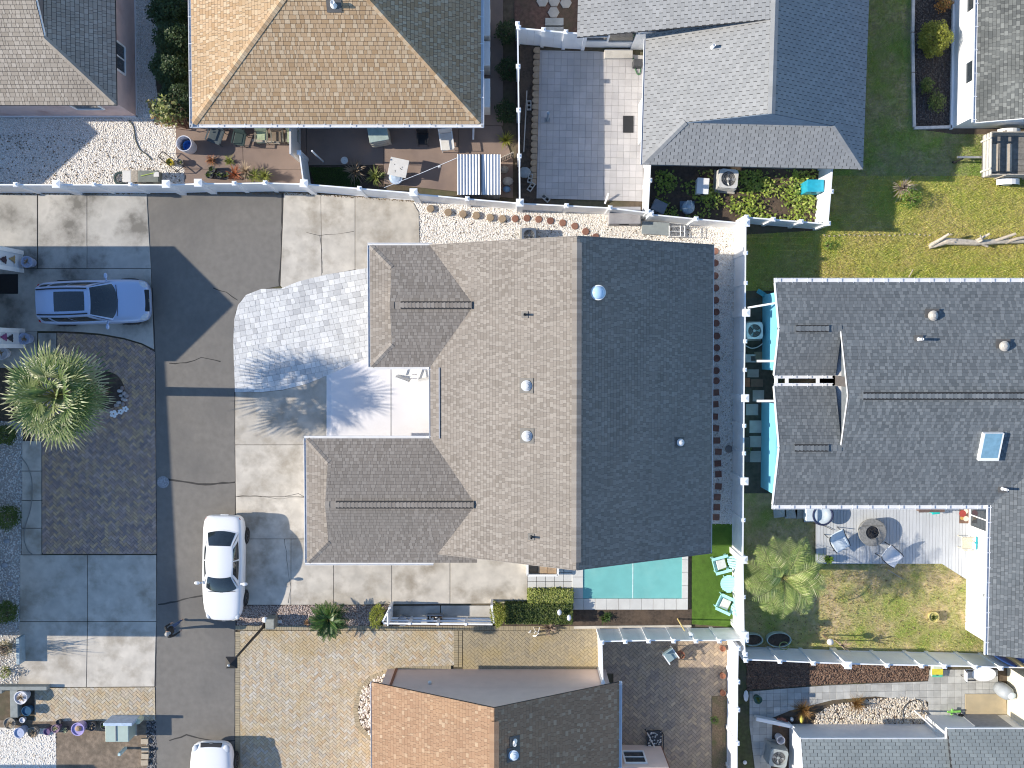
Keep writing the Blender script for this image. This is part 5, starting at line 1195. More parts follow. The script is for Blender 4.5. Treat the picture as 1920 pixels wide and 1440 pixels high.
feather_palm('sago_palm', 'dark green sago palm with stiff radiating fronds by the concrete driveway', sg, .65, 52, .95, [(.035,.085,.015),(.055,.13,.02),(.08,.17,.025),(.045,.10,.018)], trunk_r=.15, leaf=.20, lw=.022, sub=26, droop=.25, elmin=-.15, elmax=1.2)
def bush(name, label, c, r, n, leaf, cols, cat='shrub', stems=6, stemm=None, shell=.55, group=None, base_z=.02, upright=0.0):
    """leaf faces spread through an uneven volume, with stems"""
    root = thing(name, label, cat, (c[0],c[1],base_z), group=group); rx, ry, rz = r
    d = rng.normal(size=(n,3)); d /= np.linalg.norm(d,axis=1)[:,None]; rad = rng.uniform(shell,1.0,n)**.7
    lob = 1+.16*np.sin(d[:,0]*5+c[0]*3)*np.cos(d[:,1]*6+c[1])+.12*np.sin(d[:,2]*7+d[:,0]*4)
    pos = d*(rad*lob)[:,None]*np.array([rx,ry,rz])+np.array([c[0],c[1],base_z+rz*1.02]); pos = pos[pos[:,2] > base_z+.02]; m = len(pos)
    V,F,t = scatter(LEAF[0],LEAF[1],pos,rots(m,1.1),rng.uniform(.6,1.3,m)*leaf,np.clip(.15+.6*rng.random(m)+.25*(d[:m,2]),0,.99))
    fast('foliage', V, F, t, leafmat(label[:16]+'_l', cols), parent=root, kind='stuff')
    st = MB(); rd = random.Random(int(abs(c[0])*97+abs(c[1])*31))
    for i in range(stems):
        a = 2*math.pi*i/stems+rd.random(); e = (c[0]+rx*.55*math.cos(a), c[1]+ry*.55*math.sin(a), base_z+rz*rd.uniform(1.0,1.5)); st.tube([(c[0]+.05*math.cos(a),c[1]+.05*math.sin(a),base_z-.03),((c[0]*2+e[0])/3,(c[1]*2+e[1])/3,base_z+rz*.6),e],[.022,.015,.006],5,tint=rd.random())
    st.build('stem', stemm or barkm, root); return root
DG = [(.028,.050,.014),(.05,.085,.02),(.035,.065,.018),(.075,.115,.03)]
YG = [(.17,.20,.02),(.26,.28,.03),(.12,.16,.02),(.33,.33,.05)]
MG = [(.06,.10,.02),(.10,.15,.03),(.14,.19,.04),(.08,.12,.03)]
for i,(a,b,rr,h) in enumerate(((318,20,.85,1.0),(330,75,.85,1.05),(322,130,.8,.95),(336,185,.75,.9))):
    q = P(a,b,h); bush('hedge_shrub', ['dense dark green hedge shrub at the far end beside the tan roof','dense dark green hedge shrub second along the tan roof gutter','dense dark green hedge shrub third along the tan roof gutter','dense dark green hedge shrub behind the leggy yellow leaved shrub'][i], (q.x,q.y), (rr,.75,h), 4200, .10, DG, base_z=.02)
q = P(306,203,1.7)
lg = bush('leggy_shrub', 'leggy shrub with yellow green leaves and bare reddish stems by the pink wall', (q.x,q.y), (.75,.65,1.15), 800, .17, [(.22,.26,.05),(.33,.34,.10),(.35,.18,.10),(.14,.18,.04),(.40,.38,.16)], stems=4, shell=.2)
tw = MB(); b0 = P(352,240,0)
for i in range(38):
    e = P(275+random.uniform(0,70),175+random.uniform(0,60),random.uniform(.9,1.9)); m_ = b0.lerp(e,.5)+Vector((random.uniform(-.25,.25),random.uniform(-.2,.2),.15)); tw.tube([b0+Vector((random.uniform(-.1,.1),random.uniform(-.1,.1),0)),m_,e],[.018,.012,.004],4,tint=random.random())
tw.build('bare_stem', M('reddish_stems', [(.26,.13,.08),(.36,.22,.13),(.22,.11,.07)], rough=.9), lg)
for (a,b,rr,h,n,lb) in ((706,1157,.33,.62,1900,'bright yellow green columnar shrub at the end of the low rail fence'),(934,1152,.36,.75,2200,'bright yellow green columnar shrub between the rail fence and hedge')):
    q = P(a,b,.8); bush('columnar_shrub', lb, (q.x,q.y), (rr,rr*1.5,h), n, .055, YG)
q = P(1754,72,.7); bush('round_shrub', 'large yellow green mounded shrub in the dark mulch bed', (q.x,q.y), (.68,.75,.65), 3600, .09, [(.16,.18,.02),(.23,.25,.03),(.30,.30,.05),(.11,.14,.02)])
for a,b,r_,lb in ((1738,160,.32,'small sparse green plant in the mulch bed'),(1756,190,.42,'loose olive plant near the lower end of the mulch bed'),(1770,5,.4,'orange leaved plant at the top of the mulch bed')):
    q = P(a,b,.3); bush('low_plant', lb, (q.x,q.y), (r_,r_*1.2,.28), 420, .09, [(.38,.17,.04),(.20,.16,.04),(.30,.12,.03)] if 'orange' in lb else MG, cat='plant', shell=.2)
# clipped hedges (box shaped)
def hedge(label, px, h, n, leaf, cols):
    poly = G(px, h); lo = G(px, 0); c = np.mean(poly,axis=0); root = thing('hedge', label, 'hedge', (c[0],c[1],.02))
    q = pts_in(poly, n); z = h+rng.normal(0,.025,n); k = int(n*.55); 
    ed = []
    for i in range(k):
        j = random.randrange(len(poly)); t = random.random(); a,b = poly[j],poly[(j+1)%len(poly)]; ed.append((a[0]+(b[0]-a[0])*t+random.gauss(0,.02), a[1]+(b[1]-a[1])*t+random.gauss(0,.02), random.uniform(.05,h)))
    pos = np.concatenate([np.column_stack([q,z]), np.array(ed)]); m = len(pos)
    V,F,t = scatter(LEAF[0],LEAF[1],pos,rots(m,1.0),rng.uniform(.6,1.3,m)*leaf,rng.random(m)*.95); fast('foliage', V,F,t, leafmat(label[:16]+'_l',cols), parent=root, kind='stuff')
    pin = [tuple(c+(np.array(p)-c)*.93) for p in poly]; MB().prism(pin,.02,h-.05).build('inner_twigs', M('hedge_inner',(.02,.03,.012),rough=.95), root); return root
hedge('sunlit clipped hedge beside the white tiles', [(991,1107),(1074,1107),(1074,1131),(991,1131)], .5, 2600, .075, [(.26,.32,.06),(.42,.45,.11),(.16,.22,.05),(.55,.54,.20)])
hedge('lower shaded clipped hedge beside the soil bed', [(948,1133),(1073,1133),(1073,1170),(948,1170)], .6, 3600, .075, [(.045,.08,.018),(.075,.12,.025),(.17,.20,.045),(.10,.14,.03)])  # shade put into dark leaf colours; the sunlit hedge gets pale ones
# groundcover in the fenced yard
q_ = G([(1228,320),(1534,320),(1526,424),(1390,412),(1228,404)], .1); n = 5200; pp_ = pts_in(q_, n); keep = (np.sin(pp_[:,0]*3.1)+np.cos(pp_[:,1]*4.3+pp_[:,0]*1.7)+rng.normal(0,.7,n)) > -.35+(pp_[:,0] < P(1370,0,0).x)*.9; pp_ = pp_[keep]; m = len(pp_)
V,F,t = scatter(LEAF[0],LEAF[1],np.column_stack([pp_,rng.uniform(.04,.24,m)]),rots(m,.9),rng.uniform(.5,1.2,m)*.15,rng.random(m))
fast('groundcover', V,F,t, leafmat('groundcover',[(.26,.36,.05),(.40,.48,.08),(.17,.25,.04),(.50,.54,.14)]), kind='stuff', label='leafy yellow green groundcover in the small fenced yard', cat='groundcover')
def tuft(name, label, c, n, L, cols, cat='plant', spread=1.0, w=.014, base_z=.03, curve=.3, group=None):
    root = thing(name, label, cat, (c[0],c[1],base_z), group=group); lines, widths, tint = [], [], []; rd = random.Random(int(abs(c[0]*131)+abs(c[1]*17)))
    for i in range(n):
        az = rd.uniform(0,2*math.pi); e = rd.uniform(math.pi/2-spread,math.pi/2-.05); l = L*rd.uniform(.6,1.1); d = Vector((math.cos(az)*math.cos(e),math.sin(az)*math.cos(e),math.sin(e))); b = Vector((c[0]+rd.gauss(0,.03),c[1]+rd.gauss(0,.03),base_z)); p1 = b+d*l*.6; p2 = b+d*l+Vector((0,0,-curve*l)); lines.append([b,p1,p2]); widths.append([w,w*.9,.003]); t = rd.random(); tint += [t,min(.99,t+.1)]
    V,F = strips(lines,widths); fast('blades', [tuple(v) for v in V],F,tint, leafmat(label[:16]+'_b',cols), parent=root, kind='stuff'); return root
OR = [(.30,.15,.04),(.38,.22,.07),(.22,.10,.03),(.42,.30,.12)]
q = P(1506,1330,.1); tuft('ornamental_grass', 'orange ornamental grass at the left end of the river rock', q, 260, .75, OR, spread=1.25)
q = P(1606,1318,.1); tuft('ornamental_grass', 'red orange ornamental grass in the middle of the river rock', q, 200, .65, OR, spread=1.25)
for i,(a,b,l,cols,lb) in enumerate(((666,322,.75,[(.30,.21,.13),(.40,.30,.20)],'dry brown strappy plant on the soil bed of the brown patio'),(704,332,.6,[(.14,.20,.04),(.24,.28,.07),(.32,.34,.12)],'leafy green strappy plant beside the white square table'),
        (1692,352,.75,[(.40,.32,.24),(.50,.42,.33),(.30,.22,.15)],'heap of dry straw like fronds on the lawn'),(1140,1156,.35,[(.04,.09,.02),(.07,.13,.03)],'small dark green plant in the pool side soil bed'),(1132,1160,.3,[(.05,.10,.02),(.09,.15,.03)],'small bushy plant at the left of the pool side bed'),
        (1030,1176,.55,[(.42,.32,.25),(.34,.25,.18),(.48,.40,.33)],'dry pinkish brown plant at the edge of the hedge'),(575,1168,.22,[(.30,.18,.10),(.4,.26,.15)],'tiny dry tuft in the pinkish gravel'),
        (948,262,.5,[(.30,.30,.05),(.22,.24,.04)],'yellow green plant beside the wooden lattice'),(430,302,.35,[(.30,.33,.08),(.22,.26,.06)],'lime green spiky plant on the brown patio'),(396,300,.4,[(.40,.14,.08),(.34,.20,.08)],'red and orange bromeliad on the brown patio'))):
    q = P(a,b,.1); tuft('strappy_plant', lb, q, 90 if l > .4 else 60, l, cols, spread=1.25, w=.035 if l > .4 else .03)
for a,b,r_,n_,lb in ((1708,372,.45,520,'low bright green shrub beside the straw heap'),(1552,460,.2,160,'small light green weed clump at the corner of the lawn'),(14,970,.55,1500,'rounded olive green shrub on the pebble strip, middle one'),(12,1148,.5,1300,'rounded olive green shrub on the pebble strip beside the grey stone'),(12,815,.45,1200,'rounded olive green shrub on the pebble strip beside the fan palm'),
        (950,60,.5,1200,'dark green hedge shrub along the thin fence, farthest one'),(952,130,.5,1200,'dark green hedge shrub along the thin fence, middle one'),(950,210,.5,1200,'dark green hedge shrub along the thin fence by the lattice'),(10,1215,.35,420,'pale dry shrub on the pebble strip'),(8,1260,.3,260,'small yellow green plant on the pebble strip'),
        (1398,845,.25,180,'small leafy plant in a dark box behind the long fence'),(1340,1350,.2,120,'small green weed in the leaf littered bed'),(1450,915,.3,200,'low weed clump at the corner of the turquoise wall')):
    q = P(a,b,r_*.8); cols = [(.34,.30,.18),(.44,.38,.24)] if 'dry' in lb else YG if 'yellow' in lb else DG if 'dark green' in lb else [(.13,.22,.03),(.20,.30,.05),(.08,.15,.02)] if 'bright' in lb or 'weed' in lb else MG
    bush('shrub', lb, (q.x,q.y), (r_,r_,r_*.8), n_, .075 if r_ > .3 else .06, cols)
# bare twiggy shrub and its shadow on the pale driveway
q = P(16,1210,0); bt = thing('bare_shrub', 'bare twiggy shrub beside the low block on the pale driveway', 'shrub', (q.x,q.y,0)); tw = MB()
for i in range(46):
    e = Vector((q.x+random.uniform(-.8,.9), q.y+random.uniform(-.45,.45), random.uniform(.9,2.1))); m_ = q.lerp(e,.45)+Vector((random.uniform(-.2,.2),random.uniform(-.2,.2),.3)); tw.tube([q,m_,e],[.02,.012,.004],4,tint=random.random())
tw.build('branch', twigm, bt)

# ================================================================ SMALL THINGS
def pot(label, px, py, r, h, mat, soil=True, plant=None, name='plant_pot', z=.02, group=None, ztop=None):
    c = P(px,py,h); root = thing(name, label, 'pot', (c.x,c.y,z), group=group)
    MB().lathe((c.x,c.y,z), [(r*.72,0),(r*.86,h*.5),(r,h),(r*.88,h),(r*.84,h-.05)], 20).build('pot', mat, root, smooth=False)
    if soil: MB().lathe((c.x,c.y,z), [(r*.86,h-.09),(r*.86,h-.06),(.01,h-.05)], 16).build('soil', soilm, root)
    if plant:
        n,l,cols = plant; lines=[];widths=[];tint=[]
        for i in range(n):
            az = random.uniform(0,6.28); e = random.uniform(.3,1.4); d = Vector((math.cos(az)*math.cos(e),math.sin(az)*math.cos(e),math.sin(e))); b = Vector((c.x,c.y,z+h-.06)); lines.append([b,b+d*l*.6,b+d*l+Vector((0,0,-.2*l))]); widths.append([.02,.03,.004]); t = random.random(); tint += [t,t]
        V,F = strips(lines,widths); fast('plant',[tuple(v) for v in V],F,tint,leafmat(label[:18]+'_p',cols),parent=root,kind='stuff')
    return root
lilac = M('lilac_glaze', (.40,.34,.60), rough=.35); bluepot = M('blue_grey_glaze', (.40,.45,.60), rough=.4); stonepot = M('stone_pot', (.30,.27,.23), rough=.9, n=(8,.2)); dkpot = M('dark_plastic_pot', (.06,.06,.065), rough=.6); wpot = M('white_pot', (.66,.66,.70), rough=.4)
DRY = [(.34,.25,.17),(.42,.33,.22)]
for a in (('white round planter with a dry plant beside the low block wall',39,1308,.30,.5,wpot,True,(40,.25,DRY)),('dark blue square planter on the walk behind the pots',50,1333,.22,.35,M('navy_pot',(.03,.09,.17),rough=.3),True,None),
          ('blue grey pot at the white gravel end of the row',36,1374,.24,.5,bluepot,True,None),('grey stone pot with curled dry leaves',62,1373,.24,.3,stonepot,True,(40,.28,DRY)),('small purple rimmed pot in the row',88,1372,.15,.3,M('purple_pot',(.16,.10,.20),rough=.4),True,None),
          ('pinkish pot with cream succulent in the row',104,1366,.19,.35,M('mauve_pot',(.30,.20,.26),rough=.5),True,(30,.16,[(.5,.45,.28),(.35,.34,.16)])),('small pot with pale green plant in the row',122,1369,.13,.25,dkpot,True,(30,.18,[(.3,.36,.22),(.4,.43,.3)])),
          ('large lilac pot with a brown stone on top',146,1367,.30,.5,lilac,True,None),('dark pot with wire hoop beside the lilac pot',172,1362,.2,.32,dkpot,True,(20,.2,DRY)),('black pot beside the pale green utility box',196,1360,.19,.3,dkpot,True,(16,.2,MG)),
          ('wide grey bowl planter at the white gravel corner',18,1356,.27,.3,stonepot,True,(30,.25,DRY)),('small white pot beside the wide bowl',42,1350,.13,.22,wpot,True,None),('small dark pot behind the mauve pot',110,1354,.12,.22,dkpot,True,None)):
    pot(*a, z=.03)
q = P(147,1366,.5); MB().ball((q.x,q.y,.50),(.15,.13,.09),10,6).build('stone', M('brown_stone',(.36,.25,.16),rough=.9), label='brown stone lying in the large lilac pot', cat='stone')
for a in (('grey pot with soil at the upper white wall of the garage',51,491,.26,.5,bluepot,True,(30,.2,DRY)),('grey pot with soil at the lower white wall of the garage',46,635,.26,.5,bluepot,True,(30,.2,MG)),('white pot beside the fan palm and white wall',3,662,.3,.4,wpot,True,(20,.2,DRY))): pot(*a, z=.05)
for a in (('terracotta pot beside the pale chair in the courtyard',1277,1228,.17,.3,terra,True,(20,.15,DRY)),('brown pot at the sunny corner of the courtyard fence',1355,1216,.13,.25,terra,True,None),('brown pot halfway along the courtyard fence',1355,1267,.13,.25,terra,True,None),('brown pot above the leaf littered bed',1355,1299,.13,.22,terra,True,None)): pot(*a, z=.05)
for a in (('lime plant in a dark pot on the grey deck',1552,1048,.18,.3,dkpot,True,(60,.3,[(.16,.28,.03),(.24,.36,.05)])),('dark green pot on the stone path by the fence',1420,1310,.19,.35,M('green_pot',(.05,.12,.09),rough=.4),True,(20,.18,MG))): pot(*a, z=.15)
pot('yellow bowl planter on the worn lawn',1751,1157,.24,.28,M('yellow_bowl',(.60,.52,.20),rough=.5),True,(40,.22,MG),z=.02)
for i,(a,b,r_,lb) in enumerate(((398,318,.15,'empty black nursery pot in the patio plant cluster, upper one'),(393,328,.17,'empty black nursery pot in the patio plant cluster, lower one'),(412,328,.14,'small black pot beneath the bare canes'),(425,330,.13,'black pot between the canes and the fence'))): pot(lb,a,b,r_,.3,dkpot,True,(14,.25,MG),z=.05)
for a,b,n,l,cols,lb in ((441,327,60,.5,[(.45,.16,.07),(.36,.12,.06)],'red orange leafy potted plant behind the white fence'),(461,322,60,.55,[(.42,.32,.22),(.5,.4,.28)],'tan dried potted plant behind the white fence'),(478,330,70,.45,[(.34,.36,.10),(.25,.28,.06)],'yellow green potted plant behind the white fence, left of its twin'),(498,330,70,.45,[(.34,.34,.08),(.26,.28,.06)],'yellow green potted plant behind the white fence near the bare post')):
    pot(lb,a,b,.15,.28,dkpot,True,(n,l,cols),z=.05)
# white barrel with blue inside
q = P(345,269,.85); br = thing('barrel', 'white open barrel with a blue bucket inside beside the brown patio', 'barrel', (q.x,q.y,.02))
MB().lathe((q.x,q.y,.02),[(.30,0),(.33,.45),(.34,.86),(.31,.86),(.29,.1)],24).build('wall', wpot, br); q2 = (q.x+.05,q.y-.02,.02); MB().lathe(q2,[(.20,.12),(.22,.5),(.20,.5),(.18,.2),(.01,.19)],20).build('bucket', M('blue_plastic',(.02,.14,.55),rough=.35), br)
def chair(label, px, py, rz, fm, sm, w=.52, d=.52, sh=.42, bh=.88, arms=True, name='patio_chair', z=.05, backtilt=.12, group=None, pzz=None):
    c = P(px,py,pzz if pzz is not None else sh); root = thing(name, label, 'chair', (c.x,c.y,z), rz, group=group)
    MB().box(-w/2,-d/2,sh-.04,w/2,d/2,sh).build('seat', sm, root, local=True, bevel=.015)
    MB().obox((0,d/2+backtilt*.5,(sh+bh)/2),(w,.04,bh-sh), rx=-backtilt*1.6).build('backrest', sm, root, local=True, bevel=.01)
    for sx in (-1,1):
        for sy in (-1,1): MB().tube([(sx*(w/2-.02),sy*(d/2-.02),0),(sx*(w/2-.02),sy*(d/2-.02),sh-.03 if sy > 0 or not arms else sh+.2)],.016,6).build('leg', fm, root, local=True)
        MB().tube([(sx*(w/2+.01),d/2,sh),(sx*(w/2+.01),d/2+backtilt,bh)],.016,6).build('back_post', fm, root, local=True)
        if arms: MB().obox((sx*(w/2),0,sh+.21),(.05,d,.03)).build('armrest', fm, root, local=True)
    return root
chg = M('charcoal_mesh',(.06,.08,.09),rough=.5); olive = M('olive_frame',(.20,.19,.15),rough=.6); grn = M('green_cushion',[(.34,.42,.28),(.40,.46,.32)],rough=.9,n=(10,.15)); dgp = M('dark_green_plastic',(.05,.075,.07),rough=.35)
chair('dark mesh lounge chair below the tan roof, leftmost by the barrel',405,256,R(-20),chg,chg,.62,.62,.38,.8); chair('dark plastic chair with an olive cushion below the tan roof',450,262,R(-12),dgp,dgp,.5,.5)
for a,lb in ((492,'green cushioned patio chair beside the wooden plank'),(522,'brown cushioned patio chair between the green ones'),(550,'green cushioned patio chair nearest the leaning white pole')): chair(lb,a,258,R(0 if a != 522 else 4),olive,grn if a != 522 else M('brown_cushion',(.20,.16,.12),rough=.9),.5,.5)
q0,q1 = P(472,263,.5),P(525,268,.5); pl = MB().beam(q0,q1,.1,.03); pl.beam((q0.x+.1,q0.y,.25),(q0.x+.1,q0.y,.5),.04,.04); pl.beam((q1.x-.1,q1.y,.25),(q1.x-.1,q1.y,.5),.04,.04); pl.build('plank', wood, label='grey wooden plank lying across the green patio chairs', cat='plank')
chair('white plastic lounge chair with pale cushion at the shaded patio end',838,266,R(8),whitep,offwhite,.55,.75,.40,.85)
chair('black side chair with small cups under the tan roof eave',793,262,R(0),blackp,blackp,.45,.45)
q = P(562,262,2.0)
# leaning post
pa_, pb_ = P(606,303,.05), P(566,254,2.3); MB().tube([pa_,(pa_.x-.02,pa_.y+.0,2.3)],.035,8).build('awning_pole', whitep, label='slim white awning pole standing on the brown patio', cat='pole')
MB().box(P(563,298,0).x-.04,P(0,305,0).y,.05,P(563,298,0).x+.04,P(0,240,0).y,1.9).build('screen_wall', wl3, label='short cream screen wall beside the patio chairs', cat='wall')
# cream cabinet
q = P(716,262,0); cb = thing('storage_cabinet', 'cream storage cabinet with a green top under the tan roof eave', 'cabinet', (q.x,q.y,.05)); MB().obox((q.x,q.y,.62),(.8,.62,1.12),rz=R(10)).build('carcass', M('cream_plastic',(.52,.47,.38),rough=.5), cb, bevel=.02); MB().obox((q.x,q.y,1.2),(.84,.66,.05),rz=R(10)).build('top', M('pale_green_top',(.36,.44,.40),rough=.5), cb, bevel=.01)
for i in range(3): MB().obox((q.x-.03,q.y-.33,.3+i*.35),(.7,.02,.28),rz=R(10)).build('drawer', M('cream_plastic',(.52,.47,.38)), cb)
# square white table and tub below
q = P(747,314,.72); tb = thing('square_table', 'square white patio table with a few dark marks', 'table', (q.x,q.y,.05)); MB().obox((q.x,q.y,.72),(.82,.78,.035),rz=R(-12)).build('table_top', offwhite, tb, bevel=.01)
for sx in (-1,1):
    for sy in (-1,1):
        v = Vector((sx*.33,sy*.32,0)); v.rotate(Quaternion((0,0,1),R(-12))); MB().tube([(q.x+v.x,q.y+v.y,.05),(q.x+v.x,q.y+v.y,.71)],.018,6).build('leg', whitep, tb)
for i in range(6): MB().obox((q.x+random.uniform(-.25,.25),q.y+random.uniform(-.2,.2),.742),(.05,.02,.006),rz=random.random()*3).build('fallen_leaf', blackp, tb)
q = P(742,333,.4); MB().lathe((q.x,q.y,.05),[(.26,0),(.30,.35),(.30,.4),(.27,.4),(.2,.43),(.01,.46)],20).build('plastic_tub', M('pale_blue_plastic',(.45,.56,.70),rough=.3), label='pale blue lidded tub beside the white square table', cat='tub')
pot('cream round pot at the edge of the patio grass',646,301,.16,.3,offwhite,True,None,z=.05)
ls = thing('clothes_line', 'thin white line strung from the fence to the metal shed', 'line', P(800,330,0)); a_,b_ = P(720,352,1.9),P(857,296,1.9); MB().tube([a_,(a_+b_)/2-Vector((0,0,.12)),b_],.012,5).build('cord', whitep, ls); q = (a_+b_)*.5; q = a_.lerp(b_,.75)-Vector((0,0,.15)); MB().obox((q.x,q.y,q.z-.12),(.12,.05,.25),rz=.5).build('peg_bag', whitep, ls)
# corrugated shed
sd = thing('metal_shed', 'small shed with a white corrugated metal roof between patio and fence', 'shed', P(898,328,0)); z1 = 1.75
x0,x1,y0,y1 = P(857,0,z1).x,P(938,0,z1).x,P(0,365,z1).y,P(0,290,z1).y; cor = M('corrugated_sheet',(.62,.62,.63),rough=.45,metal=.2,n=(2,.06),stain=(.9,(.40,.30,.27),.62,.8))
v=[];f=[]; n=72
for i in range(n+1):
    x = x0+(x1-x0)*i/n; zz = z1+.022*math.sin(i/n*math.pi*2*14); v += [(x,y0,zz),(x,y1,zz+.06)]
f = [(2*i,2*i+2,2*i+3,2*i+1) for i in range(n)]; MB().add(v,f).build('roof', cor, sd, smooth=True)
MB().box((x0+x1)/2+.03,y0-.02,z1+.03,(x0+x1)/2+.09,y1+.02,z1+.12).build('ridge_strip', dark, sd); MB().box(x0+.06,y0+.08,.03,x1-.06,y1-.06,z1-.06).build('wall', M('shed_wall',(.35,.34,.33),rough=.7), sd)
q0,q1 = P(940,296,.9),P(962,286,.9); la = thing('lattice', 'small wooden lattice panel beside the metal shed', 'lattice', (q0.x,q0.y,.05)); 
for i in range(8): q = q0.lerp(q1,i/7); MB().box(q.x-.02,q.y-.02,.1,q.x+.02,q.y+.02,1.0).build('slat', wood, la)
for zz in (.25,.9): MB().beam((q0.x,q0.y,zz),(q1.x,q1.y,zz),.03,.05).build('rail', wood, la)
for a,b,s,lb,m in ((945,318,.22,'grey stone beside the metal shed',M('grey_stone',(.28,.27,.25),rough=.9)),(952,340,.25,'pale stone below the lattice',M('pale_stone',(.42,.41,.39),rough=.9)),(950,355,.18,'blue bucket behind the metal shed',M('blue_bucket',(.12,.25,.45),rough=.4))):
    q = P(a,b,.1); MB().ball((q.x,q.y,.12),(s,s*.8,.16),10,6).build('stone' if 'stone' in lb else 'bucket', m, label=lb, cat='stone' if 'stone' in lb else 'bucket')
# items along the left gravel fence
q = P(222,333,.3); hrl = thing('hose_reel', 'coiled dark hose beside the white box on the gravel', 'hose', (q.x,q.y,.03))
for i in range(3): MB().tube([(q.x+(.3-i*.04)*math.cos(t),q.y+(.3-i*.04)*math.sin(t),.06+i*.04) for t in np.linspace(0,6.28,20)],.025,6).build('coil', dgp, hrl)
def crate(name,label,cat,x0,y0,x1,y1,h,mat,lidm=None,z=.03,rz=0,lid=True):
    a,b = P(x0,y1,h),P(x1,y0,h); c = (a+b)/2; root = thing(name,label,cat,(c.x,c.y,z)); w,d = abs(b.x-a.x),abs(b.y-a.y)
    MB().obox((c.x,c.y,z+h/2),(w*.96,d*.96,h),rz=rz).build('body', mat, root, bevel=.02)
    if lid: MB().obox((c.x,c.y,z+h+.025),(w,d,.05),rz=rz).build('lid', lidm or mat, root, bevel=.02)
    MB().obox((c.x,c.y-d/2-.01,z+h*.75),(w*.3,.03,.04),rz=rz).build('handle', blackp, root); return root
crate('storage_box','white plastic box between the coiled hose and the fence post','box',231,320,247,342,.4,offwhite); crate('storage_box','olive green deck box with tools lying on top','box',260,320,298,342,.45,M('olive_box',(.17,.185,.16),rough=.6)); crate('storage_box','beige wooden box beside the olive deck box','box',247,320,260,342,.4,wood)
a_,b_ = P(264,330,.55),P(290,324,.55); MB().tube([a_,b_],.02,6).build('tool_handle', M('lime_handle',(.40,.50,.12)), label='lime handled garden tool on the olive deck box', cat='tool')
q = P(293,327,.55); MB().obox((q.x,q.y,.53),(.22,.2,.06)).build('tray', offwhite, label='small white tray on the olive deck box', cat='tray')
cr_ = thing('plant_stand','black metal folding plant stand with a yellow pot on the gravel','plant stand',P(322,305,0))
fp = [P(a,b,.4) for a,b in ((296,293),(305,284),(344,312),(332,322))]
for a,b in zip(fp,fp[1:]+fp[:1]): MB().tube([a,b],.018,6).build('tube', blackp, cr_)
for a in fp: MB().tube([(a.x,a.y,.02),a],.014,6).build('leg', blackp, cr_)
pot('yellow pot standing inside the black folding frame',318,304,.16,.3,M('yellow_pot',(.48,.38,.03),rough=.4),True,(16,.15,MG)); pot('grey green pot standing inside the black folding frame',337,304,.15,.28,stonepot,True,(16,.15,MG))
def hose(label, px, mat, r=.02, z=.04):
    p = [P(a,b,z) for a,b in px]; q = []
    for i in range(len(p)-1):
        a,b,c,d = p[max(i-1,0)],p[i],p[i+1],p[min(i+2,len(p)-1)]
        for k in range(6):
            t = k/6; q.append(.5*((2*b)+(c-a)*t+(2*a-5*b+4*c-d)*t*t+(3*b-a-3*c+d)*t*t*t))
    q.append(p[-1]); return MB().tube(q,r,6).build('garden_hose', mat, label=label, cat='hose')
hose('olive garden hose winding over the white gravel yard',[(242,226),(250,238),(254,262),(262,280),(275,290),(284,300)],M('olive_hose',(.12,.12,.08),rough=.6),.022,.05)
hose('grey garden hose snaking along the pale driveway strip',[(40,858),(52,875),(60,905),(58,950),(48,985),(45,1010),(52,1032),(62,1040)],M('grey_hose',(.22,.23,.22),rough=.6),.022,.075)
hose('green garden hose loop beside the grey patio step',[(1188,108),(1189,120),(1193,135),(1198,140),(1201,130),(1198,112)],M('green_hose',(.05,.16,.06),rough=.5),.02,.07)
hose('white hose curving around the fan unit by the turquoise wall',[(1398,648),(1410,653),(1425,648),(1438,632),(1443,605),(1441,590)],whitep,.025,.1)
hose('dark cable looping over the cream river rock',[(1695,1355),(1690,1335),(1700,1320),(1718,1312),(1728,1318),(1728,1340)],blackp,.015,.1)
# stepping stones
redst = M('red_brown_stepper',[(.22,.105,.075),(.27,.14,.10),(.18,.085,.065)],rough=.85,n=(9,.15)); tanst = M('tan_stepper',[(.33,.25,.165),(.28,.21,.145)],rough=.85,n=(9,.12))
def steps(name,label,pts,r,mat,square=False,h=.05):
    for i,(a,b) in enumerate(pts):
        q = P(a,b,h); m = MB()
        if square: m.obox((0,0,h/2),(r*2,r*1.9,h))
        else: m.lathe((0,0,0),[(r,0),(r,h-.01),(r-.012,h)],20)
        m.build(name, mat, loc=(q.x,q.y,.015), rz=random.uniform(-.12,.12), label=label, cat='stepping stone', group=label)
steps('stepping_stone','tan round stepping stone standing proud of the white pebble gravel',[(807,391),(840,398),(868,401),(893,404),(919,408),(942,410)],.165,tanst,h=.13)
steps('stepping_stone','reddish round stepping stone in the white pebble gravel beyond the tan ones',[(966,410),(988,409),(1010,411),(1032,414),(1055,418),(1078,424),(1098,434),(1117,444)],.155,redst)
steps('stepping_stone','dark red round stepping stone in the shaded gravel strip',[(1341,471),(1341,493),(1341,517),(1342,540),(1342,563),(1343,585),(1343,606),(1344,630),(1344,652),(1344,672),(1343,695),(1343,714)],.155,redst)
steps('stepping_stone','dark red square stepping stone in the shaded gravel strip',[(1342,736),(1341,758),(1340,781),(1342,803),(1344,826),(1347,847),(1346,869),(1347,889),(1347,912),(1345,932),(1344,951),(1343,970)],.145,redst,True)
q = P(1367,842,.1); MB().lathe((q.x,q.y,.02),[(.16,0),(.17,.06),(.15,.09),(.01,.1)],18).build('stepping_stone', M('grey_disc',(.22,.20,.19),rough=.9), label='single grey round stone against the long white fence', cat='stepping stone')
hx = M('hex_stone',[(.42,.39,.35),(.46,.43,.385)],rough=.85,n=(4,.08))
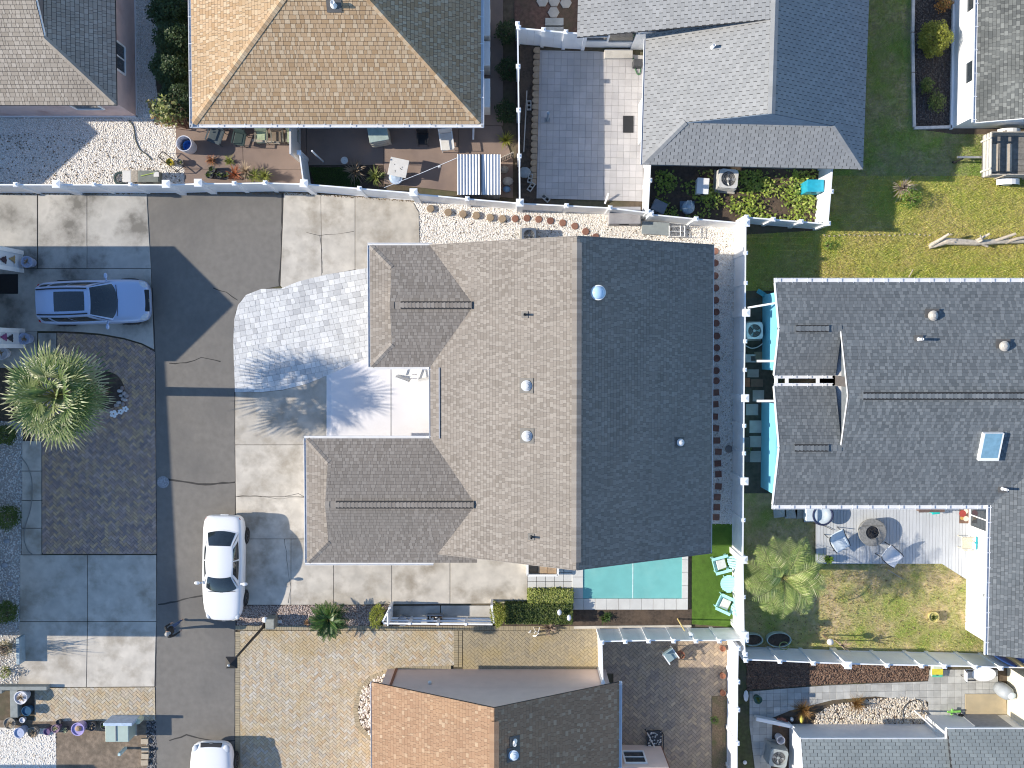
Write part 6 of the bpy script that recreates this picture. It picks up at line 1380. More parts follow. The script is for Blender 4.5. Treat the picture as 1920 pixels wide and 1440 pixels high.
for i,(a,b) in enumerate(((1017,2),(1039,2),(1061,5),(1038,23),(1016,-16),(1060,-15))):
    q = P(a,b,.07); MB().lathe((0,0,0),[(.26,0),(.26,.05),(.245,.06)],6).build('stepping_stone', hx, loc=(q.x,q.y,.02), rz=R(0), label='hexagonal stone on the reddish soil behind the white gate', cat='stepping stone', group='hexagonal stones')
for i,(a,b) in enumerate(((1031,42),(1048,42),(1031,56),(1048,56))):
    q = P(a,b,.06); MB().box(-.2,-.19,0,.2,.19,.05).build('stepping_stone', pathm, loc=(q.x,q.y,.02), label='square grey slab on the reddish soil behind the white gate', cat='stepping stone', group='square slabs by the gate')
for i,(a,b,w) in enumerate(((1483,962,1),(1462,960,1),(1500,962,.7))):
    q = P(a,b,.05); MB().box(-.28*w,-.24,0,.28*w,.24,.05).build('stepping_stone', pathm, loc=(q.x,q.y,.01), rz=.1*i, label='shaded grey slab in the grass beside the deck corner', cat='stepping stone', group='slabs by the deck')
for (a,b,w,d,lb,m) in ((1412,700,.5,.35,'grey slab beside the turquoise wall entry',pathm),(1419,718,.55,.35,'brown slab beside the turquoise wall entry',M('brown_slab',(.20,.14,.10),rough=.85)),(1401,717,.25,.4,'red slab against the long fence',terra),(1422,742,.5,.5,'pale slab in front of the turquoise wall entry',pathm),(1410,768,.55,.5,'mossy slab along the turquoise wall, first',pathm),(1418,800,.6,.55,'mossy slab along the turquoise wall, second',pathm),(1418,828,.6,.5,'mossy slab along the turquoise wall, third',pathm),(1418,856,.6,.5,'mossy slab along the turquoise wall, fourth',pathm),(1424,668,.45,.4,'tan slab beside the utility box',M('tan_slab',(.33,.26,.17),rough=.85))):
    q = P(a,b,.05); MB().box(-w/2,-d/2,0,w/2,d/2,.05).build('paving_slab', m, loc=(q.x,q.y,.012), label=lb, cat='slab')
# air conditioners
def aircon(label, px, py, w, h, mat, rz=0, z=.02, blades=4, bladem=None):
    c = P(px,py,h); root = thing('air_conditioner', label, 'air conditioner', (c.x,c.y,z), rz); a = w/2
    MB().box(-a-.08,-a-.08,0,a+.08,a+.08,.05).build('pad', concd, root, local=True); MB().box(-a+.03,-a+.03,.05,a-.03,a-.03,h-.12).build('coil', M('coil_dark',(.10,.10,.10),rough=.7), root, local=True)
    ln = int((h-.2)/.055)
    for i in range(ln):
        zz = .08+i*.055; 
        for k in range(4):
            o = MB().box(-a,-a-.005,zz,a,-a+.02,zz+.03).build('louvre', mat, root, local=True); o.rotation_euler = (0,0,k*math.pi/2)
    t = MB(); n = 32; ring = []
    for j in range(n):
        an = 2*math.pi*j/n; ring.append((math.cos(an)*a*.8,math.sin(an)*a*.8)); 
    sq = []
    for j in range(n):
        an = 2*math.pi*j/n; cx_,sy_ = math.cos(an),math.sin(an); k = a/max(abs(cx_),abs(sy_)); k = min(k,a*1.28); sq.append((cx_*k,sy_*k))
    v = [(x,y,h) for x,y in ring]+[(x,y,h) for x,y in sq]+[(x,y,h-.14) for x,y in sq]+[(x,y,h-.14) for x,y in ring]
    f = [(j,n+j,n+(j+1)%n,(j+1)%n) for j in range(n)]+[(n+j,2*n+j,2*n+(j+1)%n,n+(j+1)%n) for j in range(n)]+[(j,(j+1)%n,3*n+(j+1)%n,3*n+j) for j in range(n)]
    t.add(v,[q_[::-1] for q_ in f]); t.build('top_cover', mat, root, local=True)
    MB().lathe((0,0,0),[(a*.8,h-.14),(a*.8,h-.13),(.01,h-.13)],24).build('fan_well', blackp, root, local=True)
    for k in range(blades):
        an = 2*math.pi*k/blades; m = MB(); v = []
        for r_,sw,zz in ((a*.16,.10,0),(a*.45,.17,.0),(a*.74,.22,.0)):
            for s in (-1,1): v.append((r_*math.cos(an+s*sw*1.1),r_*math.sin(an+s*sw*1.1),h-.09+s*.025))
        m.add(v,[(0,1,3,2),(2,3,5,4)]); m.build('fan_blade', bladem or greym, root, local=True)
    MB().lathe((0,0,0),[(a*.16,h-.12),(a*.16,h-.05),(.01,h-.04)],16).build('hub', mat, root, local=True)
    for r_ in (.25,.42,.6,.76): MB().tube([(math.cos(t_)*a*r_,math.sin(t_)*a*r_,h+.005) for t_ in np.linspace(0,2*math.pi,25)],.004,4).build('guard_ring', greym, root, local=True)
    return root
acw = M('cream_enamel',(.58,.57,.54),rough=.45); acg = M('grey_enamel',(.30,.33,.33),rough=.45)
aircon('cream air conditioner with round fan beside the fenced groundcover',1366,335,.82,.85,acw,R(-5)); aircon('white air conditioner with three teal blades behind the long fence',1415,620,.72,.75,M('white_enamel',(.62,.66,.68),rough=.4),R(2),blades=3,bladem=M('teal_blade',(.30,.44,.46),rough=.4))
aircon('grey green air conditioner beside the grey green roofed house',1460,1422,.78,.95,acg,R(-10)); aircon('dark grey air conditioner half under the taupe roof eave',992,441,.62,.6,M('slate_enamel',(.12,.15,.20),rough=.5))
# fenced yard items
crate('storage_box','white box leaning beside the cream air conditioner','box',1306,334,1329,364,.45,whitep,rz=R(-4)); crate('wheeled_bin','turquoise wheeled bin with flat lid beside the sunlit fence','bin',1512,337,1544,360,.95,M('turquoise_plastic',(.02,.34,.48),rough=.4)); crate('garden_cart','grey plastic garden cart in the shaded yard corner','cart',1223,376,1250,398,.55,M('grey_plastic',(.22,.23,.26),rough=.6),rz=R(-25),lid=False)
q = P(1292,388,.5); tk = thing('sprayer_tank','pale blue sprayer tank with a handle beside the yard fence','tank',(q.x,q.y,.02)); MB().lathe((q.x,q.y,.02),[(.26,0),(.28,.35),(.2,.46),(.1,.5),(.1,.56),(.01,.57)],20).build('tank', M('pale_blue_tank',(.42,.52,.60),rough=.35), tk, smooth=True); MB().tube([(q.x-.12,q.y+.1,.45),(q.x-.1,q.y+.25,.62),(q.x+.08,q.y+.25,.62),(q.x+.1,q.y+.1,.45)],.02,6).build('handle', whitep, tk); MB().box(q.x-.32,q.y-.1,.02,q.x+.32,q.y+.32,.06).build('base', M('blue_base',(.16,.22,.30)), tk)
# grey deck box by the gravel and leaning table with frame
crate('deck_box','large weathered grey deck box at the gravel corner','box',1141,388,1201,420,.75,M('weathered_grey_plastic',(.36,.35,.36),rough=.7,n=(3,.08),stain=(1.5,(.24,.23,.24))))
q0 = P(1229,428,.5); ft = thing('folding_table','grey green folding table leaning by the white fence','table',(q0.x,q0.y,.02)); MB().obox((q0.x,q0.y,.5),(1.2,.55,.05),rz=R(-4)).build('table_top', M('grey_green_sheet',(.28,.31,.31),rough=.5,n=(3,.1)), ft, bevel=.01)
for s in (-1,1):
    for k in (-1,1): MB().tube([(q0.x+s*.5,q0.y+k*.22,.02),(q0.x+s*.5,q0.y+k*.22,.48)],.018,6).build('leg', whitep, ft)
wf = thing('wire_rack','white tubular rack standing beside the grey green folding table','rack',P(1274,433,0))
xx = [P(a,432,.55).x for a in (1255,1262,1276,1284)]; y0_,y1_ = P(0,443,.5).y,P(0,424,.5).y
for x in (xx[0],xx[2],xx[3]): MB().tube([(x,y0_,.02),(x,y0_,.55),(x,y1_,.55),(x,y1_,.02)],.02,6).build('frame', whitep, wf)
for y in (y0_,(y0_+y1_)/2,y1_): MB().tube([(xx[0],y,.5),(xx[3],y,.5)],.014,6).build('bar', whitep, wf)
# tile patio items
q = P(1160,101,.15); MB().box(q.x-.62,q.y-.2,.03,q.x+.62,q.y+.2,.18).build('door_step', concd, label='grey concrete step below the patio door', cat='step', bevel=.02)
q = P(1178,233,.06); MB().box(-.23,-.37,0,.23,.37,.02).build('door_mat', blackp, loc=(q.x,q.y,.056), label='black rectangular mat beside the white column', cat='mat')
q = P(1026,226,0); bb = thing('garden_post','slim blue grey ornament post on the tile patio','post',(q.x,q.y,.05)); MB().box(q.x-.12,q.y-.1,.05,q.x+.12,q.y+.1,.1).build('base', greym, bb); MB().tube([(q.x,q.y,.1),(q.x,q.y,1.3)],.05,10).build('shaft', M('blue_grey_post',(.20,.26,.32),rough=.5), bb); MB().ball((q.x,q.y,1.33),(.08,.08,.06)).build('finial', M('blue_grey_post',(.20,.26,.32)), bb)
blk = M('cinder_block',(.40,.39,.37),rough=.95,n=(12,.12))
for a,b,rz,lb in ((992,197,R(90),'hollow cinder block standing alone in the soil strip'),(994,334,R(80),'hollow cinder block in the soil strip, upper of the pair'),(996,350,R(55),'hollow cinder block in the soil strip, lower of the pair'),(1023,371,R(-40),'hollow cinder block tipped beside the white fence')):
    q = P(a,b,.2); m = MB(); L_,W_,H_ = .4,.2,.2
    for x0_,y0_,x1_,y1_ in ((-.2,-.1,.2,-.065),(-.2,.065,.2,.1),(-.2,-.065,-.16,.065),(.16,-.065,.2,.065),(-.02,-.065,.02,.065)): m.box(x0_,y0_,0,x1_,y1_,H_)
    m.build('cinder_block', blk, loc=(q.x,q.y,.02), rz=rz, label=lb, cat='block')
a_,b_ = P(988,170,.1),P(982,285,.1); MB().tube([a_,b_],.025,6).build('pole', M('pale_pole',(.45,.43,.40)), label='long pale pole lying in the soil strip', cat='pole')
a_,b_ = P(1141,362,.3),P(1134,382,.05); MB().beam(a_,b_,.08,.03).build('board', whitep, label='short white board propped by the patio corner', cat='board')
q = P(984,322,.3); MB().ball((q.x,q.y,.12),(.3,.25,.14),10,6).build('stone', M('blue_grey_stone',(.22,.26,.29),rough=.9), label='blue grey boulder in the soil strip', cat='stone')
q = P(1196,118,.4); MB().box(q.x-.2,q.y-.15,.05,q.x+.2,q.y+.15,.5).build('utility_box', dkpot, label='small dark utility box beside the green hose', cat='utility box', bevel=.02)

# ---------------------------------------------------------------- the grey deck and its furniture
dk = thing('deck', 'pale grey plank deck beside the slate roofed house', 'deck', P(1680,1005,0)); dz = .14
poly = ccw(G([(1508,935),(1508,979),(1530,979),(1530,1057),(1766,1057),(1818,1090),(1850,1090),(1850,935)], dz)); xs = [p[0] for p in poly]; w = .148
dm = M('grey_deck_board',[(.50,.52,.54),(.54,.56,.58),(.47,.49,.51)],rough=.6,n=(2,.05)); x = min(xs); 
while x < max(xs):
    c = clip(poly, [(x,-30),(x+w-.012,-30),(x+w-.012,10),(x,10)]); x += w
    if len(c) > 2: MB().prism(c, dz-.04, dz, tint=random.random()).build('plank', dm, dk)
MB().prism(poly, .02, dz-.045).build('joists', dark, dk)
q = P(1635,998,.5); fp = thing('fire_pit','round grey stone fire pit with a dark centre on the deck','fire pit',(q.x,q.y,dz))
stn = M('fire_pit_stone',[(.20,.20,.195),(.26,.26,.25),(.16,.16,.155)],rough=.9,n=(14,.25))
MB().lathe((q.x,q.y,dz),[(.50,0),(.60,.30),(.62,.42),(.60,.45),(.30,.45),(.27,.40),(.01,.38)],36).build('bowl', stn, fp)
MB().lathe((q.x,q.y,dz),[(.27,.39),(.27,.42),(.01,.43)],24).build('burner_tray', blackp, fp)
for i in range(26):
    a = random.uniform(0,6.28); r_ = random.uniform(.02,.22); MB().ball((q.x+r_*math.cos(a),q.y+r_*math.sin(a),dz+.44),(.05,.045,.035),6,4).build('lava_rock', blackp, fp)
MB().tube([(q.x-.5,q.y+.3,dz+.46),(q.x+.42,q.y+.3,dz+.46)],.012,5).build('poker', blackp, fp)
lbl = M('light_blue_cushion',(.56,.64,.70),rough=.85,n=(8,.05)); wcl = M('white_cushion',(.72,.72,.73),rough=.85,n=(8,.04))
def lounge(label, px, py, rz, mat, z=dz):
    c = P(px,py,.5); root = thing('lounge_chair', label, 'chair', (c.x,c.y,z), rz)
    def pad(u,v): # rounded shell: seat to back
        s = u; x = (s-.45)*.95; zz = .40+.02*math.cos(s*5)+(max(0,s-.45)**1.6)*1.25; return (x, v*(.36-.05*abs(2*s-1)**3), zz+.05*v*v)
    q,f = grid_mesh(pad,0,1,-1,1,14,8); m = MB(); m.add(q,f); o = m.build('cushion', mat, root, local=True, smooth=True); sm = o.modifiers.new('t','SOLIDIFY'); sm.thickness = .05
    for s in (1,-1):
        MB().tube([Vector(pad(i/14,s))+Vector((0,s*.02,-.02)) for i in range(15)],.022,6).build('frame', blackp, root, local=True)
        MB().tube([(.35,s*.33,.38),(.45,s*.33,0)],.018,6).build('leg', blackp, root, local=True); MB().tube([(-.3,s*.33,.40),(-.4,s*.33,0)],.018,6).build('leg', blackp, root, local=True)
    return root
lounge('pale blue cushioned lounge chair between the palm and the fire pit',1572,1014,R(120),lbl); lounge('white cushioned lounge chair at the lower edge of the deck',1670,1042,R(140),wcl)
q = P(1541,965,.45); rc = thing('round_chair','dark rimmed round papasan chair at the shaded deck end','chair',(q.x,q.y,dz)); MB().lathe((q.x,q.y,dz),[(.2,.0),(.25,.3),(.42,.42),(.40,.45),(.2,.34),(.01,.32)],24).build('cushion', lbl, rc, smooth=True); MB().tube([(q.x+.43*math.cos(t),q.y+.43*math.sin(t),dz+.44) for t in np.linspace(0,6.283,28)],.045,8).build('rim', M('navy_rim',(.02,.03,.08)), rc)
crate('deck_box','pale blue box at the shaded deck corner','box',1509,950,1531,976,.4,lbl,z=dz)
q = P(1752,957,.35); bs = thing('side_stool','bright teal stool below the slate roof gutter','stool',(q.x,q.y,dz)); MB().obox((q.x,q.y,.48),(.36,.30,.05),rz=.1).build('seat', M('teal_plastic',(.02,.50,.46),rough=.4), bs, bevel=.02)
for sx in (-1,1):
    for sy in (-1,1): MB().tube([(q.x+sx*.14,q.y+sy*.11,dz),(q.x+sx*.13,q.y+sy*.1,.46)],.02,6).build('leg', M('teal_plastic',(.02,.50,.46)), bs)
a_,b_ = P(1722,956,.5),P(1770,955,.5); bn = thing('bench','narrow dark wood bench under the slate roof gutter','bench',((a_.x+b_.x)/2,a_.y,dz)); MB().beam((a_.x,a_.y,.55),(b_.x,b_.y,.55),.22,.04).build('seat', M('dark_wood',(.14,.10,.09),rough=.7), bn)
for q in (a_.lerp(b_,.08),a_.lerp(b_,.92)): MB().box(q.x-.03,q.y-.09,dz,q.x+.03,q.y+.09,.53).build('leg', M('dark_wood',(.14,.10,.09)), bn)
# printed mat: brown ground with red and cream blooms (flat print)
q = P(1808,967,dz); mt = thing('printed_mat','printed floor mat with red and cream blooms on the deck','mat',(q.x,q.y,dz)); MB().box(q.x-.22,q.y-.34,dz+.002,q.x+.22,q.y+.34,dz+.012).build('mat', M('mat_brown',(.18,.11,.08),rough=.9,n=(6,.3)), mt)
for dx,dy,r_,m in ((-.08,.1,.16,M('mat_red',(.36,.06,.05))),(.06,.2,.11,M('mat_cream',(.70,.62,.50))),(.07,-.13,.12,M('mat_cream',(.70,.62,.50))),(-.1,-.1,.09,M('mat_gold',(.5,.32,.10))),(.06,.2,.05,M('mat_pink',(.5,.15,.12)))):
    MB().lathe((q.x+dx,q.y+dy,dz+.012),[(r_,0),(r_*.98,.003+r_*.02),(.005,.0035+r_*.02)],14).build('bloom', m, mt)
chair('cream rattan armchair with teal bird ornament behind it',1812,1017,R(-90),M('rattan',[(.58,.52,.40),(.64,.58,.45)],rough=.8,n=(20,.2)),M('rattan',[(.58,.52,.40)]),.55,.55,z=dz)
q = P(1830,1017,.9); bd = thing('bird_ornament','teal spread winged bird ornament on a stake by the white wall','ornament',(q.x,q.y,dz)); MB().tube([(q.x,q.y,dz),(q.x,q.y,.95)],.012,6).build('stake', blackp, bd); tl_ = M('teal_glaze',(.03,.32,.36),rough=.3)
m=MB(); m.ball((q.x,q.y,1.0),(.14,.05,.06),10,6); m.build('body', tl_, bd, smooth=True); MB().ball((q.x-.03,q.y+.14,1.02),(.05,.17,.02),10,6).build('wing', tl_, bd, smooth=True); MB().ball((q.x-.03,q.y-.14,1.02),(.05,.17,.02),10,6).build('wing', tl_, bd, smooth=True)
hose('thin black cable hanging across the deck corner',[(1524,981),(1545,986),(1562,994)],blackp,.012,.2)
a_,b_ = P(1664,1068,.1),P(1694,1086,.05); MB().tube([a_,b_],.015,6).build('rake_pole', steel, label='thin metal pole lying below the white lounge chair', cat='pole')
# ---------------------------------------------------------------- turf chairs
aq = M('aqua_paint',(.36,.68,.68),rough=.45,n=(5,.04)); aqp = M('pale_cushion',[(.66,.64,.60),(.70,.68,.65)],rough=.9,n=(8,.06))
def adirondack(label, px, py, rz):
    c = P(px,py,.4); root = thing('adirondack_chair', label, 'chair', (c.x,c.y,.03), rz)
    for i in range(5): # seat slats
        y = .26-i*.11; MB().obox((0,-y+.05,.36-.045*i+.0),(.52,.095,.022),rx=-.25).build('seat_slat', aq, root, local=True)
    for i in range(5): # fanned back slats
        x = (i-2)*.105; MB().obox((x*1.12,.53,.60+.05-abs(i-2)*.02),(.088,.022,.78-abs(i-2)*.07),rx=-.45,ry=(i-2)*.035).build('back_slat', aq, root, local=True)
    for s in (-1,1):
        MB().obox((s*.33,.05,.56),(.13,.72,.024)).build('armrest', aq, root, local=True, bevel=.01); MB().obox((s*.31,-.24,.28),(.03,.11,.55)).build('leg', aq, root, local=True); MB().obox((s*.29,.30,.26),(.03,.10,.55),rx=.3).build('leg', aq, root, local=True)
    MB().obox((0,.05,.40),(.42,.42,.05),rx=-.2).build('cushion', aqp, root, local=True, bevel=.02); MB().obox((0,-.30,.40),(.56,.03,.10)).build('apron', aq, root, local=True)
    return root
adirondack('turquoise slatted garden chair on turf below the taupe roof corner',1350,1058,R(-75)); adirondack('turquoise slatted garden chair on turf beside the lower fence post',1358,1131,R(-115))
q = P(1367,1095,.5); rt = thing('round_table','round turquoise side table between the two turf chairs','table',(q.x,q.y,.03)); 
for i in range(7):
    y = -.36+i*.12; half = math.sqrt(max(.01,.37**2-min(abs(y),abs(y+.0))**2)); MB().box(q.x-.0-half,q.y+y-.055 if False else q.y-.39+i*.112,.46,q.x+half,q.y-.39+i*.112+.104,.485).build('slat', aq, rt)
MB().lathe((q.x,q.y,.03),[(.37,.40),(.37,.43),(.33,.43)],24).build('rim', aq, rt)
for k in range(3): a = 2.09*k; MB().tube([(q.x+.3*math.cos(a),q.y+.3*math.sin(a),.03),(q.x+.22*math.cos(a),q.y+.22*math.sin(a),.45)],.025,6).build('leg', aq, rt)
# white framed wooden bin beside the house
a_,b_ = P(989,1079,.5),P(1046,1062,.5); bx = thing('planter_box','white framed wooden box with three compartments beside the white tiles','box',((a_.x+b_.x)/2,(a_.y+b_.y)/2,.09)); x0,y0,x1,y1 = a_.x,a_.y,b_.x,b_.y+.25; 
for (p0,p1) in (((x0,y0),(x1,y0)),((x0,y1),(x1,y1)),((x0,y0),(x0,y1)),((x1,y0),(x1,y1))): MB().beam((*p0,.48),(*p1,.48),.09,.06).build('top_rail', whitep, bx); MB().beam((*p0,.25),(*p1,.25),.04,.36).build('side', whitep, bx)
for k in range(3): MB().box(x0+.05+(x1-x0-.1)*k/3+.01,y0+.04,.10,x0+.05+(x1-x0-.1)*(k+1)/3-.01,y1-.04,.20+.06*k).build('compartment', M('brown_ply',[(.25,.17,.11),(.36,.26,.17),(.45,.34,.23)],rough=.8,n=(10,.12)), bx)
# white chair in the courtyard
chair('white slatted wooden chair tucked under the wing eave',762,696,R(160),whitep,whitep,.6,.55,z=.16); chair('second white chair at the porch back corner',794,698,R(190),whitep,whitep,.5,.5,z=.16)
# ---------------------------------------------------------------- lane furniture
q = P(497,1172,0); lp = thing('lamp_post','tall dark lamp post with a square lantern head beside the lane','lamp post',(q.x,q.y,.02)); lm = M('bronze_metal',(.03,.026,.024),rough=.45,metal=.4); H = 5.05
MB().tube([(q.x,q.y,0),(q.x,q.y,.25)],[.13,.09],10).build('base', lm, lp); MB().tube([(q.x,q.y,.25),(q.x,q.y,H-.25)],[.062,.045],10).build('pole', lm, lp)
lx,ly = q.x-.0,q.y; MB().obox((lx,ly,H-.12),(.30,.30,.26)).build('lantern', M('lantern_glass',(.25,.25,.23),rough=.3), lp)
k=.23; m = MB().obox((lx,ly,H+.02),(.46,.46,.05)); m.add([(lx-k,ly-k,H+.045),(lx+k,ly-k,H+.045),(lx+k,ly+k,H+.045),(lx-k,ly+k,H+.045),(lx,ly,H+.2)],[(0,1,4),(1,2,4),(2,3,4),(3,0,4)]); m.build('cap', lm, lp)
MB().ball((lx-.06,ly-.06,H+.2),(.06,.06,.05)).build('photocell', steel, lp)
q = P(508,1168,.5); ub = thing('utility_pedestal','grey green louvred utility pedestal beside the lamp post','utility box',(q.x,q.y,.02)); MB().box(q.x-.2,q.y-.24,.02,q.x+.2,q.y+.24,.7).build('cabinet', M('pedestal_grey',(.22,.23,.20),rough=.6), ub, bevel=.02)
for i in range(9): MB().box(q.x-.17,q.y-.2+i*.045,.7,q.x+.17,q.y-.18+i*.045,.715).build('louvre', M('pale_louvre',(.42,.42,.38)), ub)
q = P(497,1162,.6); gl_ = thing('globe_light','small white globe light beside the grey pedestal','light',(q.x,q.y,.02)); MB().tube([(q.x,q.y,0),(q.x,q.y,.5)],.025,8).build('stem', lm, gl_); MB().ball((q.x,q.y,.6),.13,14,10).build('globe', whitep, gl_, smooth=True)
q = P(522,1167,.2); MB().box(-.13,-.07,0,.13,.07,.06).build('meter_cover', offwhite, loc=(q.x,q.y,.03), label='small white meter lid in the pinkish gravel', cat='cover')
q = P(815,1161,.3); cbx = thing('planter_crate','grey open planter crate with dry soil behind the rail fence','crate',(q.x,q.y,.03))
for (x0,y0,x1,y1) in ((-.36,-.2,.36,-.16),(-.36,.16,.36,.2),(-.36,-.16,-.32,.16),(.32,-.16,.36,.16)): MB().box(q.x+x0,q.y+y0,.03,q.x+x1,q.y+y1,.35).build('side', greym, cbx)
MB().box(q.x-.31,q.y-.155,.03,q.x+.31,q.y+.155,.24).build('soil', soilm, cbx)
for i in range(9): MB().ball((q.x+random.uniform(-.25,.25),q.y+random.uniform(-.1,.1),.25),(.06,.05,.04),6,4).build('stone', offwhite, cbx)
q = P(755,1164,.3); MB().lathe((q.x,q.y,.03),[(.2,0),(.24,.3),(.2,.3),(.18,.12)],18).build('bucket', greym, label='grey bucket at the left end of the service pad', cat='bucket')
# utility transformer bottom left
q = P(220,1374,.8); tf = thing('transformer_box','pale green utility transformer box beside the lane','utility box',(q.x,q.y,.02)); tg = M('pale_green_enamel',(.40,.48,.42),rough=.5,n=(3,.05)); x0,x1 = q.x-.52,q.x+.52; y0,y1 = q.y-.40,q.y+.40
MB().box(x0,y0,.05,x1,y1,.85).build('cabinet', tg, tf, bevel=.03); MB().box(x0-.05,y0-.05,0,x1+.05,y1+.1,.06).build('pad', concd, tf); MB().box(x0+.46,y0+.04,.85,x0+.50,y1-.04,.88).build('seam', greym, tf); MB().box(x0-.02,y1-.02,.1,x1+.22,y1+.12,1.0).build('back_cabinet', M('pale_blue_metal',(.44,.54,.66),rough=.4), tf, bevel=.02)
q = P(259,1352,.4); MB().lathe((q.x,q.y,.02),[(.14,0),(.14,.4),(.12,.45),(.03,.47),(.01,.47)],16).build('bollard_cap', M('pale_lime',(.55,.60,.45),rough=.5), label='small pale lime round marker beside the transformer', cat='marker')
q = P(236,1402,0); q2 = P(224,1412,.7); MB().obox((q.x,q.y,.36),(.12,.12,.76)).build('marker_post', M('pale_teal_plastic',(.50,.66,.66),rough=.4), label='pale teal marker post below the transformer box', cat='post', bevel=.01)
for i,(a,b) in enumerate(((271,1390),(272,1405),(272,1418),(271,1430))): q = P(a,b,.1); MB().box(-.16,-.12,0,.16,.12,.12).build('edging_block', M('tan_block',[(.40,.33,.24),(.46,.39,.29)],rough=.9,n=(8,.12)), loc=(q.x,q.y,.01), rz=random.uniform(-.1,.1), label='tan edging block between the dirt bed and the drainage gravel', cat='block', group='edging blocks by the lane')
# low block wall at the lower left corner
lw = thing('low_wall','low grey block wall around a small planter at the driveway corner','wall',P(20,1300,0)); lwm = M('grey_block',(.26,.28,.27),rough=.85,n=(5,.12))
for (a,b,c,d) in ((-60,1287,88,1294),(20,1294,33,1345),(-60,1294,4,1300)): p0,p1 = P(a,d,.35),P(c,b,.35); MB().box(p0.x,p0.y,0,p1.x,p1.y,.38).build('course', lwm, lw, bevel=.01)
q = P(33,1222,.6); MB().box(q.x-.10,q.y-.6,0,q.x+.06,q.y+.6,.55).build('utility_cabinet', M('blue_grey_cabinet',(.30,.38,.42),rough=.5), label='low blue grey cabinet casting a square shadow on the driveway', cat='cabinet', bevel=.02)
for a,b,s in ((16,1165,.2),(8,1060,.16),(12,1015,.14),(18,1095,.15)): q = P(a,b,.1); MB().ball((q.x,q.y,.08),(s,s*.8,s*.6),9,6).build('stone', M('blue_grey_rock',(.30,.33,.37),rough=.9), label='blue grey rock among the shrubs of the pebble strip', cat='stone', group='rocks on the pebble strip')
# ring of stones and white flower like ornament by the palm
q0 = P(212,745,0); rb = M('palm_bed_soil',(.10,.08,.06)); MB().lathe((pc.x,pc.y,.0),[(.85,0),(.85,.07),(.01,.075)],24).build('palm_bed', soilm, kind='structure', label='small round soil bed around the palm trunk')
rk = [P(a,b,.15) for a,b in ((228,728),(232,738),(234,750),(226,742),(230,758),(224,733),(236,742),(222,755),(229,748),(218,760))]
for q in rk: MB().ball((q.x,q.y,.1),(random.uniform(.08,.14),random.uniform(.07,.12),.08),8,5).build('stone', M('mixed_rock',[(.30,.26,.24),(.55,.53,.52),(.20,.15,.14)],rough=.9), label='small rock in the heap beside the palm trunk', cat='stone', group='rocks beside the palm trunk')
fl = thing('flower_ornament','white metal flower ornament lying beside the palm rocks','ornament',P(224,772,0))
for a,b,r_ in ((213,776,.18),(226,772,.13),(235,767,.14)):
    q = P(a,b,.2)
    for k in range(5): t = 1.257*k; MB().ball((q.x+r_*.6*math.cos(t),q.y+r_*.6*math.sin(t),.2),(r_*.5,r_*.4,.015),8,4).build('petal', whitep, fl)
# manhole on the lane edge
q = P(306,904,.03); mh = thing('valve_cover','round patterned metal valve cover at the lane edge','cover',(q.x,q.y,.034)); MB().lathe((q.x,q.y,.034),[(.27,0),(.27,.012),(.01,.013)],28).build('lid', M('worn_iron',(.30,.30,.31),rough=.5,metal=.4,n=(20,.3)), mh)
for i in range(14): a = random.uniform(0,6.28); r_ = random.uniform(.03,.22); MB().box(q.x+r_*math.cos(a)-.025,q.y+r_*math.sin(a)-.018,.046,q.x+r_*math.cos(a)+.025,q.y+r_*math.sin(a)+.018,.052).build('stud', steel, mh)
# white wire ornament and trellis by the hedge
wo = thing('wire_ornament','white curled wire garden ornament at the hedge edge','ornament',P(998,1185,0))
for i in range(7): a = P(990+random.uniform(0,22),1176+random.uniform(0,18),.1); b = P(990+random.uniform(0,22),1176+random.uniform(0,18),.55); MB().tube([(a.x,a.y,.02),((a.x+b.x)/2,(a.y+b.y)/2,.5),b],.014,5).build('wire', whitep, wo)
for a,b,lb in ((1049,1148,'white blossom shaped ornament on the shaded hedge'),(1067,1158,'small white ornament at the hedge corner')): q = P(a,b,.75); MB().ball((q.x,q.y,.78),(.10,.14,.06),8,6).tube([(q.x,q.y,.02),(q.x,q.y,.75)],.012,5).build('garden_ornament', M('pale_ornament',(.62,.66,.76),rough=.4), label=lb, cat='ornament')
a_,b_ = P(1274,1166,.5),P(1292,1195,1.7); MB().tube([(a_.x,a_.y,.03),(a_.x+.0,a_.y-.02,1.75)],.03,8).build('bamboo_pole', M('yellow_pole',(.62,.48,.20),rough=.6), label='yellow pole standing against the courtyard fence', cat='pole')
q = P(1294,1186,1.0); MB().lathe((q.x,q.y,1.0),[(.08,0),(.1,.3),(.06,.34)],12).build('hanging_lantern', M('pale_glass',(.6,.66,.68),rough=.2), label='small pale lantern hanging on the courtyard fence', cat='lantern')
# courtyard furniture
chair('pale blue grey plastic chair in the shaded courtyard',1257,1228,R(35),whitep,M('blue_grey_seat',(.24,.33,.36),rough=.5),.5,.5)
q = P(1228,1390,.3); rk_ = thing('wire_basket','wire basket of white pebbles on a black frame in the courtyard','basket',(q.x,q.y,.05)); MB().tube([(q.x-.4,q.y+.45,.3),(q.x+.2,q.y+.5,.3),(q.x+.38,q.y+.3,.3),(q.x+.38,q.y-.9,.3)],.02,6).build('frame', blackp, rk_); MB().tube([(q.x-.35,q.y+.4,.32),(q.x+.15,q.y-.6,.32)],.02,6).build('handle', offwhite, rk_)
for s in ((-.4,.45),(.38,.3),(.38,-.9),(.15,-.6)): MB().tube([(q.x+s[0],q.y+s[1],.04),(q.x+s[0],q.y+s[1],.3)],.018,6).build('leg', blackp, rk_)
MB().box(q.x-.34,q.y-.45,.12,q.x+.34,q.y+.42,.16).build('tray', dkpot, rk_)
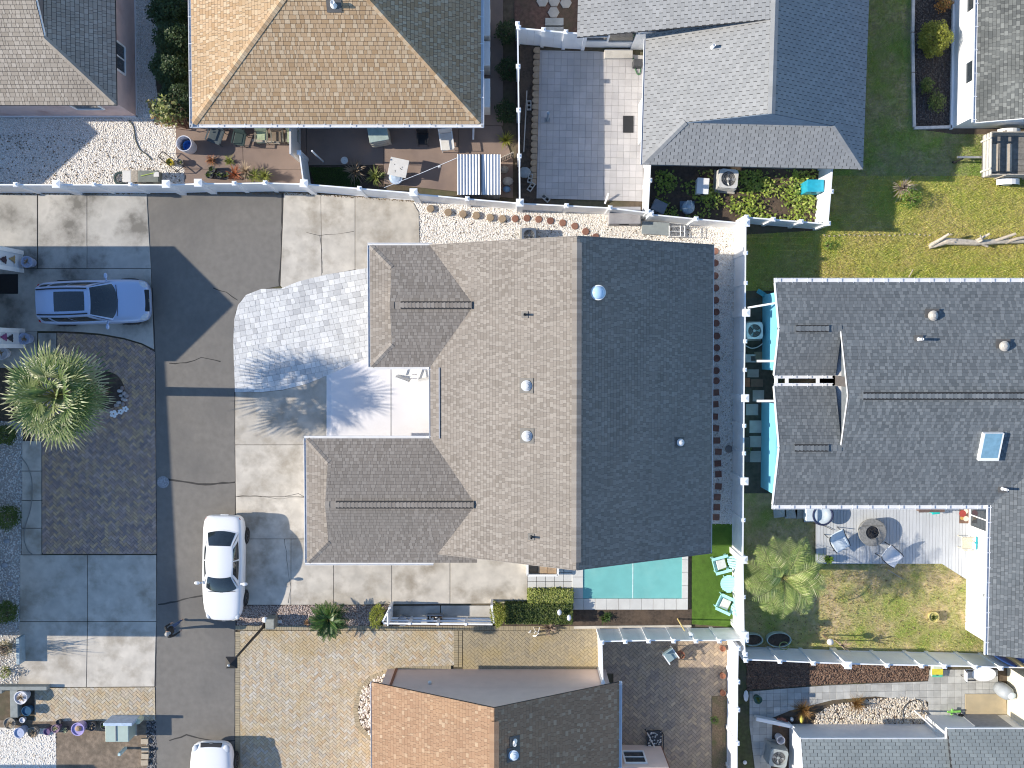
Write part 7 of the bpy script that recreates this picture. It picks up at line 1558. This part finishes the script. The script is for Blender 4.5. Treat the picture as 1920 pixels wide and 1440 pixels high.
for i in range(40): MB().ball((q.x+random.uniform(-.3,.3),q.y+random.uniform(-.4,.38),.18),(.045,.04,.03),6,4,tint=random.random()).build('pebble', M('white_pebble',[(.75,.75,.75),(.35,.33,.3),(.6,.58,.55)],rough=.6), rk_)
# ---------------------------------------------------------------- lawn things
logm = M('sawn_log',[(.46,.40,.32),(.54,.48,.40),(.38,.32,.25)],rough=.9,n=(10,.2))
lg_ = thing('fallen_trunk','bleached fallen branch with sawn limbs lying across the lawn','log',P(1830,455,0))
def limb(pts, r, nm='limb'): MB().tube([P(a,b,z) for a,b,z in pts], r, 8, tint=random.random()).build(nm, logm, lg_)
limb([(1742,463,.12),(1775,452,.30),(1830,455,.28),(1880,452,.25),(1990,450,.2)],[.10,.16,.13,.12,.1],'trunk')
for p,r in (([(1745,460,.2),(1765,448,.45),(1780,438,.7)],[.10,.07,.05]),([(1750,462,.15),(1772,455,.35),(1793,450,.42)],[.09,.07,.045]),([(1830,452,.3),(1845,444,.5),(1856,438,.65)],[.08,.06,.05]),([(1832,455,.3),(1842,450,.55),(1838,441,.7)],[.06,.05,.03]),([(1838,456,.3),(1852,462,.25)],[.07,.05]),([(1865,452,.3),(1885,445,.45),(1905,438,.6)],[.08,.07,.06]),([(1885,455,.25),(1905,448,.4),(1925,444,.5)],[.08,.07,.06]),([(1775,450,.4),(1790,454,.45)],[.05,.03])): limb(p,r)
for i in range(26):
    q = P(1546+i*9.4 if i < 22 else 1760+i*1.0, 441+math.sin(i)*1.2-(i>13)*1, .05); MB().ball((0,0,.03),(.055,.045,.035),6,4).build('edging_pebble', M('pale_edging_pebble',[(.34,.29,.22),(.44,.38,.30)],rough=.9), loc=(q.x,q.y,.01), label='small pale pebble in the dotted edging line across the lawn', cat='pebble', group='dotted pebble edging on the lawn')
a_,b_ = P(1704,520,.1),P(1712,505,.25); MB().tube([a_,b_],.025,5).build('stick', logm, label='short bare stick poking up beside the slate roof gutter', cat='stick')
# solar lamp and driftwood ornament by the back fence
q = P(1556,1203,1.0); sl_ = thing('garden_lamp','white topped garden lamp post by the back fence','lamp',(q.x,q.y,.02)); MB().tube([(q.x,q.y,0),(q.x,q.y,1.0)],.03,8).build('stem', M('brown_stem',(.2,.13,.09)), sl_); MB().ball((q.x,q.y,1.05),(.15,.15,.12),14,8).build('globe', offwhite, sl_, smooth=True)
dw = thing('driftwood_ornament','pale driftwood branch ornament on a stem by the back fence','ornament',P(1568,1204,0)); b0 = P(1566,1200,0)
MB().tube([b0,(b0.x+.0,b0.y,.9)],.03,6).build('stem', twigm, dw)
for i in range(16): e = P(1575+random.uniform(-4,26),1206+random.uniform(-8,16),random.uniform(.9,1.3)); MB().tube([(b0.x,b0.y,.85),((b0.x+e.x)/2,(b0.y+e.y)/2,1.0),e],[.025,.018,.006],5,tint=random.random()).build('branch', twigm, dw)
for (a,b,r_,lb) in ((1461,1200,.55,'oval pale green metal trough against the back fence'),(1412,1200,.45,'second pale green oval trough half behind the fence post')):
    q = P(a,b,.3); tr_ = thing('oval_trough',lb,'trough',(q.x,q.y,.02)); MB().lathe((q.x,q.y,.02),[(r_,0),(r_,.3),(r_-.04,.3),(r_-.05,.06),(.01,.05)],28,sy=.6).build('wall', M('pale_green_metal',(.42,.52,.48),rough=.5), tr_); MB().lathe((q.x,q.y,.02),[(r_-.05,.18),(r_-.06,.2),(.01,.2)],24,sy=.6).build('soil', soilm, tr_)
q = P(1470,1211,.3); MB().tube([(q.x+.2*math.cos(t),q.y+.18*math.sin(t),.3) for t in np.linspace(0,6.28,20)],.02,6).build('hose_coil', M('lime_hose',(.35,.42,.15)), label='small coil of lime hose in the oval trough', cat='hose')
# ---------------------------------------------------------------- south east corner
q = P(1757,1257,.2); bg_ = thing('mulch_bag','yellow and white garden soil bag lying by the fence','bag',(q.x,q.y,.05)); MB().obox((q.x,q.y,.14),(.5,.6,.2)).build('bag', M('bag_white',(.62,.66,.50),rough=.5,n=(4,.06)), bg_, bevel=.07)
MB().obox((q.x,q.y-.05,.243),(.49,.26,.012)).build('print_band', M('bag_yellow',(.66,.58,.06),rough=.5), bg_); MB().obox((q.x,q.y-.22,.24),(.46,.14,.012)).build('print_band', M('bag_green',(.12,.48,.30),rough=.5), bg_); MB().ball((q.x,q.y-.2,.246),(.07,.03,.006),8,4).build('print_mark', M('bag_navy',(.03,.08,.16)), bg_)
q = P(1845,1264,.72); rt2 = thing('oval_table','white oval patio table by the back fence','table',(q.x,q.y,.05)); MB().lathe((q.x,q.y,0),[(.52,.70),(.54,.72),(.52,.74),(.01,.745)],32,sx=1.0,sy=.6).build('table_top', whitep, rt2)
for s in (-1,1): MB().tube([(q.x+s*.35,q.y-.2,.05),(q.x+s*.2,q.y,.40),(q.x+s*.1,q.y,.70)],.025,6).build('leg', whitep, rt2); MB().tube([(q.x+s*.35,q.y+.2,.05),(q.x+s*.2,q.y,.40)],.025,6).build('leg', whitep, rt2)
chair('white slatted chair at the white oval table',1818,1264,R(90),M('dark_bronze',(.05,.04,.04),rough=.5),whitep,.42,.42,pzz=.5)
q = P(1886,1298,.6); gb_ = thing('covered_grill','grey covered round grill beside the cream wall','grill',(q.x,q.y,.05)); MB().lathe((q.x,q.y,.05),[(.30,0),(.33,.3),(.30,.7),(.22,.85),(.01,.9)],18).build('cover', M('grey_cover',(.34,.37,.40),rough=.6,n=(5,.1)), gb_, smooth=True); MB().ball((q.x+.1,q.y-.05,.9),(.2,.17,.08)).build('top_pad', lbl, gb_, smooth=True)
q = P(1788,1335,.2); tl = thing('scooter_toy','lime green garden tool with a wheel on the stone path','tool',(q.x,q.y,.05)); gm = M('lime_plastic',(.25,.60,.12),rough=.4); MB().beam((q.x-.3,q.y+.02,.25),(q.x+.3,q.y+.04,.2),.08,.08).build('body', gm, tl); MB().beam((q.x-.12,q.y-.12,.25),(q.x-.08,q.y+.16,.25),.06,.06).build('handle', gm, tl); MB().tube([(q.x+.35,q.y-.22,.18),(q.x+.35,q.y-.14,.18)],.13,14).build('wheel', rubber, tl); MB().tube([(q.x+.3,q.y,.2),(q.x+.35,q.y-.18,.18)],.02,5).build('axle', blackp, tl)
for i,(a,b,rz) in enumerate(((1458,1350,.5),(1467,1347,-.4),(1472,1354,.1),(1462,1356,.9))): q = P(a,b,.1); MB().obox((0,0,.05),(.24,.11,.09)).build('brick', M('red_brick',[(.36,.11,.07),(.42,.16,.10)],rough=.9,n=(12,.15)), loc=(q.x,q.y,.06+.09*(i%2)), rz=rz, label='loose red brick in the small heap on the stone path', cat='brick', group='loose red bricks')
q = P(1464,1388,.45); MB().lathe((q.x,q.y,.02),[(.16,0),(.19,.45),(.16,.45),(.14,.08)],18).build('bucket', wpot, label='white bucket beside the grey green air conditioner', cat='bucket')
lwk = [P(a,b,.45) for a,b in ((1418,1348),(1484,1362),(1500,1380),(1502,1640))]; lw2 = thing('garden_wall','low white capped garden wall beside the grey green roofed house','wall',lwk[0])
for a,b in zip(lwk[:-1],lwk[1:]): MB().beam((a.x,a.y,.45),(b.x,b.y,.45),.16,.06).build('cap', whitep, lw2); MB().beam((a.x,a.y,.2),(b.x,b.y,.2),.10,.44).build('wall', wl8, lw2)
for a,b,lb,m,s in ((1399,1305,'torn white bag beside the stone path',whitep,(.12,.28,.06)),(1397,1430,'crumpled white scrap in the mossy strip',whitep,(.1,.1,.05)),(1485,1349,'small white lantern beside the orange grass',whitep,(.08,.1,.12))): q = P(a,b,.1); MB().ball((q.x,q.y,.08),s,8,5).build('scrap' if 'lantern' not in lb else 'lantern', m, label=lb, cat='scrap' if 'lantern' not in lb else 'lantern')
q = P(1502,1347,.2); MB().ball((q.x,q.y,.25),(.1,.2,.12),8,6).build('yellow_plant', M('yellow_leaf',(.5,.45,.08)), label='yellow dried flower clump below the orange grass', cat='plant')
a_ = P(1905,1242,1.2)
for dx,m,lb in ((-.55,M('navy_board',(.02,.06,.22),rough=.3),'navy paddle board leaning behind the back fence'),(-.2,M('tan_board',(.62,.48,.24),rough=.4),'tan paddle board leaning between the blue boards'),(.25,M('blue_board',(.03,.14,.50),rough=.3),'bright blue paddle board leaning behind the back fence')): MB().ball((a_.x+dx,a_.y+.15,1.15),(.22,.06,1.1),14,10).build('paddle_board', m, label=lb, cat='board')
# turquoise wall side: utility box, drains
q = P(1408,672,.7); ud = thing('meter_box','grey electric meter box beside the turquoise wall','meter',(q.x,q.y,.02)); MB().box(q.x-.25,q.y-.18,.05,q.x+.2,q.y+.18,.75).build('cabinet', greym, ud, bevel=.02); MB().box(q.x+.0,q.y-.1,.75,q.x+.18,q.y+.1,.8).build('lid', blackp, ud)
for y in (677,752): q = P(1438,y,2.2); MB().beam((q.x-.4,q.y,2.1),(q.x+.5,q.y,2.1),.1,.05).build('bracket', whitep, H5)
a_,b_ = P(1402,577,1.9),P(1456,568,2.3); MB().tube([a_,(a_+b_)/2,b_],.045,8).build('wall_pipe', whitep, label='white pipe bridging the long fence and the turquoise wall', cat='pipe')
q = P(1434,553,.4); MB().beam((q.x-.3,q.y+.2,.3),(q.x+.25,q.y-.15,.3),.2,.06).build('teal_board', M('teal_board',(.06,.30,.34),rough=.5), label='teal board lying by the corner of the turquoise wall', cat='board')
q = P(1398,843,.3); pbx = MB(); pbx.box(q.x-.1,q.y-.55,.02,q.x+.2,q.y+.55,.3).build('planter_box', dkpot, label='dark narrow planter box behind the long white fence', cat='planter')

# ================================================================ neighbours whose roofs shade the yards
def plain_house(label, cx, gy, hw, ze, zr, depth, mat):
    """house with its gable end facing the yard at cx"""
    h = thing('house', label, 'house', (cx-depth/2,gy,0))
    roof(h, [[V3(cx,gy,zr),V3(cx,gy+hw,ze),V3(cx-depth,gy+hw,ze),V3(cx-depth,gy,zr)],[V3(cx,gy,zr),V3(cx-depth,gy,zr),V3(cx-depth,gy-hw,ze),V3(cx,gy-hw,ze)]], mat, seed=41)
    wallbox(h, [(cx-depth+.3,gy-hw+.3),(cx-.3,gy-hw+.3),(cx-.3,gy+hw-.3),(cx-depth+.3,gy+hw-.3)], ze-.05, wl3); gablewall(h, (cx-.3,gy-hw+.3,ze-.05),(cx-.3,gy+hw-.3,ze-.05),(cx-.3,gy,zr-.1), wl3, nrm=(1,0,0)); return h
q = P(-215,243,0); plain_house('cream gabled neighbour house beyond the white gravel yard', q.x, q.y, 2.6, 3.3, 4.75, 8, brown)
q = P(-120,1520,0); plain_house('cream gabled neighbour house below the gravel patch', q.x, P(0,1530,0).y, 2.5, 3.6, 4.9, 8, brown)

# white cabinets along the tan roofed house
for i,(py0,py1,w_,h_,lb) in enumerate(((-6,66,.55,1.7,'tall white cabinet along the shaded side of the tan roofed house, longest'),(78,122,.45,1.5,'white cabinet along the shaded side of the tan roofed house, middle one'),(148,200,.5,1.5,'white cabinet along the shaded side of the tan roofed house, by the downspout corner'))):
    x_ = P(918,30,h_).x; a_,b_ = P(918,py1,h_).y, P(918,py0,h_).y; cbn = thing('storage_cabinet', lb, 'cabinet', (x_-w_/2,(a_+b_)/2,.05)); MB().box(x_-w_,a_,.05,x_,b_,h_-.06).build('carcass', offwhite, cbn, bevel=.02); MB().box(x_-w_-.02,a_-.02,h_-.06,x_+.02,b_+.02,h_).build('top', whitep, cbn, bevel=.02); MB().box(x_,(a_+b_)/2-.01,.1,x_+.012,(a_+b_)/2+.01,h_-.1).build('door_gap', greym, cbn)
